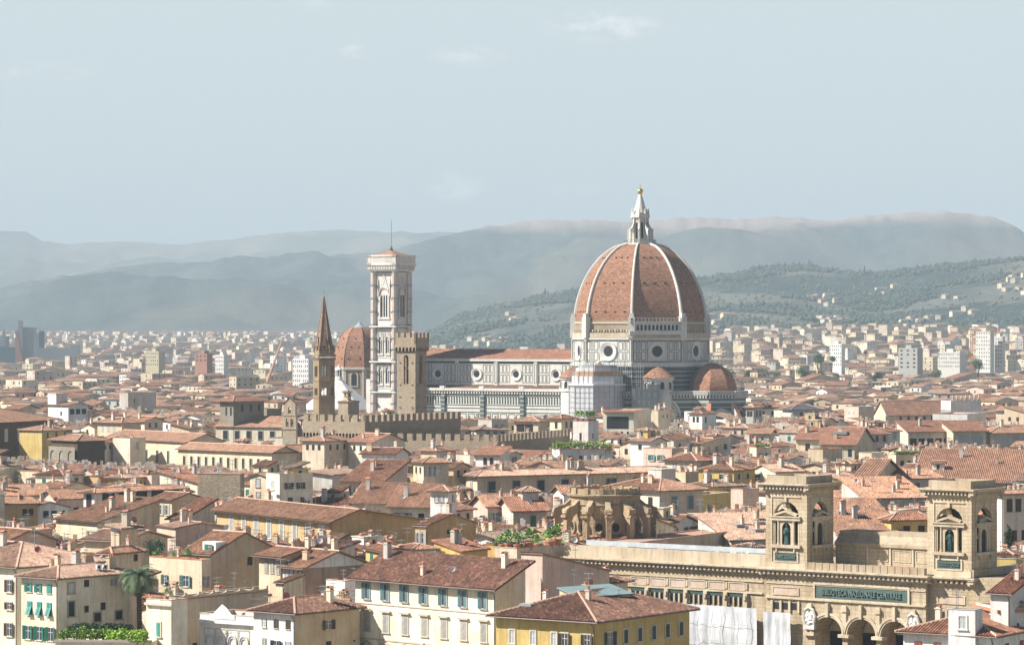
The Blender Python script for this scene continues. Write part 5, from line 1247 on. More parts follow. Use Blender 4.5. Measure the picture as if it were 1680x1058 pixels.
VIS.append((548, 606, 1410, 675)); VIS.append((510, 550, 1040, 690)); VIS.append((698, 940, 1290, 684)); VIS.append((940, 1215, 1250, 690)); VIS.append((606, 652, 1335, 672))

# ------------------------------------------------------------ bell gable of the convent church
GY = 1120.0; gx_ = WX(464, GY)
bgb = thing('bell_gable', 'stone bell gable with two lower arches and one upper arch on the church roof', 'bell gable', (gx_, GY, 0), R(-20))
zG = lambda py: WZ(py, GY); PGs = wallmat('pale tufa', (.56, .48, .36), .5, .3); mb = MB()
P = lambda x, d, z: (x, d, z)
arch_wall(mb, P, 0, 5.0, 0, zG(681), [(1.6, .55, zG(700), zG(689)), (3.4, .55, zG(700), zG(689))], PGs, 1.3)
arch_wall(mb, P, .3, 4.7, zG(681), zG(663), [(2.5, .55, zG(678), zG(670))], PGs, 1.3)
mb.face([(.1, 0, zG(663)), (4.9, 0, zG(663)), (2.5, 0, zG(653))], PGs); mb.face([(.1, 1.3, zG(663)), (2.5, 1.3, zG(653)), (4.9, 1.3, zG(663))], PGs)
for x, s_ in ((0, 1), (5.0, -1)): mb.box(x - .02, x + .02, 0, 1.3, 0, zG(681), PGs); mb.box(x + s_ * .3 - .02, x + s_ * .3 + .02, 0, 1.3, zG(681), zG(663), PGs)
mb.box(-.3, 5.3, -.2, 1.5, zG(704), zG(702.5), PGs); mb.box(-.1, 5.1, -.15, 1.45, zG(682), zG(681), PGs)
mb.face([(-.2, -.2, zG(664)), (2.5, -.2, zG(652)), (2.5, 1.5, zG(652)), (-.2, 1.5, zG(664))], CLAY); mb.face([(5.2, -.2, zG(664)), (5.2, 1.5, zG(664)), (2.5, 1.5, zG(652)), (2.5, -.2, zG(652))], CLAY); mb.build('gable_wall', bgb)
for x, z in ((1.6, zG(694)), (3.4, zG(694)), (2.5, zG(674))):
    mb = MB(); mb.lathe([(.42, z - .5), (.34, z - .3), (.25, z + .2), (.1, z + .42), (0, z + .45)], 10, BRONZE, (x, .65)); mb.build('bell', bgb)
FOOT.append((gx_, GY, 90, 5, 5))
# ------------------------------------------------------------ houses placed one by one from the photograph
RM = roof_room
# --- front row
H('cream house at the left edge with brown shutters, beside the green shuttered house', -60, None, 28, 928, 172, 1058, 19.5, 'hip', th=40, L_=22, p=.30, tile='pink', wallc='pale cream', chim=3, wins=[
    ('L', 1, .84, 1.0, 3.2, 1.0, 1.9, 'open', 'brown', 'pale'), ('L', 1, .84, 1.0, 6.3, 1.0, 1.1, 'open', 'brown', 'pale'), ('L', 1, .84, 1.0, 10.0, 1.1, 2.0, 'open', 'brown', 'pale'), ('L', 1, .70, .8, 3.4, .3, .5, 'dark'), ('L', 1, .7, .8, 7.5, .3, .5, 'dark'), ('L', 1, .7, .8, 11.0, .3, .5, 'dark'), ('L', 1, .84, 1.0, 14.0, 1.1, 1.6, 'open', 'brown', 'pale')])
PALMH = H('cream house with green shutters beside the palm tree', 35, 941, 95, 946, 213, 1032, 19.0, 'hip', th=38, p=.30, tile='pink', wallc='pale cream', chim=5, dish=0, wins=[
    ('L', 3, .1, .9, 1.9, 1.0, 1.3, 'shut', 'teal', None), ('L', 3, .1, .9, 5.0, 1.0, 2.1, 'ajar', 'teal', None), ('L', 3, .04, .96, 8.7, 1.1, 2.1, 'open', 'green', None),
    ('R', 1, .1, .26, 1.9, 1.2, 1.5, 'curtain', None, 'grey'), ('R', 1, .1, .26, 5.0, 1.2, 2.2, 'dark', None, 'grey'), ('R', 1, .1, .26, 8.6, 1.4, 1.8, 'dark', None, 'grey'),
    ('R', 1, .34, .44, 1.3, .9, 1.0, 'dark'), ('R', 1, .34, .44, 5.2, .8, 1.0, 'dark'), ('R', 1, .34, .44, 7.8, .8, .8, 'dark'), ('R', 1, .7, .84, 1.5, 1.2, .9, 'curtain', None, None), ('R', 1, .56, .68, 5.0, .9, 1.1, 'dark'),
    ('R', 1, .46, .62, 6.6, 1.4, 1.3, 'dark', None, 'grey'), ('R', 1, .76, .92, 6.6, 1.4, 1.3, 'dark', None, 'grey')], extras=[item('ac', 'air_conditioner', .62, .12, .2), item('ac', 'air_conditioner', .70, .10, .2)])
H('narrow cream house with stone balustrade on its flat roof, right of the palm', 240, None, 281, 990, 300, 1058, 15.2, 'flat', th=38, W_=3.5, par=.5, wallc='pale cream', gut=False, wins=[('L', 1, .35, .65, 4.0, .85, 2.1, 'shut', 'teal', 'pale'), ('L', 1, .35, .65, 9.0, 1.0, 2.4, 'shut', 'teal', 'pale')],
  extras=[band('L', .0, .35, pr=.5), item('pot', 'flower_pot', .5, .5, .2, 1.6)])
H('long tan wall building with a wavy scalloped top edge', 279, None, 283, 985, 440, 1058, 15.0, 'flat', th=38, L_=5, par=.1, wallc='tan', gut=False, wins=[('R', 1, .15, .3, 7.2, .9, .9, 'dark'), ('R', 1, .62, .7, 5.2, .7, .5, 'dark'), ('R', 1, .84, .9, 5, .7, .5, 'dark')],
  extras=[lambda root, W_, L_, H_, hz, rr: [(lambda m: (arch_wall(m, lambda x, d, z: (x, d, 2 * H_ + 1.3 - z), 0, W_, H_ + .3, H_ + 1.3, [((i + .5) * W_ / 7, W_ / 15, H_ + .3, H_ + .35, .33) for i in range(7)], wall('tan'), .3), m.build('scalloped_coping', root)))(MB())]])
GOTH = H('white gothic facade with four pointed blind arches and a balustrade', 328, None, 417, 1021, 440, 1058, 12.4, 'flat', th=34, W_=8, wallc='white', par=.9, gut=False, extras=[band('L', -.1, .5, WHITEP, .55), item('pot', 'flower_pot', .3, .6, .1, .9)])
def goth_arches(root, L_, H_):
    P = lambda x, d, z: (d, L_ - x, z); mb = MB()
    n = 4; w = (L_ - 1.6) / n
    for i in range(n):
        cx = .8 + (i + .5) * w; r = w * .33; z0, zs = H_ - 8, H_ - 3.4
        for r0, r1, pr in ((r, r * 1.22, .25), (r * .72, r * .86, .15)):
            a = [(cx - r0 * math.cos(math.pi * k / 12), zs + r0 * 1.6 * math.sin(math.pi * k / 12) ** .75) for k in range(13)]; b_ = [(cx - r1 * math.cos(math.pi * k / 12), zs + r1 * 1.6 * math.sin(math.pi * k / 12) ** .75) for k in range(13)]
            for k in range(12): mb.face([P(a[k][0], -pr, a[k][1]), P(a[k + 1][0], -pr, a[k + 1][1]), P(b_[k + 1][0], -pr, b_[k + 1][1]), P(b_[k][0], -pr, b_[k][1])], WHITEP); mb.face([P(b_[k][0], -pr, b_[k][1]), P(b_[k + 1][0], -pr, b_[k + 1][1]), P(b_[k + 1][0], 0, b_[k + 1][1]), P(b_[k][0], 0, b_[k][1])], WHITEP)
            for sg in (-1, 1): slab(mb, P, cx + sg * (r0 + r1) / 2 - .09, cx + sg * (r0 + r1) / 2 + .09, z0, zs, -pr, 0, WHITEP)
        frame(mb, P, cx - w * .47, cx + w * .47, z0, H_ - 1.2, .12, TRIM, .08)
    mb.build('pointed_arch', root)
    mb = MB(); mb.face([P(L_ * .25, -.1, H_ + 1), P(L_ * .6, -.1, H_ + 1), P(L_ * .5, -.1, H_ + 2.0), P(L_ * .42, -.1, H_ + 2.5), P(L_ * .34, -.1, H_ + 1.8)], WHITEP); slab(mb, P, L_ * .2, L_ * .65, H_ + .3, H_ + 1, -.15, .2, WHITEP); mb.build('crest', root)
th = 34; _s = solve(328, None, 417, 1021, 440, 12.4, 34); goth_arches(GOTH, _s[3], 12.4)
H('white front house with hip roof, tan side wall and six brown shuttered windows', 416, None, 484, 1003, 590, 1058, 14.6, 'hip', th=40, p=.36, tile='brown', wallc='white', chim=0, wins=[
    ('L', 3, .12, .98, 2.0, .95, 1.3, 'shut', 'brown', None), ('L', 1, .12, .4, 5.2, .8, 1.9, 'shut', 'grey', None), ('L', 2, .42, .98, 5.4, 1.1, 1.9, 'open', 'dark', None), ('R', 1, .42, .6, 2.4, 1.3, 1.4, 'open', 'brown', None), ('R', 1, .42, .6, 5.6, 1.0, 1.5, 'dark', None, None), ('R', 1, .7, .76, 6.2, .3, .3, 'dark'), ('R', 1, .88, .94, 5.2, .3, .3, 'dark')],
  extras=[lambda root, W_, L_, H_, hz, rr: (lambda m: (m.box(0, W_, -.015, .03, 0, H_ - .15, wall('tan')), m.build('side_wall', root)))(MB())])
PZ = H('large cream palace with three rows of seven windows and a brown tiled roof', 583, 943, 813, 961, 862, 1058, 19.0, 'sx', p=.46, tile='brown', wallc='pale cream', over=1.1, gut=True, wins=[
    ('L', 7, .02, .99, 2.2, 1.15, 2.5, 'half', 'blue', 'grey'), ('L', 7, .02, .99, 6.9, 1.2, 2.7, 'shut', 'grey', 'pale'), ('L', 7, .02, .99, 12.2, 1.3, 2.6, 'open', 'grey', 'pale')],
  extras=[band('L', 4.0, .18), band('L', 9.3, .22), item('chimney0', 'chimney', .8, .1), item('chimney2', 'chimney', .85, .95)])
_s = solve(583, 943, 813, 961, 862, 19.0)
for i in range(7):                                   # pediments over the two lower window rows
    t_ = .02 + .97 * (i + .5) / 7; y_ = _s[3] * (1 - t_)
    mb = MB(); mb.box(-.42, 0, y_ - 1.1, y_ + 1.1, 19 - 5.25, 19 - 5.0, LIB_T); mb.build('window_cornice', PZ)
    mb = MB(); mb.box(-.4, 0, y_ - 1.25, y_ + 1.25, 19 - 10.75, 19 - 10.5, LIB_T)
    n = 8
    if i % 2 == 0: q = [(-1.3, 0), (0, .85), (1.3, 0)]
    else: q = [(-1.3 * math.cos(math.pi * k / n), .75 * math.sin(math.pi * k / n)) for k in range(n + 1)]
    for (a, za), (b_, zb2) in zip(q, q[1:]): mb.face([(-.5, y_ - a, 8.5 + za), (-.5, y_ - b_, 8.5 + zb2), (-.5, y_ - b_ * .8, 8.5 + zb2 - .22), (-.5, y_ - a * .8, 8.5 + za - .0)], LIB_T); mb.face([(-.5, y_ - a, 8.5 + za), (0, y_ - a, 8.5 + za), (0, y_ - b_, 8.5 + zb2), (-.5, y_ - b_, 8.5 + zb2)], LIB_T)
    for sg in (-1, 1): mb.box(-.35, 0, y_ + sg * 1.0 - .12, y_ + sg * 1.0 + .12, 7.6, 8.3, LIB_T)
    mb.build('pediment', PZ)
mb = MB(); mb.lathe([(0, 8.2), (.35, 8.6), (.45, 9.3), (.3, 9.7), (0, 9.8)], 8, LIB_T, (-.15, _s[3] * .5)); mb.build('coat_of_arms', PZ)
H('yellow house with brown tiled hip roof in the front row, below the library', 814, None, 976, 1015, 1131, 1058, 16.0, 'hip', th=35, p=.33, tile='brown', wallc='yellow', over=1.1, wins=[
    ('L', 3, .06, .70, 3.2, .85, 1.9, 'curtain', None, 'pale'), ('L', 1, .62, .78, 3.2, 1.0, 1.9, 'open', 'brown', 'pale'), ('L', 1, .86, .99, 3.2, 1.0, 1.9, 'open', 'brown', 'pale'),
    ('R', 1, .08, .22, 3.0, 1.4, 1.9, 'open', 'dark', 'pale'), ('R', 5, .24, .98, 3.0, 1.0, 1.9, 'shut', 'dark', 'pale')],
  extras=[band('L', 6.0, .1), item('chimney0', 'chimney', .28, .78, 0, .8), item('chimney3', 'chimney', .28, .34, 0, 1.1), item('skylight', 'skylight', .12, .8, .1, 1.3)])
H('white front house at the right bottom corner with red brown shutters', 1482, None, 1630, 1040, 1720, 1058, 13.8, 'hip', th=32, p=.30, tile='red', wallc='white', over=.9, wins=[('L', 3, .06, .7, 2.4, 1.1, 1.6, 'shut', 'red', None), ('L', 1, .76, .92, 2.4, 1.1, 1.6, 'shut', 'grey', None), ('R', 3, .1, .9, 2.4, 1.1, 1.6, 'shut', 'red', None)])
H('white upper house with roof terrace at the right edge, over the corner house', 1601, None, 1640, 1002, 1730, 1040, 16.3, 'flat', th=12, wallc='white', par=.4, wins=[('R', 1, .2, .4, 2.0, .8, .5, 'dark')], extras=[band('R', -.2, .4, CLAY, .5), band('L', -.2, .4, CLAY, .5)] + [item('pot', 'flower_pot', u, .04, .3, .9) for u in (.08, .3, .42, .5, .62, .7)] + [item('pot', 'flower_pot', .2, .04, .3, 1.5)])
H('small white roof room with terracotta roof at the right edge above the pots', 1625, None, 1657, 972, 1720, 1000, 19.0, 'sx', th=34, p=.28, tile='red', wallc='white', over=.6, chim=1, ant=1, dish=1)
H('little white dormer house with glazed door at the right bottom, under the terrace', 1556, None, 1600, 1003, 1612, 1030, 16.9, 'flat', th=30, wallc='white', par=.2, wins=[('L', 1, .4, .66, 1.6, 1.1, 1.8, 'curtain', 'teal', 'white')])
# --- second row
H('greyish pink gable wall house above the left edge', -60, None, 6, 889, 92, 928, 17.5, 'gy', th=46, L_=16, p=.34, tile='orange', wallc='pinkish', chim=1, corr=1, wins=[('R', 1, .58, .76, 1.0, 1.1, 1.0, 'curtain', None, None)])
H('small cream tower house with a pyramid roof, upper left of the palm', 168, None, 183, 904, 232, 940, 20.5, 'hip', th=30, p=.50, tile='orange', wallc='sand', chim=1, wins=[('R', 1, .72, .88, 1.4, .9, 1.1, 'dark', None, None)])
H('ochre block with a small white stair tower, left of the dark leafy terrace', 182, None, 198, 865, 226, 888, 22.5, 'sy', th=35, p=.15, tile='pink', wallc='buff', chim=2)
H('low tan gable building behind the pyramid roofed house', 196, None, 204, 886, 275, 925, 19.5, 'gy', th=32, L_=9, p=.22, tile='pink', wallc='sand', wins=[('R', 1, .5, .7, 1.6, 1.0, 2.2, 'dark'), ('R', 1, .76, .92, 1.7, 1.1, 1.3, 'shut', 'green')], chim=1, ant=1)
H('pinkish plaster house with a low curved roof, left of the white dormer', 268, None, 288, 866, 372, 900, 18.0, 'gy', th=28, L_=9, p=.16, tile='pink', wallc='pinkish', over=.3, chim=2, wins=[('R', 1, .38, .54, 1.9, 1.1, 1.2, 'curtain', None, None)], dish=1)
H('tall tan blank gable house with small white dormer with turquoise shutters', 296, None, 346, 909, 457, 972, 18.0, 'gy', th=42, p=.42, tile='orange', wallc='tan', over=.35, chim=1, dish=1, wins=[('R', 1, .52, .62, 1.6, 1.0, 1.4, 'dark'), ('R', 1, .78, .88, .8, .8, 1.4, 'dark')],
  extras=[lambda root, W_, L_, H_, hz, rr: (lambda m: (m.box(1.2, 3.6, .1, 3.4, H_ - .3, H_ + 2.0, wall('white')), (lambda o: [link('window', win_mesh(1.0, 1.2, 'open', 'teal', None, 0), o, (1.18, 1.7, H_ + 1.0), R(-90))] + [link('shutter', shut_mesh(1.0, 1.2, 'open', 'teal', sd), bpy.data.objects[o.children[0].name]) for sd in (-1, 1)])(m.build('dormer', root))))(MB())])
H('cream house with blue shutters and plant terrace, left of the tan gable wall', 245, None, 331, 925, 346, 962, 17.2, 'flat', th=40, wallc='sand', par=.7, wins=[('L', 1, .22, .38, 3.0, .8, 1.7, 'open', 'blue'), ('L', 1, .6, .8, 3.0, 1.3, 1.9, 'open', 'blue'), ('R', 1, .2, .7, 3, .7, 1.8, 'open', 'grey')], extras=[item('pot', 'flower_pot', .3, .3, .0, 2.0), item('pot', 'flower_pot', .4, .6, .0, 1.4), item('pot', 'flower_pot', .3, .9, .0, 1.7)])
H('long ochre house with a row of ornate painted windows under deep eaves', 356, 833, 545, 853, 690, 885, 20.0, 'ax', p=.36, tile='orange', wallc='ochre', over=1.3, corr=1, dish=2, ant=1, wins=[('L', 8, .08, .97, 3.0, 1.7, 3.6, 'shut', 'grey', 'white')], extras=[band('L', 5.2, .3, WHITEP, .2)])
H('ochre gable walled house with cream front, next to the long ochre house', 681, None, 701, 862, 781, 905, 20.0, 'gy', th=40, p=.26, tile='orange', wallc='ochre', over=.3, chim=1, wins=[('L', 2, .1, .9, 2.4, .8, 2.0, 'half', 'grey', 'pale'), ('R', 1, .36, .5, 1.4, .8, .8, 'dark')])
H('cream house with shaded top floor windows under a broad reddish roof, mid left', 425, None, 463, 912, 530, 960, 18.3, 'gy', th=52, p=.26, tile='orange', wallc='sand', over=1.0, chim=0, wins=[('L', 3, .2, .95, 1.8, 1.1, 2.4, 'shut', 'grey'), ('R', 2, .3, .95, 1.0, 1.0, .8, 'dark')])
H('white house with band of dark loggia windows under a long sloping roof', 464, None, 499, 930, 605, 985, 16.8, 'gy', th=48, p=.34, tile='orange', wallc='white', over=.8, chim=2, ant=1, wins=[('L', 4, .1, .95, 1.5, 1.1, 1.8, 'curtain', None, None), ('L', 1, .1, .3, 6.0, .9, 2.4, 'shut', 'green'), ('L', 1, .8, .95, 5.5, .9, .9, 'shut', 'green')],
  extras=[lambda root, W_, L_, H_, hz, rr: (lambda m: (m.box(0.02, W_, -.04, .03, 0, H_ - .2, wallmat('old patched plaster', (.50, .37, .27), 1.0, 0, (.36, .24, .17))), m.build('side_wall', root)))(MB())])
H('little cream chimney like house beside the white house, below the loggia', 452, None, 466, 955, 497, 1000, 15.0, 'sx', th=40, p=.2, tile='orange', wallc='buff', over=.3)
H('white house with balcony terrace and blue framed windows, left of the palace', 535, None, 566, 962, 590, 985, 14.9, 'flat', th=44, wallc='white', par=.9, wins=[('L', 2, .1, .95, 2.2, 1.5, 1.4, 'curtain', 'blue'), ('L', 3, .1, .95, 5.6, .9, .9, 'dark')])
H('house with green shuttered top windows under a red roof above the palace', 600, 898, 632, 905, 675, 920, 17.6, 'gy', p=.28, tile='red', wallc='golden', over=.5, chim=1, dish=2, wins=[('L', 2, .1, .95, 2.2, 1.5, 2.8, 'shut', 'green')])
H('small tan house with tiled roof between the palace roof and ochre gable', 673, None, 678, 900, 716, 920, 17.9, 'hip', th=24, L_=7, p=.26, tile='orange', wallc='grey', over=.5, wins=[('R', 1, .6, .8, 1.8, .7, 1.4, 'dark')])
H('golden yellow house with a white awning terrace above the palace roof', 712, None, 757, 903, 800, 925, 17.6, 'sy', th=36, p=.25, tile='red', wallc='golden', over=.4, dish=1, chim=1, extras=[lambda root, W_, L_, H_, hz, rr: (lambda m: (m.box(-3.6, -.2, .6, L_ * .8, H_ - 1.6, H_ - 1.5, WHITEP), m.build('awning', root)))(MB())])
H('golden walled house with cream corner beside the plant terrace', 792, None, 838, 899, 862, 935, 17.4, 'flat', th=28, wallc='golden', par=.5)
TERR = H('cream house with pink side and potted plant roof terrace, above the yellow house', 855, None, 890, 947, 1000, 980, 17.4, 'fx', th=36, p=.20, tile='orange', wallc='pinkish', over=.25, wins=[('R', 1, .38, .46, 6.2, .8, 1.7, 'dark'), ('R', 1, .66, .78, 5.0, .8, 1.5, 'dark')])
H('terrace house crowded with potted shrubs, left of the pink sided house', 812, None, 848, 905, 925, 925, 19.0, 'flat', th=38, wallc='sand', par=.6, extras=[item('pot', 'flower_pot', u, v, .0, s_) for u, v, s_ in ((.1, .2, 2.6), (.3, .1, 3.2), (.5, .15, 2.2), (.75, .1, 3.0), (.9, .12, 3.4), (.1, .6, 3.0), (.08, .85, 2.4), (.6, .5, 2.0), (.85, .4, 2.6))])
H('low yellow house with a sage green metal roof behind the yellow front house', 918, None, 952, 978, 1035, 995, 18.3, 'sy', th=50, p=.22, tile=plain('sage green metal roof', (.27, .38, .36), .4, .12, .4, spec=.6), corr=0, wallc='buff', over=.3)
H('low brown roofed yard building between pink house and library', 900, None, 920, 962, 1030, 990, 15.5, 'hip', th=36, p=.3, tile='brown', wallc='sand', chim=2)
# --- third row
H('grey walled house with an open roof loggia on the mid left', 137, None, 155, 806, 300, 850, 20.0, 'hip', th=40, p=.28, tile='orange', wallc='white', over=1.2, wins=[('R', 5, .06, .98, 2.0, 3.6, 2.9, 'dark', None, None), ('L', 1, .2, .8, 2.0, 1.6, 2.8, 'dark')])
H('broad terracotta roofed house under the loggia house, mid left', 92, None, 160, 855, 262, 880, 17.3, 'sx', th=50, p=.26, tile='orange', wallc='cream', chim=3)
H('windowless block of rough brown rubble stone on the left', 324, None, 394, 779, 401, 820, 22.0, 'flat', th=14, wallc=STONE, par=.2, name='stone_block', cat='stone building')
H('wide low house at left edge with white wall under striped tiles', -30, None, -8, 812, 82, 825, 18.0, 'gx', th=24, L_=12, p=.34, tile='orange', wallc='white', chim=2, corr=1, wins=[('R', 3, .3, .95, 2.4, 1.3, 1.0, 'dark')], dish=1)
H('white house with striped tile roof right of the wide low house', 83, None, 92, 817, 137, 835, 17.5, 'gx', th=24, L_=10, p=.34, tile='orange', wallc='pinkish', wins=[('R', 2, .1, .95, 2.8, 1.2, 1.2, 'dark')], corr=1)
H('white low gabled house with two dark doors near left edge', 45, None, 50, 832, 112, 850, 16.0, 'gy', th=20, L_=10, p=.26, tile='orange', wallc='white', wins=[('R', 3, .3, .95, 1.6, 1.2, 1.5, 'dark')], over=.5)
H('old tan house with rusty stains and dark windows at the left edge', -6, None, 2, 826, 62, 862, 17.0, 'sy', th=20, L_=9, p=.1, tile='orange', wallc='ochre', wins=[('R', 2, .56, .9, 2.0, 1.0, 1.5, 'dark')])
H('small tan gabled house with potted plants left of the ornate long house', 246, None, 282, 820, 337, 845, 20.0, 'gy', th=46, p=.30, tile='orange', wallc='buff', over=.5, wins=[('L', 3, .1, .95, 2.2, 1.0, 2.0, 'half', 'grey', 'pale')])
H('house with dark striped shed roof and white wall under the small tan gable', 278, None, 300, 850, 352, 868, 17.5, 'sx', th=30, p=.3, tile='red', wallc='grey')
H('white tower house with hipped cap and two blue windows, middle of the roofs', 706, None, 735, 804, 749, 848, 24.0, 'hip', th=26, p=.42, tile='orange', wallc='white', over=.7, wins=[('L', 2, .2, .8, 1.7, .9, 1.4, 'curtain', 'blue'), ('R', 1, .4, .8, 1.7, .8, 1.4, 'curtain', 'blue')])
H('house under striped tiles left of the white tower house', 640, None, 704, 830, 716, 845, 20.0, 'sx', th=14, p=.42, tile='orange', wallc='pale cream', W_=9, wins=[('L', 2, .05, .6, 2.0, 1.6, 1.2, 'half', 'grey'), ('L', 1, .7, .9, 2.0, 1.2, 1.0, 'dark')], corr=1)
H('cream house under striped tiles, second left of the white tower house', 578, None, 642, 824, 655, 846, 20.0, 'sx', th=14, p=.38, tile='orange', wallc='pale cream', W_=9, wins=[('L', 2, .25, .8, 2.4, 1.0, 1.4, 'shut', 'grey')], corr=1)
H('white house with a wide shaded balcony opening under a tile roof', 563, None, 628, 789, 668, 812, 21.5, 'sx', th=24, p=.32, tile='orange', wallc='pinkish', chim=1, ant=1, dish=1, wins=[('L', 1, .14, .36, 2.6, 1.0, 1.9, 'half', 'brown'), ('L', 1, .5, .98, 2.2, 3.8, 2.4, 'dark')], corr=1)
H('grey blind backed house left of the balcony house', 535, None, 545, 778, 600, 800, 21.5, 'sy', th=30, L_=6, p=.1, tile='pink', wallc='grey')
H('tall cream house with big dark gallery window, in the middle', 678, None, 695, 758, 736, 790, 24.5, 'hip', th=26, p=.34, tile='orange', wallc='buff', over=.7, wins=[('R', 3, .05, .65, 2.2, 1.6, 2.4, 'curtain'), ('L', 2, .1, .9, 2.0, .7, 1.5, 'dark')])
H('tall white walled house with grey side left of the gallery window house', 593, None, 648, 744, 670, 775, 24.5, 'gy', th=24, p=.34, tile='red', wallc='white', over=.6, wins=[('L', 2, .3, .98, 2.4, .9, 1.6, 'dark')], chim=1)
H('long cream house with eight dark windows in the centre', 764, None, 783, 779, 1108, 812, 20.5, 'hip', yr=771, p=.30, tile='pink', wallc='sand', over=1.2, chim=6, corr=1, wins=[('R', 8, .01, .98, 3.0, 1.9, 2.6, 'shut', 'dark', 'grey'), ('L', 1, .3, .7, 3.0, 1.0, 2.4, 'shut', 'grey', 'pale')])
H('white house with striped tiles and green shutters behind the terrace, right of tower house', 778, None, 800, 829, 862, 858, 19.0, 'gx', th=18, L_=10, p=.42, tile='orange', wallc='pinkish', wins=[('R', 3, .05, .95, 2.6, 1.3, 2.2, 'open', 'blue')], chim=1, corr=1)
H('white house with green shuttered door and glass roof lantern beside the church drum', 836, None, 842, 836, 897, 860, 18.5, 'gx', th=16, L_=11, p=.42, tile='red', wallc='pinkish', wins=[('R', 1, .1, .25, 2.0, 1.0, 1.4, 'curtain', None, 'pale'), ('R', 1, .5, .7, 2.6, 1.1, 2.6, 'shut', 'green')], corr=1, extras=[RM(.45, .35, 3.6, 3.2, 1.4, 'grey', 'hip', 'pink', .5, 0)])
H('cream house right of the church drum with two blue green windows', 990, None, 1082, 803, 1134, 840, 21.5, 'hip', th=50, W_=13, p=.30, tile='orange', wallc='pale cream', over=1.0, corr=1, chim=2, wins=[('R', 2, .15, .9, 3.0, 1.5, 2.8, 'shut', 'blue', 'pale'), ('L', 3, .3, .95, 3.0, 1.3, 2.6, 'dark', None, None)], extras=[RM(.7, .5, 4.2, 4.5, 3.2, 'grey', 'flat', wins=0)])
H('gabled white house with orange tiles touching the church drum from behind', 912, None, 925, 808, 986, 820, 20.5, 'gx', th=14, L_=8, p=.34, tile='orange', wallc='white', chim=1, dish=1)
H('small yellow and cream house with pale windows right of the blue window house', 1147, None, 1150, 818, 1200, 835, 18.5, 'flat', th=30, L_=6, wallc='yellow', par=.8, wins=[('R', 2, .1, .9, 2.2, 1.2, 1.4, 'open', 'grey')], extras=[item('pot', 'flower_pot', .3, .4, 0, 1.8)])
H('pinkish white cube house with small red window near the left library tower', 1199, None, 1219, 808, 1245, 833, 20.5, 'flat', th=42, wallc='pinkish', par=.7, wins=[('L', 1, .3, .7, 3.2, .9, 1.4, 'shut', 'red')])
H('large low terracotta hall roof between the church drum and left library tower', 1130, None, 1200, 884, 1330, 895, 16.0, 'sy', th=20, L_=15, p=.26, tile='pink', wallc='grey', corr=1, chim=3, extras=[item('skylight', 'skylight', u, v, .1, 1.6) for u, v in ((.3, .5), (.45, .3), (.6, .6))])
H('plain tan service building on the terrace behind the library cornice', 1010, None, 1030, 893, 1205, 905, 17.0, 'flat', th=30, L_=8, wallc='buff', par=.1)
H('yellow house with dark windows under striped hip roof between the library towers', 1447, None, 1462, 851, 1530, 880, 20.0, 'hip', th=16, p=.50, tile='red', wallc='yellow', over=.6, corr=1, wins=[('R', 2, .2, .9, 2.6, 1.3, 2.5, 'dark', None, None)])
H('long low terracotta roofed building between the library towers', 1340, None, 1378, 874, 1480, 885, 17.5, 'sy', th=10, L_=18, p=.30, tile='orange', wallc='grey', corr=1, chim=1, extras=[item('skylight', 'skylight', .3, .6, .1, 1.5), item('skylight', 'skylight', .55, .5, .1, 1.5)])
H('gabled artist house with big twin studio window between the library towers', 1405, None, 1435, 781, 1478, 800, 22.0, 'gy', th=20, p=.26, tile='orange', wallc='sand', over=.8, wins=[('R', 2, .05, .95, 2.6, 2.9, 3.2, 'curtain', None, 'grey'), ('L', 2, .1, .95, 2.6, 1.8, 2.6, 'curtain')])
H('pinkish house with two blue shutters right of the studio window house', 1476, None, 1480, 784, 1545, 797, 21.0, 'sy', th=18, L_=8, p=.2, tile='orange', wallc='pinkish', wins=[('R', 2, .05, .5, 2.2, 1.2, 2.0, 'shut', 'blue')], chim=1)
H('low wide terracotta roof house below the studio window house', 1370, None, 1420, 816, 1520, 828, 19.5, 'sy', th=14, L_=14, p=.26, tile='orange', wallc='grey', corr=1, chim=3)
H('bright cream house with rows of brown shutters at the right edge', 1636, None, 1646, 808, 1740, 900, 26.0, 'hip', th=24, p=.3, tile='orange', wallc='pale cream', over=.8, wins=[('R', 5, .03, .8, 2.4, 1.2, 2.4, 'shut', 'brown'), ('R', 4, .1, .8, 8.0, 1.1, 1.9, 'open', 'brown'), ('R', 4, .1, .8, 13.5, 1.1, 2.2, 'open', 'brown'), ('R', 3, .2, .8, 19, 1.1, 2.2, 'open', 'brown')])
H('yellow house in front of the bright cream house, behind the right library tower', 1610, None, 1640, 852, 1652, 900, 20.5, 'hip', th=20, p=.3, tile='orange', wallc='yellow', wins=[('R', 1, .2, .8, 3, .9, 1.4, 'dark')])
H('huge orange tiled market hall roof on the right', 1455, None, 1500, 790, 1800, 800, 17.8, 'sy', th=102, L_=32, p=.22, tile='orange', wallc='pale cream', over=.8, corr=1, chim=4, name='market_hall', cat='hall', wins=[('R', 3, .1, .4, 2.2, 1.0, 1.2, 'dark')], extras=[RM(.08, .35, 3, 3, 1.6, 'white', 'gx', 'brown', .3, 1)])
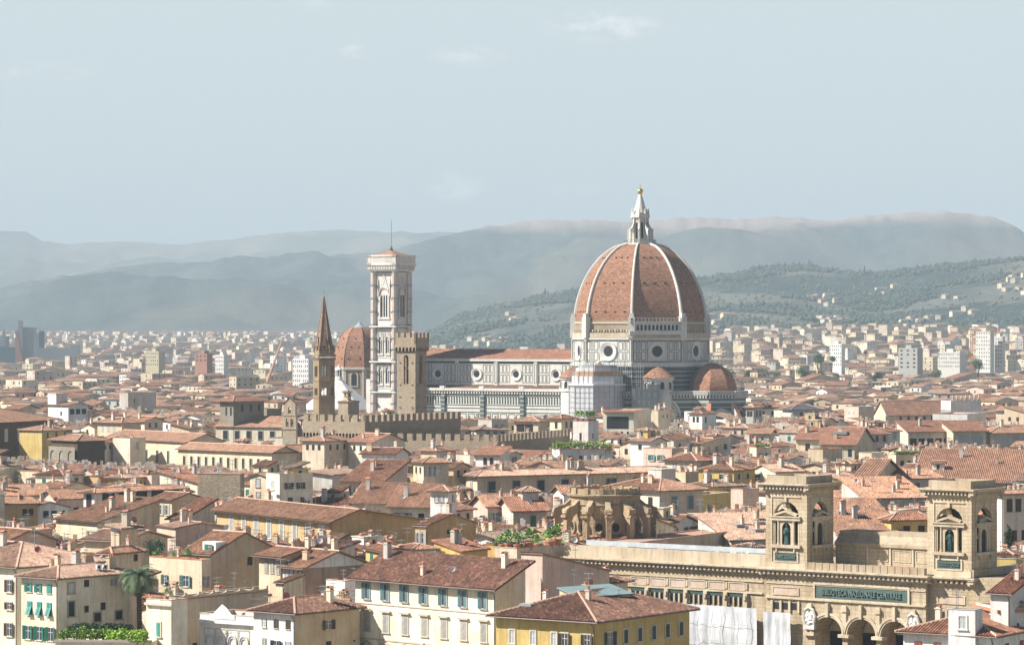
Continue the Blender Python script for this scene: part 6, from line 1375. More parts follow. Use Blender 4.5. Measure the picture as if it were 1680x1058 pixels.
# --- monuments of the middle distance
H('dark stone palace with tall pale windows at the left edge', -190, None, -60, 692, 87, 752, 26.0, 'hip', th=24, p=.26, tile='orange', wallc=STONE_SHADED, over=2.4, name='palace', cat='palace', wins=[('R', 6, .1, .98, 5.2, 2.2, 4.4, 'curtain', None, None), ('R', 6, .1, .98, 13.5, 2.2, 2.6, 'dark', None, None)])
H('second dark stone palace with pale blind arches, right of the first dark palace', 84, None, 127, 722, 172, 758, 21.5, 'hip', th=50, p=.30, tile='orange', wallc=STONE_SHADED, over=.8, name='palace', cat='palace', extras=[lambda root, W_, L_, H_, hz, rr: (lambda m: (arch_wall(m, lambda x, d, z: (d - 1.0, L_ - x, z), 0, L_, 0, H_ - 2.2, [((i + .5) * L_ / 3, L_ / 10, H_ - 8, H_ - 5) for i in range(3)], STONE_GREY, .3, STONE_GREY), m.build('arched_screen', root)))(MB())])
H('long cream convent building with tall windows, left part', 172, 717, 306, 724, 345, 762, 20.5, 'gy', p=.34, tile='orange', wallc='cream', over=.8, W_=14, name='convent', cat='convent building', wins=[('L', 7, .06, .98, 5.5, 1.2, 4.2, 'shut', 'brown', 'pale')])
H('lower cream convent wing with many small windows, bending right', 292, None, 446, 741, 601, 770, 18.5, 'gy', th=44, W_=10, p=.34, tile='orange', wallc='cream', over=.9, name='convent', cat='convent building', wins=[('L', 12, .03, .98, 4.0, 1.1, 3.2, 'shut', 'brown', 'pale')])
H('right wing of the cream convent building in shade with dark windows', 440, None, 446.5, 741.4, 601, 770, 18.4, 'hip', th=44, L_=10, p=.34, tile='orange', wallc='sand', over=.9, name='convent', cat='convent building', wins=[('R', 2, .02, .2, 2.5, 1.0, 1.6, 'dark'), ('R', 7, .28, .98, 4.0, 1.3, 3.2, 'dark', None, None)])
H('cream convent church with square windows beside the bell gable', 354, None, 462, 700, 500, 728, 21.5, 'sx', th=24, W_=10, p=.34, tile='orange', wallc='pale cream', over=.6, name='church', cat='church', wins=[('L', 5, .06, .95, 3.2, 1.8, 3.0, 'dark', None, 'grey')], extras=[band('L', 6.4, .3)])
H('low arcaded cloister in front of the convent church', 440, None, 492, 723, 515, 733, 17.5, 'flat', th=20, wallc='pale cream', par=.9, name='cloister', cat='cloister', wins=[('L', 5, .02, .98, 2.6, 1.3, 1.8, 'dark', None, 'pale')])
H('square dark stone palace with hipped roof, left of the abbey tower', 361, 655, 383, 656, 433, 684, 31.0, 'hip', th=44, p=.34, tile='red', wallc=STONE_GREY, over=1.6, name='palace', cat='palace', wins=[('L', 2, .3, .98, 4.2, 1.0, 3.0, 'dark', None, None), ('R', 3, .15, .98, 3.0, 1.1, 2.6, 'dark')])
H('low stone block right of the square dark stone palace', 413, None, 438, 671, 462, 686, 27.0, 'flat', th=40, wallc=STONE_GREY, par=.1, name='stone_block', cat='stone building')
H('white house with three dark windows under a flat pitched roof, upper left', 79, None, 112, 664, 144, 690, 28.0, 'gy', th=50, p=.22, tile='orange', wallc='white', wins=[('R', 3, .05, .95, 2.6, 2.0, 2.0, 'dark', None, None), ('L', 1, .5, .8, 3.4, 1.2, 1.6, 'dark')], extras=[RM(.0, .6, 5, 6, 3.5, 'white', 'flat', wins=0)])
H('gabled house with glazed veranda at the upper left edge', 14, None, 33, 669, 60, 686, 27.0, 'gy', th=40, p=.30, tile='red', wallc='sand', wins=[('L', 4, .1, .9, 2.4, 1.4, 2.4, 'curtain'), ('R', 4, .1, .9, 2.4, 1.4, 2.4, 'curtain')], over=1.4)
H('modern pale grey block with tall glass slot, upper left', 196, None, 210, 646, 256, 670, 30.0, 'flat', th=34, wallc='grey', par=.4, wins=[('R', 1, .35, .55, 3.8, 2.2, 5.6, 'curtain'), ('R', 1, .7, .9, 3.8, 2.2, 5.6, 'curtain'), ('R', 1, .16, .3, 3.0, .6, 1.8, 'dark')])
H('tiled house with roof terrace and chimney stacks below the white house, upper left', 160, None, 200, 692, 231, 712, 25.5, 'hip', th=40, p=.3, tile='orange', wallc='buff', chim=2, over=1.0, wins=[('L', 3, .1, .8, 2.4, 1.4, 2.6, 'curtain')])
H('small stone house with a bell turret between abbey and chapel dome', 555, None, 571, 659, 589, 684, 30.5, 'hip', th=40, p=.22, tile='red', wallc=STONE, over=.3, extras=[RM(.3, .4, 2, 2, 3.2, 'tan', 'hip', 'orange', .4, 1)])
H('low white walled farmhouse like house in front of the lower palace wing', 778, None, 820, 745, 836, 762, 21.0, 'sx', th=22, p=.25, tile='red', wallc='white', wins=[('L', 2, .3, .8, 2.0, 1.0, 2.0, 'dark')])
H('villa with hipped roof and roof garden in front of the cathedral nave', 843, None, 883, 690, 897, 708, 25.5, 'hip', th=24, p=.34, tile='orange', wallc='sand', wins=[('L', 2, .1, .8, 2.6, 3.0, 2.6, 'dark')])
H('cream square house with hipped roof in front of the cathedral nave', 902, None, 921, 685, 943, 712, 27.0, 'hip', th=40, p=.34, tile='red', wallc='cream', over=1.0, wins=[('L', 1, .4, .7, 2.6, 1.2, 2.2, 'dark'), ('R', 2, .2, .9, 2.4, 1.2, 2.2, 'shut', 'grey')])
H('white cubic tower house with roof garden below the scaffolding', 940, None, 965, 695, 982, 724, 26.5, 'flat', th=30, wallc='white', par=.8, wins=[('L', 1, .4, .6, 4.5, .8, 3.2, 'dark'), ('R', 1, .3, .6, 4.0, .7, 1.6, 'dark')], extras=[item('pot', 'flower_pot', u, v, .0, 3.4) for u, v in ((.2, .2), (.5, .15), (.8, .2), (.15, .5), (.15, .8))])
H('white house with huge dark glazed loggia below the exedra', 989, None, 1040, 675, 1068, 706, 27.5, 'flat', th=14, wallc='pale cream', par=.3, over=0, wins=[('L', 3, .14, .82, 4.0, 2.9, 4.4, 'dark'), ('L', 4, .15, .9, 7.6, .8, 1.0, 'dark')], extras=[band('L', -.4, .6, CLAY, 1.2)])
H('narrow pale yellow tower house right of the glazed loggia house', 1069, None, 1080, 674, 1100, 696, 27.5, 'flat', th=30, wallc='cream', par=.2, wins=[('R', 2, .2, .9, 2.0, .8, 1.2, 'dark')], chim=1)
H('white square house with red roof in front of the east tribune', 1131, None, 1152, 678, 1175, 702, 27.0, 'hip', th=36, p=.3, tile='red', wallc='white', over=.6, wins=[('L', 2, .2, .8, 2.2, 1.0, 2.0, 'dark'), ('R', 1, .1, .4, 2.4, 1.0, 2.2, 'dark')])
H('stone tower house with arched windows right of the east tribune', 1224, None, 1236, 667, 1251, 690, 29.0, 'hip', th=34, p=.3, tile='orange', wallc='grey', over=.8, wins=[('L', 2, .1, .9, 2.6, 1.1, 2.0, 'dark'), ('R', 2, .2, .9, 2.6, 1.1, 2.0, 'dark')])
H('cream gabled house with green shutters, right of the cathedral apse', 1226, None, 1262, 710, 1274, 722, 22.5, 'gy', th=20, p=.3, tile='orange', wallc='pale cream', W_=7, wins=[('L', 2, .1, .9, 2.2, 1.0, 1.8, 'shut', 'green')])
H('yellow house with green shutters under a red tile roof, right middle', 1306, None, 1344, 720, 1362, 738, 22.0, 'sx', th=18, p=.3, tile='red', wallc='cream', chim=2, W_=9, wins=[('L', 1, .4, .6, 2.8, 1.5, 2.6, 'shut', 'green'), ('L', 1, .75, .95, 2.8, 1.5, 2.6, 'shut', 'grey')])
H('long yellow house with a row of green shutters, right of the yellow house', 1347, None, 1402, 728, 1432, 744, 21.5, 'gy', th=18, p=.34, tile='red', wallc='cream', chim=3, wins=[('L', 4, .03, .98, 2.8, 1.2, 2.4, 'shut', 'green')], extras=[item('skylight', 'skylight', .3, .6, .1, 3.0)])
H('grey blind cube under the yellow green shuttered houses', 1326, None, 1350, 738, 1382, 757, 20.5, 'flat', th=34, wallc='buff', par=.2)
H('blank cream box with flat top, lower middle right', 1409, None, 1430, 744, 1450, 760, 20.8, 'flat', th=40, wallc='sand', par=.2)
H('long house with arched loggia openings on the right', 1484, None, 1490, 707, 1562, 726, 23.5, 'sy', th=12, L_=10, p=.3, tile='red', wallc='sand', over=.8, wins=[('R', 5, .02, .98, 3.6, 2.2, 2.4, 'dark', None, None)], extras=[item('chimney2', 'chimney', .4, .5)])
H('house with two large glazed gallery windows, right of the loggia house', 1560, None, 1564, 706, 1618, 724, 23.8, 'sy', th=12, L_=10, p=.28, tile='red', wallc='sand', wins=[('R', 2, .08, .95, 3.2, 4.0, 3.6, 'curtain', None, None)])
H('cream building with grey upper floor at the right edge of the mid town', 1620, None, 1625, 709, 1720, 732, 23.0, 'hip', th=12, L_=12, p=.30, tile='orange', wallc='sand', wins=[('R', 6, .05, .95, 2.4, 1.8, 2.0, 'curtain')], extras=[band('R', 4.4, .4)], chim=2)
H('long orange roofed church nave on the right, seen broadside', 1446, None, 1456, 680, 1556, 694, 22.0, 'gx', th=14, L_=14, p=.75, tile='orange', wallc='sand', over=.5, name='church', cat='church', wins=[('R', 5, .15, .8, 1.6, 1.2, 1.6, 'dark')])
H('white villa with parapet figures on its roof, right of the orange church roof', 1556, None, 1560, 664, 1610, 690, 27.0, 'flat', th=16, L_=9, wallc='white', par=1.6, wins=[('L', 5, .04, .98, 3.5, 1.2, 2.6, 'curtain', None, 'grey'), ('R', 5, .08, .98, 5.5, 1.4, 3.0, 'curtain')], extras=[lambda root, W_, L_, H_, hz, rr: [(lambda m: (m.lathe([(.5, H_ + 1.6), (.3, H_ + 2.6), (.42, H_ + 3.1), (.2, H_ + 3.5), (0, H_ + 3.9)], 7, TRIM, ((i + .5) * W_ / 7, .3)), m.build('parapet_figure', root)))(MB()) for i in range(7)]])
H('white panelled terrace building in front of the villa with parapet figures', 1530, None, 1587, 681, 1618, 695, 24.5, 'flat', th=24, wallc='white', par=.4)
H('dark hexagonal roofed house right of the tower house', 1284, None, 1300, 670, 1346, 682, 26.5, 'hip', th=20, p=.34, tile=plain('slate', (.10, .10, .11), .7), corr=0, wallc='grey', over=1.2, wins=[('R', 5, .05, .95, 3.0, 1.4, 3.2, 'shut', 'green')])
H('yellow walled small house with its own roof garden, upper middle left', 178, None, 200, 783, 242, 790, 20.0, 'hip', th=36, p=.26, tile='pink', wallc='yellow', chim=2, wins=[('R', 2, .1, .9, 1.6, .8, 1.2, 'dark')])
H('tiled house hugging the foot of the upper palace wing, left half', 496, None, 532, 722, 575, 745, 24.0, 'hip', th=34, p=.3, tile='orange', wallc='sand', chim=2, wins=[('L', 3, .1, .9, 2.2, 1.0, 1.6, 'dark'), ('R', 3, .1, .9, 2.2, 1.0, 1.6, 'dark')])
H('broad roofed house at the foot of the palace wings, under the stone tower', 572, None, 612, 724, 664, 742, 23.6, 'gy', th=40, p=.3, tile='red', wallc='pale cream', chim=2, wins=[('L', 3, .1, .9, 2.2, 1.0, 1.6, 'dark'), ('R', 3, .1, .9, 2.2, 1.0, 1.6, 'half', 'green')])
H('small reddish roofed house in front of the battlements, right of the stone tower', 690, None, 716, 738, 748, 752, 22.6, 'hip', th=36, p=.3, tile='orange', wallc='cream', chim=2)
H('flat white terrace house carrying the roof garden shrubs, centre', 903, None, 918, 740, 1005, 752, 20.8, 'flat', th=72, L_=7, wallc='white', par=.4, wins=[('R', 4, .1, .9, 2.2, 1.0, 1.6, 'dark')])
H('flat topped house under the green roof hedge, right middle', 1464, None, 1470, 748, 1513, 756, 21.4, 'flat', th=76, L_=6, wallc='sand', par=.3, wins=[('R', 3, .1, .9, 2.0, 1.0, 1.4, 'dark')])
H('flat topped house with small roof shrubs right of the apse', 1236, None, 1241, 736, 1265, 744, 23.4, 'flat', th=76, L_=6, wallc='cream', par=.3, wins=[('R', 2, .1, .9, 2.0, 1.0, 1.4, 'shut', 'green')])
# ------------------------------------------------------------ trees, palm, hedges
def leaf_cloud(mb, blobs, n, size, mats, rr, flat=.0):
    tot = sum(b[3] * b[4] * b[5] for b in blobs) ** 1
    for bx_, by_, bz_, sx, sy, sz in blobs:
        k = max(8, int(n * sx * sy * sz / tot))
        for i in range(k):
            a, c = rr.uniform(0, 2 * math.pi), rr.uniform(-1, 1); s_ = math.sqrt(1 - c * c); r = rr.uniform(.62, 1.04) if rr.random() < .85 else rr.uniform(.1, .7)
            p = Vector((bx_ + sx * r * s_ * math.cos(a), by_ + sy * r * s_ * math.sin(a), bz_ + sz * r * c))
            q = Vector((rr.gauss(0, 1), rr.gauss(0, 1), rr.gauss(0, .7))).normalized(); w = q.orthogonal().normalized(); sz_ = size * rr.uniform(.6, 1.4)
            mb.face([p - q * sz_, p + w * sz_ * .6, p + q * sz_, p - w * sz_ * .6], rr.choice(mats))
TREE_ME = {}
def crown_mesh(kind, v):
    key = (kind, v)
    if key in TREE_ME: return TREE_ME[key]
    rr = random.Random(v * 17 + len(kind)); mb = MB()          # unit: crown 1 wide, 1 tall, base at z = 0
    if kind == 'round':
        bl = [(rr.uniform(-.22, .22), rr.uniform(-.22, .22), rr.uniform(.35, .75), rr.uniform(.16, .28), rr.uniform(.16, .28), rr.uniform(.14, .26)) for _ in range(11)]
        leaf_cloud(mb, bl, 1300, .038, [LEAF['dark'], LEAF['mid'], LEAF['mid'], LEAF['olive']], rr)
    elif kind == 'umbrella':
        bl = [(.34 * math.cos(a), .34 * math.sin(a), .5 + rr.uniform(-.1, .12), .19, .19, .3) for a in [i * .9 for i in range(7)]] + [(0, 0, .68, .25, .25, .3)]
        leaf_cloud(mb, bl, 1500, .035, [LEAF['dark'], LEAF['mid'], LEAF['dark']], rr)
    elif kind == 'cypress':
        bl = [(rr.uniform(-.06, .06), rr.uniform(-.06, .06), .06 + .1 * i, .46 * math.sin(math.pi * (.1 + .085 * i)) ** .7 * (1 - .05 * i), .46 * math.sin(math.pi * (.1 + .085 * i)) ** .7 * (1 - .05 * i), .09) for i in range(10)]
        leaf_cloud(mb, bl, 1600, .045, [LEAF['dark'], LEAF['dark'], LEAF['mid']], rr)
    TREE_ME[key] = mb.mesh('crown'); return TREE_ME[key]
TRUNK = {}
def tree(label, px, Y, ztop, w, hcrown, kind='round', zbase=0.0, v=0, group=None, name='tree'):
    x = WX(px, Y); o = thing(name, label, 'tree', (x, Y, zbase), random.uniform(0, 6), group)
    if kind not in TRUNK:
        mb = MB(); mb.tube([(0, 0, 0), (.01, .01, .4), (-.01, .0, .75), (0, 0, 1)], [.055, .045, .035, .02], BARK, 7)
        for i in range(5): a = i * 1.3; mb.tube([(0, 0, .62 + .06 * i), (.14 * math.cos(a), .14 * math.sin(a), .85 + .04 * i), (.26 * math.cos(a), .26 * math.sin(a), 1.02 + .03 * i)], [.025, .018, .008], BARK, 5)
        TRUNK[kind] = mb.mesh('trunk')
    H_ = ztop - zbase; t_ = link('trunk', TRUNK[kind], o); t_.scale = (w * .8, w * .8, max(1.0, H_ - hcrown * .75))
    c = link('crown', crown_mesh(kind, v), o, (0, 0, H_ - hcrown)); c.scale = (w, w, hcrown)
    return o
PALMY = 497.0
def palm():
    x = WX(228, PALMY); o = thing('palm_tree', 'tall date palm with a big drooping crown beside the green shuttered house', 'palm tree', (x, PALMY, 0))
    zc = WZ(947, PALMY); rr = random.Random(3); mb = MB()
    mb.tube([(0.3, 0, 0), (.1, 0, zc * .5), (0, 0, zc - .3)], [.42, .34, .38], BARK, 10)
    for i in range(30): mb.lathe([(.40, zc * (.3 + .7 * i / 30)), (.47, zc * (.3 + .7 * i / 30) + .12), (.38, zc * (.3 + .7 * i / 30) + .2)], 9, BARK, (.15 * (1 - i / 30), 0))
    mb.build('trunk', o); mb = MB(); PL_ = [leafmat('palm frond', (.075, .125, .07)), leafmat('palm frond light', (.15, .20, .11)), leafmat('dry frond', (.16, .13, .06))]
    for i in range(95):
        a = rr.uniform(0, 2 * math.pi); el_ = rr.choice((1.25, .95, .7, .45, .2, -.1, -.4, -.75)) + rr.uniform(-.15, .15); l = rr.uniform(3.0, 4.0) * (1 if el_ > -.2 else .85); m = PL_[2] if el_ < -.5 and rr.random() < .4 else rr.choice(PL_[:2])
        d = Vector((math.cos(a), math.sin(a), 0)); sd = Vector((-d.y, d.x, 0)); pts = []; p = Vector((0, 0, zc)); e = el_
        for k in range(9): pts.append(p.copy()); p = p + (d * math.cos(e) + Vector((0, 0, math.sin(e)))) * l / 8; e -= .17 + .05 * k * .4
        for k in range(1, 8):
            for j in range(3):
                q = pts[k].lerp(pts[k + 1], j / 3); t_ = (pts[k + 1] - pts[k]).normalized(); ln = .78 * math.sin(math.pi * (k + j / 3) / 9) ** .6 + .12
                for sg in (-1, 1):
                    tip = q + sd * sg * ln + t_ * ln * .55 - Vector((0, 0, .3 * ln)); mb.face([q - t_ * .03, q + t_ * .06, tip], m)
        mb.tube(pts, [.04] * 6 + [.02] * 3, m, 3)
    mb.build('crown', o); mb = MB()
    for i in range(9):
        a = rr.uniform(0, 6.28)
        for j in range(26): p = Vector((rr.uniform(.5, 1.1) * math.cos(a), rr.uniform(.5, 1.1) * math.sin(a), zc + rr.uniform(-.7, .35))); mb.box(p.x - .09, p.x + .09, p.y - .09, p.y + .09, p.z - .12, p.z + .12, plain('dates', (.50, .28, .08), .8, .3, 3.0))
    mb.build('date_clusters', o)
palm()
def hedge(label, px0, px1, py0, py1, Y0, Y1, mats, n, size, zb=None, depth=1.6, name='hedge', cat='hedge', seed=1, drop=1.5):
    rr = random.Random(seed); a = Vector((WX(px0, Y0), Y0, 0)); b_ = Vector((WX(px1, Y1), Y1, 0)); ln = (b_ - a).length; zt = WZ(py0, (Y0 + Y1) / 2); zl = WZ(py1, (Y0 + Y1) / 2); ang = math.atan2(b_.y - a.y, b_.x - a.x)
    o = thing(name, label, cat, (a.x, a.y, zl), ang); mb = MB(); k = max(3, int(ln / 1.1)); h = zt - zl
    bl = [(ln * (i + .5) / k + rr.uniform(-.2, .2), rr.uniform(-.3, .3), h * rr.uniform(.35, .6), ln / k * .8, depth * .6, h * rr.uniform(.38, .5)) for i in range(k)]
    half = [bl[i] for i in range(k)]; leaf_cloud(mb, half, n, size, mats, rr); mb.build('foliage', o); mb = MB()
    for i in range(k): mb.tube([(ln * (i + .5) / k, 0, -drop), (ln * (i + .5) / k + .1, 0, h * .6)], [.06, .03], BARK, 5)
    mb.build('stems', o)
hedge('bright green clipped hedge left half in front of the green shuttered house', 95, 178, 1027, 1050, 486, 484, [LEAF['mid'], LEAF['vivid'], LEAF['light'], LEAF['mid']], 2600, .16, seed=2)
hedge('yellow green hedge right half below the palm tree', 176, 241, 1030, 1054, 484, 481, [LEAF['vivid'], LEAF['vivid'], LEAF['light']], 2200, .16, seed=3)
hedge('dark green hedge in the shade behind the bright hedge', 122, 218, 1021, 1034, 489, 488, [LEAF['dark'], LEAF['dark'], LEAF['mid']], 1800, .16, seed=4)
_hy = 483.0
mb = MB(); ang = 0
tw_ = thing('terrace_wall', 'cream terrace wall carrying the hedges at the bottom left', 'wall', (WX(93, 484), 484, 0), R(-3)); mb.box(0, 14.5, -1.5, 4.5, 0, WZ(1051, 484), wall('pale cream')); mb.box(-.1, 14.6, -1.65, -1.4, WZ(1051, 484), WZ(1051, 484) + .35, TRIM); mb.build('wall', tw_)
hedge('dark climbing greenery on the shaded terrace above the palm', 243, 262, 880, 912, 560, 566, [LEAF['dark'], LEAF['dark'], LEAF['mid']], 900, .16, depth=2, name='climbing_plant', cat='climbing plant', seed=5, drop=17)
hedge('lush roof garden shrubs on the white terrace house, centre', 905, 1003, 722, 737, 955, 955, [LEAF['mid'], LEAF['light'], LEAF['olive'], LEAF['vivid']], 2600, .22, depth=4, name='shrubs', cat='shrubs', seed=6)
hedge('low green hedge on a roof terrace, right middle', 1468, 1511, 738, 745, 900, 900, [LEAF['mid'], LEAF['light'], LEAF['dark']], 900, .2, depth=2, seed=7)
hedge('small shrubs on a roof terrace under the awning house, right', 1240, 1262, 727, 733, 905, 905, [LEAF['mid'], LEAF['light']], 500, .2, depth=2, name='shrubs', cat='shrubs', seed=8)
hedge('green balcony plants beside the church drum', 1056, 1081, 818, 828, 722, 708, [LEAF['mid'], LEAF['light']], 700, .18, depth=1.0, name='balcony_plants', cat='plants', seed=9)
hedge('row of potted shrubs along the right side of the plant terrace', 856, 924, 886, 903, 547, 570, [LEAF['mid'], LEAF['olive'], LEAF['light']], 1500, .15, depth=1.6, name='shrubs', cat='shrubs', seed=10)
hedge('row of leafy potted shrubs along the left side of the plant terrace', 814, 850, 884, 904, 555, 546, [LEAF['mid'], LEAF['olive'], LEAF['dark']], 1600, .15, depth=1.6, name='shrubs', cat='shrubs', seed=11)
tree('dark pointed cypress beside the right library tower', 1655, 560.0, WZ(862, 560), 2.6, 6.5, 'cypress', 0, 1, name='cypress')
tree('broad umbrella pine in the right middle distance', 1480, 2400.0, WZ(625, 2400), 22, 7.5, 'umbrella', 0, 1, name='umbrella_pine')
DIRW = [(1190, 600, 24, 'right of the dome, first'), (1215, 606, 16, 'second right of the dome')]
trees = [(1192, 600, 26), (1228, 604, 18), (1252, 600, 26), (1276, 608, 16), (1318, 599, 24), (1348, 606, 16), (1372, 611, 14), (1412, 612, 20), (1440, 608, 18), (1342, 577, 22), (1365, 582, 12), (1534, 604, 22), (1605, 585, 22), (1628, 612, 14), (1648, 628, 18), (1420, 572, 9),
         (378, 606, 18), (396, 598, 24), (416, 604, 22), (442, 602, 26), (462, 606, 24), (480, 612, 22), (498, 616, 22), (380, 618, 20), (296, 606, 14), (484, 624, 26), (505, 628, 18), (515, 618, 16), (60, 622, 14), (100, 628, 14), (128, 632, 12), (22, 600, 18), (215, 620, 16), (236, 618, 12)]
for i, (px, py, w) in enumerate(trees):
    z = 15.5 + (i % 3); Y = min(3900 if px < 1000 else 2500 + 40 * (i % 4), depth_for(py, z)); wm = w / FPX * Y
    side = ('right of the big dome' if px > 840 else 'left of the abbey tower'); rank = sorted(t[0] for t in trees if (t[0] > 840) == (px > 840)).index(px) + 1
    tree('green broadleaf tree, number %d from the left among the trees %s' % (rank, side), px, Y, WZ(py, Y), wm * 1.2, min(WZ(py, Y) * .85, wm * 1.15), 'round', gz(WX(px, Y), Y) - 1, i % 4, 'trees standing among the distant roofs')
# ------------------------------------------------------------ far landmarks
FG = plain('far grey concrete', (.24, .27, .28), .8, .1, .02); FBR = plain('far red brick', (.38, .20, .15), .9, .1, .05)
def quad_tower(mb, px0, px1, py, Y, m, d=None, zb=-5):
    d = d or (px1 - px0) / FPX * Y * .6; mb.box(WX(px0, Y), WX(px1, Y), Y, Y + d, zb, WZ(py, Y), m)
cj = thing('courthouse', 'jagged grey courthouse complex on the far left skyline', 'courthouse', (0, 0, 0)); Yc = 4200.0
mb = MB(); quad_tower(mb, 29, 57, 537, Yc, FG); quad_tower(mb, 30, 37, 526, Yc - 2, FG); mb.build('tower', cj)
mb = MB(); quad_tower(mb, 57, 72, 546, Yc - 8, FG); quad_tower(mb, 64, 72.5, 543, Yc - 9, GLASS); mb.build('tower', cj)
mb = MB(); y_ = Yc - 40; mb.prism([(0, 0), (WX(41, y_) - WX(25, y_), 0), (WX(41, y_) - WX(25, y_), 14), (0, 14)], 0, WZ(543, y_), FBR, cap=True, r1=[(0, 0), (2.2, 0), (2.2, 10), (0, 10)]); mb.build('fin', cj, (WX(25, y_), y_, 0))
mb = MB(); quad_tower(mb, 60, 116, 570, Yc - 20, FG, 30); mb.build('wing', cj); mb = MB(); quad_tower(mb, 116, 129, 566, Yc - 24, FG); mb.build('tower', cj)
mb = MB(); quad_tower(mb, 0, 14, 551, Yc + 5, FG); quad_tower(mb, 5, 8, 540, Yc + 3, FG); mb.build('tower', cj); mb = MB(); quad_tower(mb, -10, 30, 569, Yc - 10, plain('far glass', (.08, .14, .18), .4)); mb.build('glass_hall', cj)
def block(label, px0, px1, py, Y, m, fl, col, name='apartment_block', cat='apartment block', dark=GLASS, th=40, dep=16):
    x = WX(px0, Y); w = (WX(px1, Y) - x) * .95; dep = min(dep, w * .6); o = thing(name, label, cat, (x, Y, 0), R(-33)); mb = MB(); h = WZ(py, Y); mb.box(0, w, 0, dep, -2, h, m); mb.box(w * .3, w * .6, 3, 9, h, h + 2.5, m); mb.build('wall', o)
    fh = min(3.4, (h - 6) / fl); me = win_mesh(w / col * .36, fh * .42, 'dark', None, None, 2)
    for i in range(fl):
        for j in range(col):
            if (i + j * 3) % 11 != 5: link('window', me, o, (w * (j + .5) / col, -.02, h - fh * (i + .6)))
    return o
block('white high rise apartment tower on the right horizon beside the crane', 1601, 1628, 543, 2850.0, plain('white render', (.70, .68, .62)), 10, 6); block('lower wing of the white high rise, right side', 1628, 1647, 552, 2860.0, MATS['white render'], 8, 4)
block('brick red apartment block on the left with blank front', 320, 346, 580, 2700.0, FBR, 2, 3); block('white apartment block right of the brick red block', 353, 372, 582, 2760.0, MATS['white render'], 6, 5)
block('grey office block with dark glass cross, right far town', 1474, 1510, 571, 2700.0, plain('pale panel', (.42, .42, .38)), 5, 3); block('long white apartment block left of the tower crane', 1540, 1580, 577, 2750.0, MATS['white render'], 4, 12); block('cream stepped apartment block behind the trees right of the dome', 1361, 1384, 564, 3000.0, WHITEP, 6, 6); pass
block('cream apartment block with red balconies beside the abbey tower', 480, 514, 588, 2300.0, WHITEP, 6, 8); block('yellowish office block with green window bands, left far town', 239, 268, 576, 3000.0, plain('ochre panel', (.50, .44, .30)), 4, 6)
tc_ = thing('tower_crane', 'orange tower crane beside the white high rise on the right', 'crane', (WX(1594, 2700), 2700, 0)); mb = MB(); OR = plain('orange paint', (.60, .26, .08), .6)
z1 = WZ(531, 2700)
for sx in (-.8, .8):
    for sy in (-.8, .8): mb.tube([(sx, sy, 0), (sx, sy, z1 - 6)], .22, OR, 4)
for i in range(int(z1 / 2.4) - 2): mb.tube([(-.8, -.8, i * 2.4), (.8, -.8, i * 2.4 + 2.4)], .14, OR, 4)
mb.build('mast', tc_); mb = MB(); zj = WZ(544, 2700)
for dz in (0, 1.6): mb.tube([(-9, 0, zj + dz), (27, 0, zj + dz * .6)], .2, OR, 4)
for i in range(18): mb.tube([(-9 + 2 * i, 0, zj), (-8 + 2 * i, 0, zj + 1.4)], .12, OR, 4)
mb.tube([(0, 0, zj), (0, 0, z1)], .3, OR, 4); mb.tube([(0, 0, z1), (22, 0, zj + 1)], .08, OR, 4); mb.tube([(0, 0, z1), (-9, 0, zj + 1)], .08, OR, 4); mb.box(-10.5, -7.5, -.8, .8, zj - 2, zj, FG); mb.build('jib', tc_)
mc = thing('mobile_crane', 'long leaning orange telescopic crane boom among the trees on the left', 'crane', (WX(438, 2500), 2500, 0)); mb = MB(); a0 = Vector((0, 0, WZ(627, 2500))); a1 = Vector((WX(463, 2500) - WX(438, 2500), 0, WZ(558, 2500)))
mb.tube([a0, a0.lerp(a1, .5), a1], [1.25, .95, .6], plain('pale orange paint', (.62, .36, .20), .6), 6); mb.build('boom', mc); mb = MB(); mb.box(-4, 3, -2, 2, 0, a0.z + .5, OR); mb.build('carrier', mc)

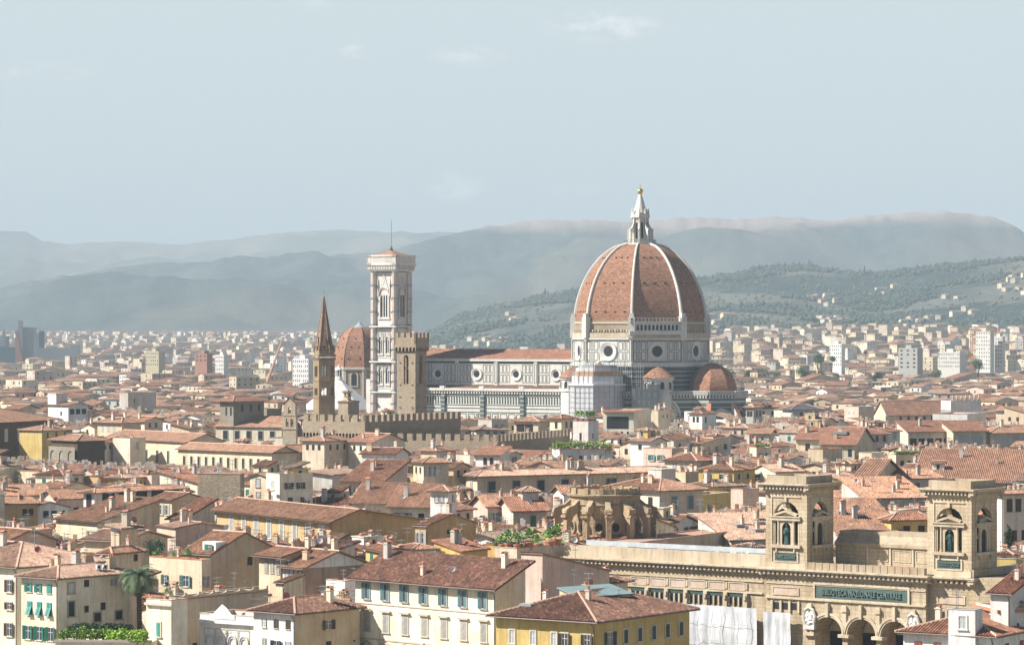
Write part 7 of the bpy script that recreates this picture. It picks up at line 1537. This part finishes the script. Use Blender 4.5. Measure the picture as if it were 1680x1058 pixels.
# ------------------------------------------------------------ the rest of the roofscape
def inside_foot(x, y, m=1.0):
    for (cx, cy, th, W_, L_) in FOOT:
        s, c = math.sin(R(th)), math.cos(R(th)); dx, dy = x - cx, y - cy
        a = dx * s + dy * c; b_ = -dx * c + dy * s
        if -m < a < W_ + m and -m < b_ < L_ + m: return True
    return False
cov = [1058.0] * 1681          # skyline: lowest row still free per column, front to back
def z_cap(px0, px1, Y):
    cap = 99.0
    for (a, b_, Yi, yb) in VIS:
        if Yi > Y - 3 and a < px1 - 2 and b_ > px0 + 2 and not (a < -20 and px1 < 0): cap = min(cap, WZ(yb, Y))
    return cap
specs = []; rr = random.Random(11); Y = 500.0; row = 0
while Y < 1290:
    step = rr.uniform(8.5, 11.5) * (1 if Y < 900 else 1.12); x = WX(-40, Y) + rr.uniform(0, 10); row += 1
    while x < WX(1720, Y):
        w, l = rr.uniform(6.5, 13.5), rr.uniform(6.5, 13); yy = Y + rr.uniform(-4, 4); th = rr.choice((34, 34, 40, 30, 48, 56, 58, 38)) + rr.uniform(-5, 5)
        s, c = math.sin(R(th)), math.cos(R(th)); cxm, cym = x + (s * w - c * l) / 2, yy + (c * w + s * l) / 2
        if not inside_foot(x, yy, 2.0) and not inside_foot(cxm, cym, 1.5) and not inside_foot(x + s * w, yy + c * w, .5) and not inside_foot(x - c * l, yy + s * l, .5):
            xl_, xr_ = x - c * l, x + s * w; p0, p1 = HX + xl_ / (yy + s * l) * FPX, HX + xr_ / (yy + c * w) * FPX
            kind = rr.choice(('gy', 'gy', 'gx', 'gx', 'hip', 'hip', 'sx', 'sy')); p = rr.uniform(.22, .34)
            if kind in ('sx', 'sy'): p *= .7
            rise = p * (min(w, l) / 2 if kind == 'hip' else l / 2 if kind == 'gx' else w / 2 if kind == 'gy' else w if kind == 'sx' else l)
            cap = min(z_cap(p0, p1, yy), CZ - (CZ - z_cap(p0, p1, yy)) * (yy + .7 * (c * w + s * l)) / yy); base = rr.gauss(17.6, 3.0) if Y < 1000 else rr.gauss(19.5, 2.0)
            if rr.random() < .2: base += rr.uniform(2, 5); w *= .75; l *= .75
            if Y > 780 and cap < 29: base = max(base, cap - rise - rr.uniform(.3, 3.2))
            z = min(base, cap - rise - .3)
            if z > 6.5: specs.append([yy, x, w, l, z, th, kind, p, rise, p0, p1])
        x += rr.uniform(10, 16)
    Y += step
# visible area of every candidate, front to back, together with the hand placed ones
items = [(Yi, 'v', (a, b_, yb)) for (a, b_, Yi, yb) in VIS] + [(sp[0], 's', sp) for sp in specs]
items.sort(key=lambda t: t[0])
for Yi, k, d in items:
    if k == 's':
        p0, p1 = int(max(0, d[9])), int(min(1680, d[10])); vis = 0
        if p1 > p0:
            mid = HX + d[1] / d[0] * FPX; top_c = HY + (CZ - d[4] - d[8] * .6) / d[0] * FPX; top_e = HY + (CZ - d[4]) / (d[0] + 6) * FPX
            for q in range(p0, p1):
                f = 1 - abs(q - (p0 + p1) / 2) / max(1, (p1 - p0) / 2); t_ = top_e + (top_c - top_e) * min(1, f * 1.6)
                if t_ < cov[q]: vis += cov[q] - t_; cov[q] = t_
        d.append(vis)
specs = [s_ for s_ in specs if s_[-1] > 4]
specs.sort(key=lambda s_: -s_[-1]); n_ind = 296 - len([h for h in HOUSES if h['category'] == 'house'])
ind, rest = specs[:n_ind], specs[n_ind:]
WC = ['cream', 'pale cream', 'pale cream', 'white', 'white', 'white', 'pale cream', 'sand', 'buff', 'pinkish', 'grey', 'ochre', 'tan', 'yellow', 'pale cream', 'pinkish']
TC = ['orange', 'orange', 'pink', 'old', 'brown', 'red', 'orange', 'old', 'red']
LM = [('the palm tree', 228, 950), ('the large cream palace', 700, 960), ('the left library tower', 1318, 860), ('the right library tower', 1580, 870), ('the church drum', 990, 840), ('the white tower house', 728, 820), ('the long cream convent', 330, 745), ('the bell gable', 474, 690), ('the stone block', 360, 798),
      ('the lower palace wing', 750, 728), ('the cathedral nave', 820, 680), ('the scaffolding', 985, 690), ('the cathedral apse', 1150, 690), ('the tiled hall', 1600, 765), ('the dark palace', 40, 715), ('the ornate ochre house', 450, 850), ('the long cream house', 940, 790), ('the shuttered yellow house', 1380, 735), ('the studio house', 1445, 790), ('the parapet villa', 1585, 675), ('the loggia house', 230, 820), ('the square stone palace', 395, 670), ('the white cubic tower house', 962, 708), ('the abbey tower', 530, 640)]
NW = ['first', 'second', 'third', 'fourth', 'fifth', 'sixth', 'seventh', 'eighth', 'ninth', 'tenth', 'eleventh', 'twelfth']
pre = []
for sp in ind:
    Yi, x, w, l, z, th, kind, p, rise, p0, p1, vis = sp; wc = rr.choice(WC); mid = (p0 + p1) / 2; py = HY + (CZ - z) / Yi * FPX
    nm, lx_, ly_ = min(LM, key=lambda t: abs(t[1] - mid) + 2.2 * abs(t[2] - py)); dx, dy = mid - lx_, py - ly_
    d = ('left of' if dx < 0 else 'right of') if abs(dx) > 2.0 * abs(dy) else (('above' if dy < 0 else 'below') + (' and left of' if dx < -12 else ' and right of' if dx > 12 else ''))
    pre.append([wc, {'hip': 'hip roofed', 'gx': 'gable roofed', 'gy': 'gabled', 'sx': 'shed roofed', 'sy': 'lean-to roofed'}[kind], d + ' ' + nm, mid, sp])
keyf = lambda r_: (r_[0], r_[1], r_[2])
cnt = {}
for r_ in sorted(pre, key=lambda r_: r_[3]): cnt.setdefault(keyf(r_), []).append(r_)
def room_extra(rr):
    k = rr.random()
    if k < .35: return [RM(rr.uniform(.1, .5), rr.uniform(.1, .5), rr.uniform(2.5, 4.5), rr.uniform(2.5, 4.5), rr.uniform(1.2, 2.4), rr.choice(WC), rr.choice(('hip', 'flat', 'sx')), rr.choice(TC), .3, 1)]
    if k < .5: return [item('skylight', 'skylight', rr.uniform(.2, .8), rr.uniform(.2, .8), .1, rr.uniform(.9, 1.5))]
    if k < .56: return [item('ac', 'air_conditioner', rr.uniform(.2, .8), .1, .1)]
    return []
for r_ in pre:
    wc, rf, rel, mid, sp = r_; Yi, x, w, l, z, th, kind, p, rise, p0, p1, vis = sp; g = cnt[keyf(r_)]
    lab = '%s %s house %s' % (wc, rf, rel)
    if len(g) > 1: lab += ', %s of %d from left' % (NW[min(11, g.index(r_))], len(g))
    lod = 0 if Yi < 700 else (1 if Yi < 950 else 2); wins = []
    for f, ln in (('L', l), ('R', w)):
        if rr.random() < .82:
            n_ = max(1, int(ln / rr.uniform(2.8, 4.5))); ww, hh = rr.uniform(.8, 1.2), rr.uniform(1.2, 2.0); st = rr.choice(('open', 'dark', 'shut', 'half', 'dark', 'open', 'curtain')); co = rr.choice(('green', 'brown', 'grey', 'teal', 'dark', 'brown', 'green')); a = rr.uniform(.02, .2)
            for q in range(2 if Yi < 800 else 1): wins.append((f, n_, a, 1 - rr.uniform(.02, .25), 1.7 + 3.2 * q, ww, hh, st, co, rr.choice((None, None, 'pale', 'grey'))))
    if rr.random() < .13: kind_ = 'flat'
    else: kind_ = kind
    if kind_ == 'flat': lab = lab.replace(rf, 'flat roofed')
    if len(lab.split()) > 16: lab = lab.replace(' of %d from left' % len(g), ' from left').replace(', ', ' ', 1)
    o = house(lab, (x, Yi), w, l, z, th, kind_, p, rr.choice(TC), wc, over=rr.uniform(.4, .9) if kind_ != 'flat' else 0, wins=wins, chim=rr.choice((1, 2, 3, 3, 4)) if Yi < 1100 else rr.choice((0, 1, 2)), ant=rr.choice((0, 1, 1)) if Yi < 800 else 0, dish=rr.choice((0, 0, 1, 1)) if Yi < 950 else 0,
              extras=room_extra(rr), group='houses of the old town roofscape', seed=int(mid * 7), lod=lod)
    HOUSES.append(o)
# everything smaller, and the far town: one object
far = MB(); rr = random.Random(5)
FWALL = [wall(c) for c in ('cream', 'pale cream', 'pale cream', 'white', 'white', 'white', 'sand', 'buff', 'pinkish', 'grey')]; FT = [T_ORANGE, T_ORANGE, T_PINK, T_BROWN, T_RED, T_OLD]
def simple(mb, x, y, w, l, z, th, kind, p, wm, tm, zb=0.0, wins=True, flat=False, big=False):
    s, c = math.sin(R(th)), math.cos(R(th)); G = lambda a, b_, h: (x + a * s - b_ * c, y + a * c + b_ * s, h)
    _, _, hf = roof_geo(kind, w, l, p); o = .5
    for q in (((0, l), (0, 0)), ((0, 0), (w, 0)), ((w, 0), (w, l))):
        A, B_ = q; mdp = ((A[0] + B_[0]) / 2, (A[1] + B_[1]) / 2); tops = [G(B_[0], B_[1], z + hf(*B_)), G(mdp[0], mdp[1], z + hf(*mdp)), G(A[0], A[1], z + hf(*A))] if kind in ('gx', 'gy') and not flat else [G(B_[0], B_[1], z), G(A[0], A[1], z)]
        mb.face([G(A[0], A[1], zb), G(B_[0], B_[1], zb)] + tops, wm)
    if flat: mb.face([G(0, 0, z - .3), G(w, 0, z - .3), G(w, l, z - .3), G(0, l, z - .3)], TRIM)
    else:
        pl, _, _ = roof_geo(kind, w + 2 * o, l + 2 * o, p)
        for (ox, oy), u, v, poly in pl:
            mb.face([G(ox - o + u[0] * a + v[0] * b_, oy - o + u[1] * a + v[1] * b_, z - p * o + .08 + p * b_) for a, b_ in poly], tm, [(a + x, b_) for a, b_ in poly])
    if wins:
        fl = max(1, int((z - zb - 8) / 3.3)) if big else 1
        for face, ln in (('L', l), ('R', w)):
            n = max(1, int(ln / 4))
            for k in range(fl):
                for i in range(n):
                    if rr.random() < .2: continue
                    a = ln * (i + .5) / n; zc = z - 1.9 - k * 3.3; q = [(a - .55, zc - .8), (a + .55, zc - .8), (a + .55, zc + .8), (a - .55, zc + .8)]
                    mb.face([G(-.06, t_, h) if face == 'L' else G(t_, -.06, h) for t_, h in (q if face == 'R' else q[::-1])], DARK if rr.random() < .75 else SHUT['green'])
for sp in rest:
    Yi, x, w, l, z, th, kind, p, rise, p0, p1, vis = sp; simple(far, x, Yi, w, l, z, th, kind, p, rr.choice(FWALL), rr.choice(FT))
    for q in range(3):
        a, b_ = rr.uniform(.15, .8) * w, rr.uniform(.15, .8) * l; s_, c_ = math.sin(R(th)), math.cos(R(th)); qx, qy = x + a * s_ - b_ * c_, Yi + a * c_ + b_ * s_; zq = z + roof_geo(kind, w, l, p)[2](a, b_); far.box(qx - .35, qx + .35, qy - .4, qy + .4, zq - .5, zq + rr.uniform(.9, 1.7), rr.choice(FWALL))
FW2 = [wall(c) for c in ('cream', 'pale cream', 'sand', 'white', 'buff', 'pinkish', 'grey', 'tan', 'cream')]
Y = 540.0
while Y < 1300:                                      # the same streets go on outside the picture
    for a, b_ in ((-330, -60), (1745, 2000)):
        x = WX(a, Y)
        while x < WX(b_, Y):
            if not inside_foot(x, Y, 6) and not inside_foot(x - 8, Y + 8, 4): simple(far, x + rr.uniform(-2, 2), Y + rr.uniform(-3, 3), rr.uniform(8, 14), rr.uniform(8, 14), rr.uniform(13, 20), rr.uniform(28, 60), rr.choice(('gx', 'gy', 'hip')), .28, rr.choice(FW2), rr.choice(FT))
            x += rr.uniform(12, 18)
    Y += 13
Y = 1300.0
while Y < 9500:
    x = WX(-330, Y)
    while x < WX(2000, Y):
        px = HX + x / Y * FPX
        right = px > 1150
        g = gz(x, Y); w, l = rr.uniform(8, 19), rr.uniform(8, 15); 
        if Y > 2300 and rr.random() < .30: w *= rr.uniform(1.4, 3.2)
        yy = Y + rr.uniform(-.005, .005) * Y
        skip = (rr.random() < (.10 if Y < 2600 else .18)) or inside_foot(x, yy, 6) or (Y > 5600 and px > 900) or (1270 < Y < 1480 and 600 < px < 1240)
        dcx, dcy = x - DX, yy - DY
        if math.hypot(dcx, dcy) < 50: skip = True
        u_, v_ = dcx * .848 - dcy * .53, dcx * .53 + dcy * .848
        if -140 < u_ < 60 and abs(v_) < 34: skip = True
        if 1380 < yy < 1450 and 530 < px < 610: skip = True
        if 1615 < yy < 1670 and 570 < px < 612: skip = True
        if Y > 2200 and (375 < px < 520) and Y < 3700 and rr.random() < .75: skip = True
        if not skip:
            th = rr.choice((34, 50, 60, 25)) + rr.uniform(-12, 12); kind = rr.choice(('gx', 'gy', 'hip', 'hip')); tall = Y > 2000 and rr.random() < .04; big = w > 24
            z = g + (rr.uniform(10, 20.5) if not tall else rr.uniform(18, 27)); cap = z_cap(px - 3, px + 3, yy)
            z = min(z, cap - 2.5 if cap < 90 else z, CZ - 1 if px < 1100 else 99)
            if z - g > 3: simple(far, x, yy, w, l, z, th, kind, rr.uniform(.20, .28), rr.choice(FW2), rr.choice(FT), g - 3, Y < 4200, flat=(tall or rr.random() < .10), big=tall)
        x += rr.uniform(.9, 1.35) * (12.5 + .0040 * (Y - 1300))
    Y *= 1.0105 if Y < 2500 else 1.016
tag(far.build('distant_houses'), 'countless small houses of the far town seen behind and between the nearer roofs', 'houses', kind='stuff')
# villas on the near hills, each its own thing, and wooded clumps
VG = 'villas on the near hillside'; vk = 0; vr = random.Random(21)
VM = []
for k in range(4):
    mb = MB(); simple(mb, 0, 0, 14 + 5 * k, 11, 8 + 1.5 * (k % 2), 34 + 8 * k, ('hip', 'gx')[k % 2], .3, wall(('pale cream', 'cream', 'sand', 'pale cream')[k]), T_PINK, -6, True, big=False); VM.append(mb.mesh('villa'))
CL = [((770, 828), .25, .5, 6, 'on the slope left of the dome'), ((830, 850), .55, .75, 4, 'on the ridge left of the dome'), ((1160, 1200), .10, .3, 5, 'at the foot of the hill beside the dome'), ((1325, 1370), .50, .62, 7, 'in the middle of the right hillside'), ((1340, 1390), .22, .34, 9, 'on the lower right hillside'), ((1475, 1545), .12, .3, 10, 'low on the slope left of the high rise'), ((1640, 1690), .42, .58, 9, 'on the spur at the right edge'), ((1420, 1470), .6, .8, 4, 'high on the right hillside'), ((1545, 1600), .3, .5, 5, 'above the crane')]
for (a, b_), f0, f1, n, ph in CL:
    for i in range(n):
        px = a + (b_ - a) * (i + .5) / n + vr.uniform(-2, 2); f = vr.uniform(f0, f1); Yv = H_NEAR.D0 + (H_NEAR.D - H_NEAR.D0) * f
        o = link('villa', VM[vk % 4], None, (WX(px, Yv), Yv, H_NEAR.z(px, f) + 1), vr.uniform(-.4, .4)); o.scale = (.8, .8, .8); vk += 1
        tag(o, '%s villa %s, %s of %d from left' % (('pale', 'cream', 'sandy', 'pale')[(vk - 1) % 4], ph, NW[i], n), 'villa', VG)
lump = MB(); HT = leafmat('hill woods', (.030, .048, .034)); HO = leafmat('olive trees', (.085, .10, .06))
n_l = 0; vr = random.Random(4)
while n_l < 8000:
    px = vr.uniform(690, 1700); f = vr.uniform(.0, 1.0); Yv = H_NEAR.D0 + (H_NEAR.D - H_NEAR.D0) * f; x = WX(px, Yv)
    d = noise.fractal(Vector((x / 420, Yv / 500, 9)), 1, 2, 4); wood = d > .16 or (f < .2 and d > -.1)
    if not wood and vr.random() < .93: continue
    n_l += 1; z = H_NEAR.z(px, f); r = vr.uniform(3.0, 6.5) * (1.0 if wood else .7); h = r * vr.uniform(1.1, 1.9); m = HT if wood else HO
    if wood and vr.random() < .03: r *= .45; h *= 2.0
    n = 5; a0_ = vr.uniform(0, 6)
    R0 = [(x + r * .7 * math.cos(a0_ + 6.283 * k / n), Yv + r * .7 * math.sin(a0_ + 6.283 * k / n), z - 1) for k in range(n)]; R1 = [(x + r * math.cos(a0_ + .5 + 6.283 * k / n), Yv + r * math.sin(a0_ + .5 + 6.283 * k / n), z + h * .5) for k in range(n)]
    for k in range(n): lump.face([R0[k], R0[(k + 1) % n], R1[(k + 1) % n], R1[k]], m); lump.face([R1[k], R1[(k + 1) % n], (x + r * .2, Yv, z + h)], m)
tag(lump.build('hillside_woods'), 'dark woods and olive groves covering the nearer hills', 'woods', kind='stuff')
# ------------------------------------------------------------ summer haze
hm = bpy.data.materials.new('haze'); hm.use_nodes = True; t = hm.node_tree; t.nodes.clear()
pv = N(t, 'ShaderNodeVolumePrincipled'); pv.inputs['Color'].default_value = (.71, .86, .955, 1); pv.inputs['Density'].default_value = HAZE_D; pv.inputs['Anisotropy'].default_value = 0.0
L(t, pv.outputs[0], N(t, 'ShaderNodeOutputMaterial').inputs['Volume'])
mb = MB(); mb.box(-7500, 7500, -450, 21500, -14, 720, hm)
tag(mb.build('haze'), 'thin summer haze over the whole town and hills', 'haze', kind='stuff')
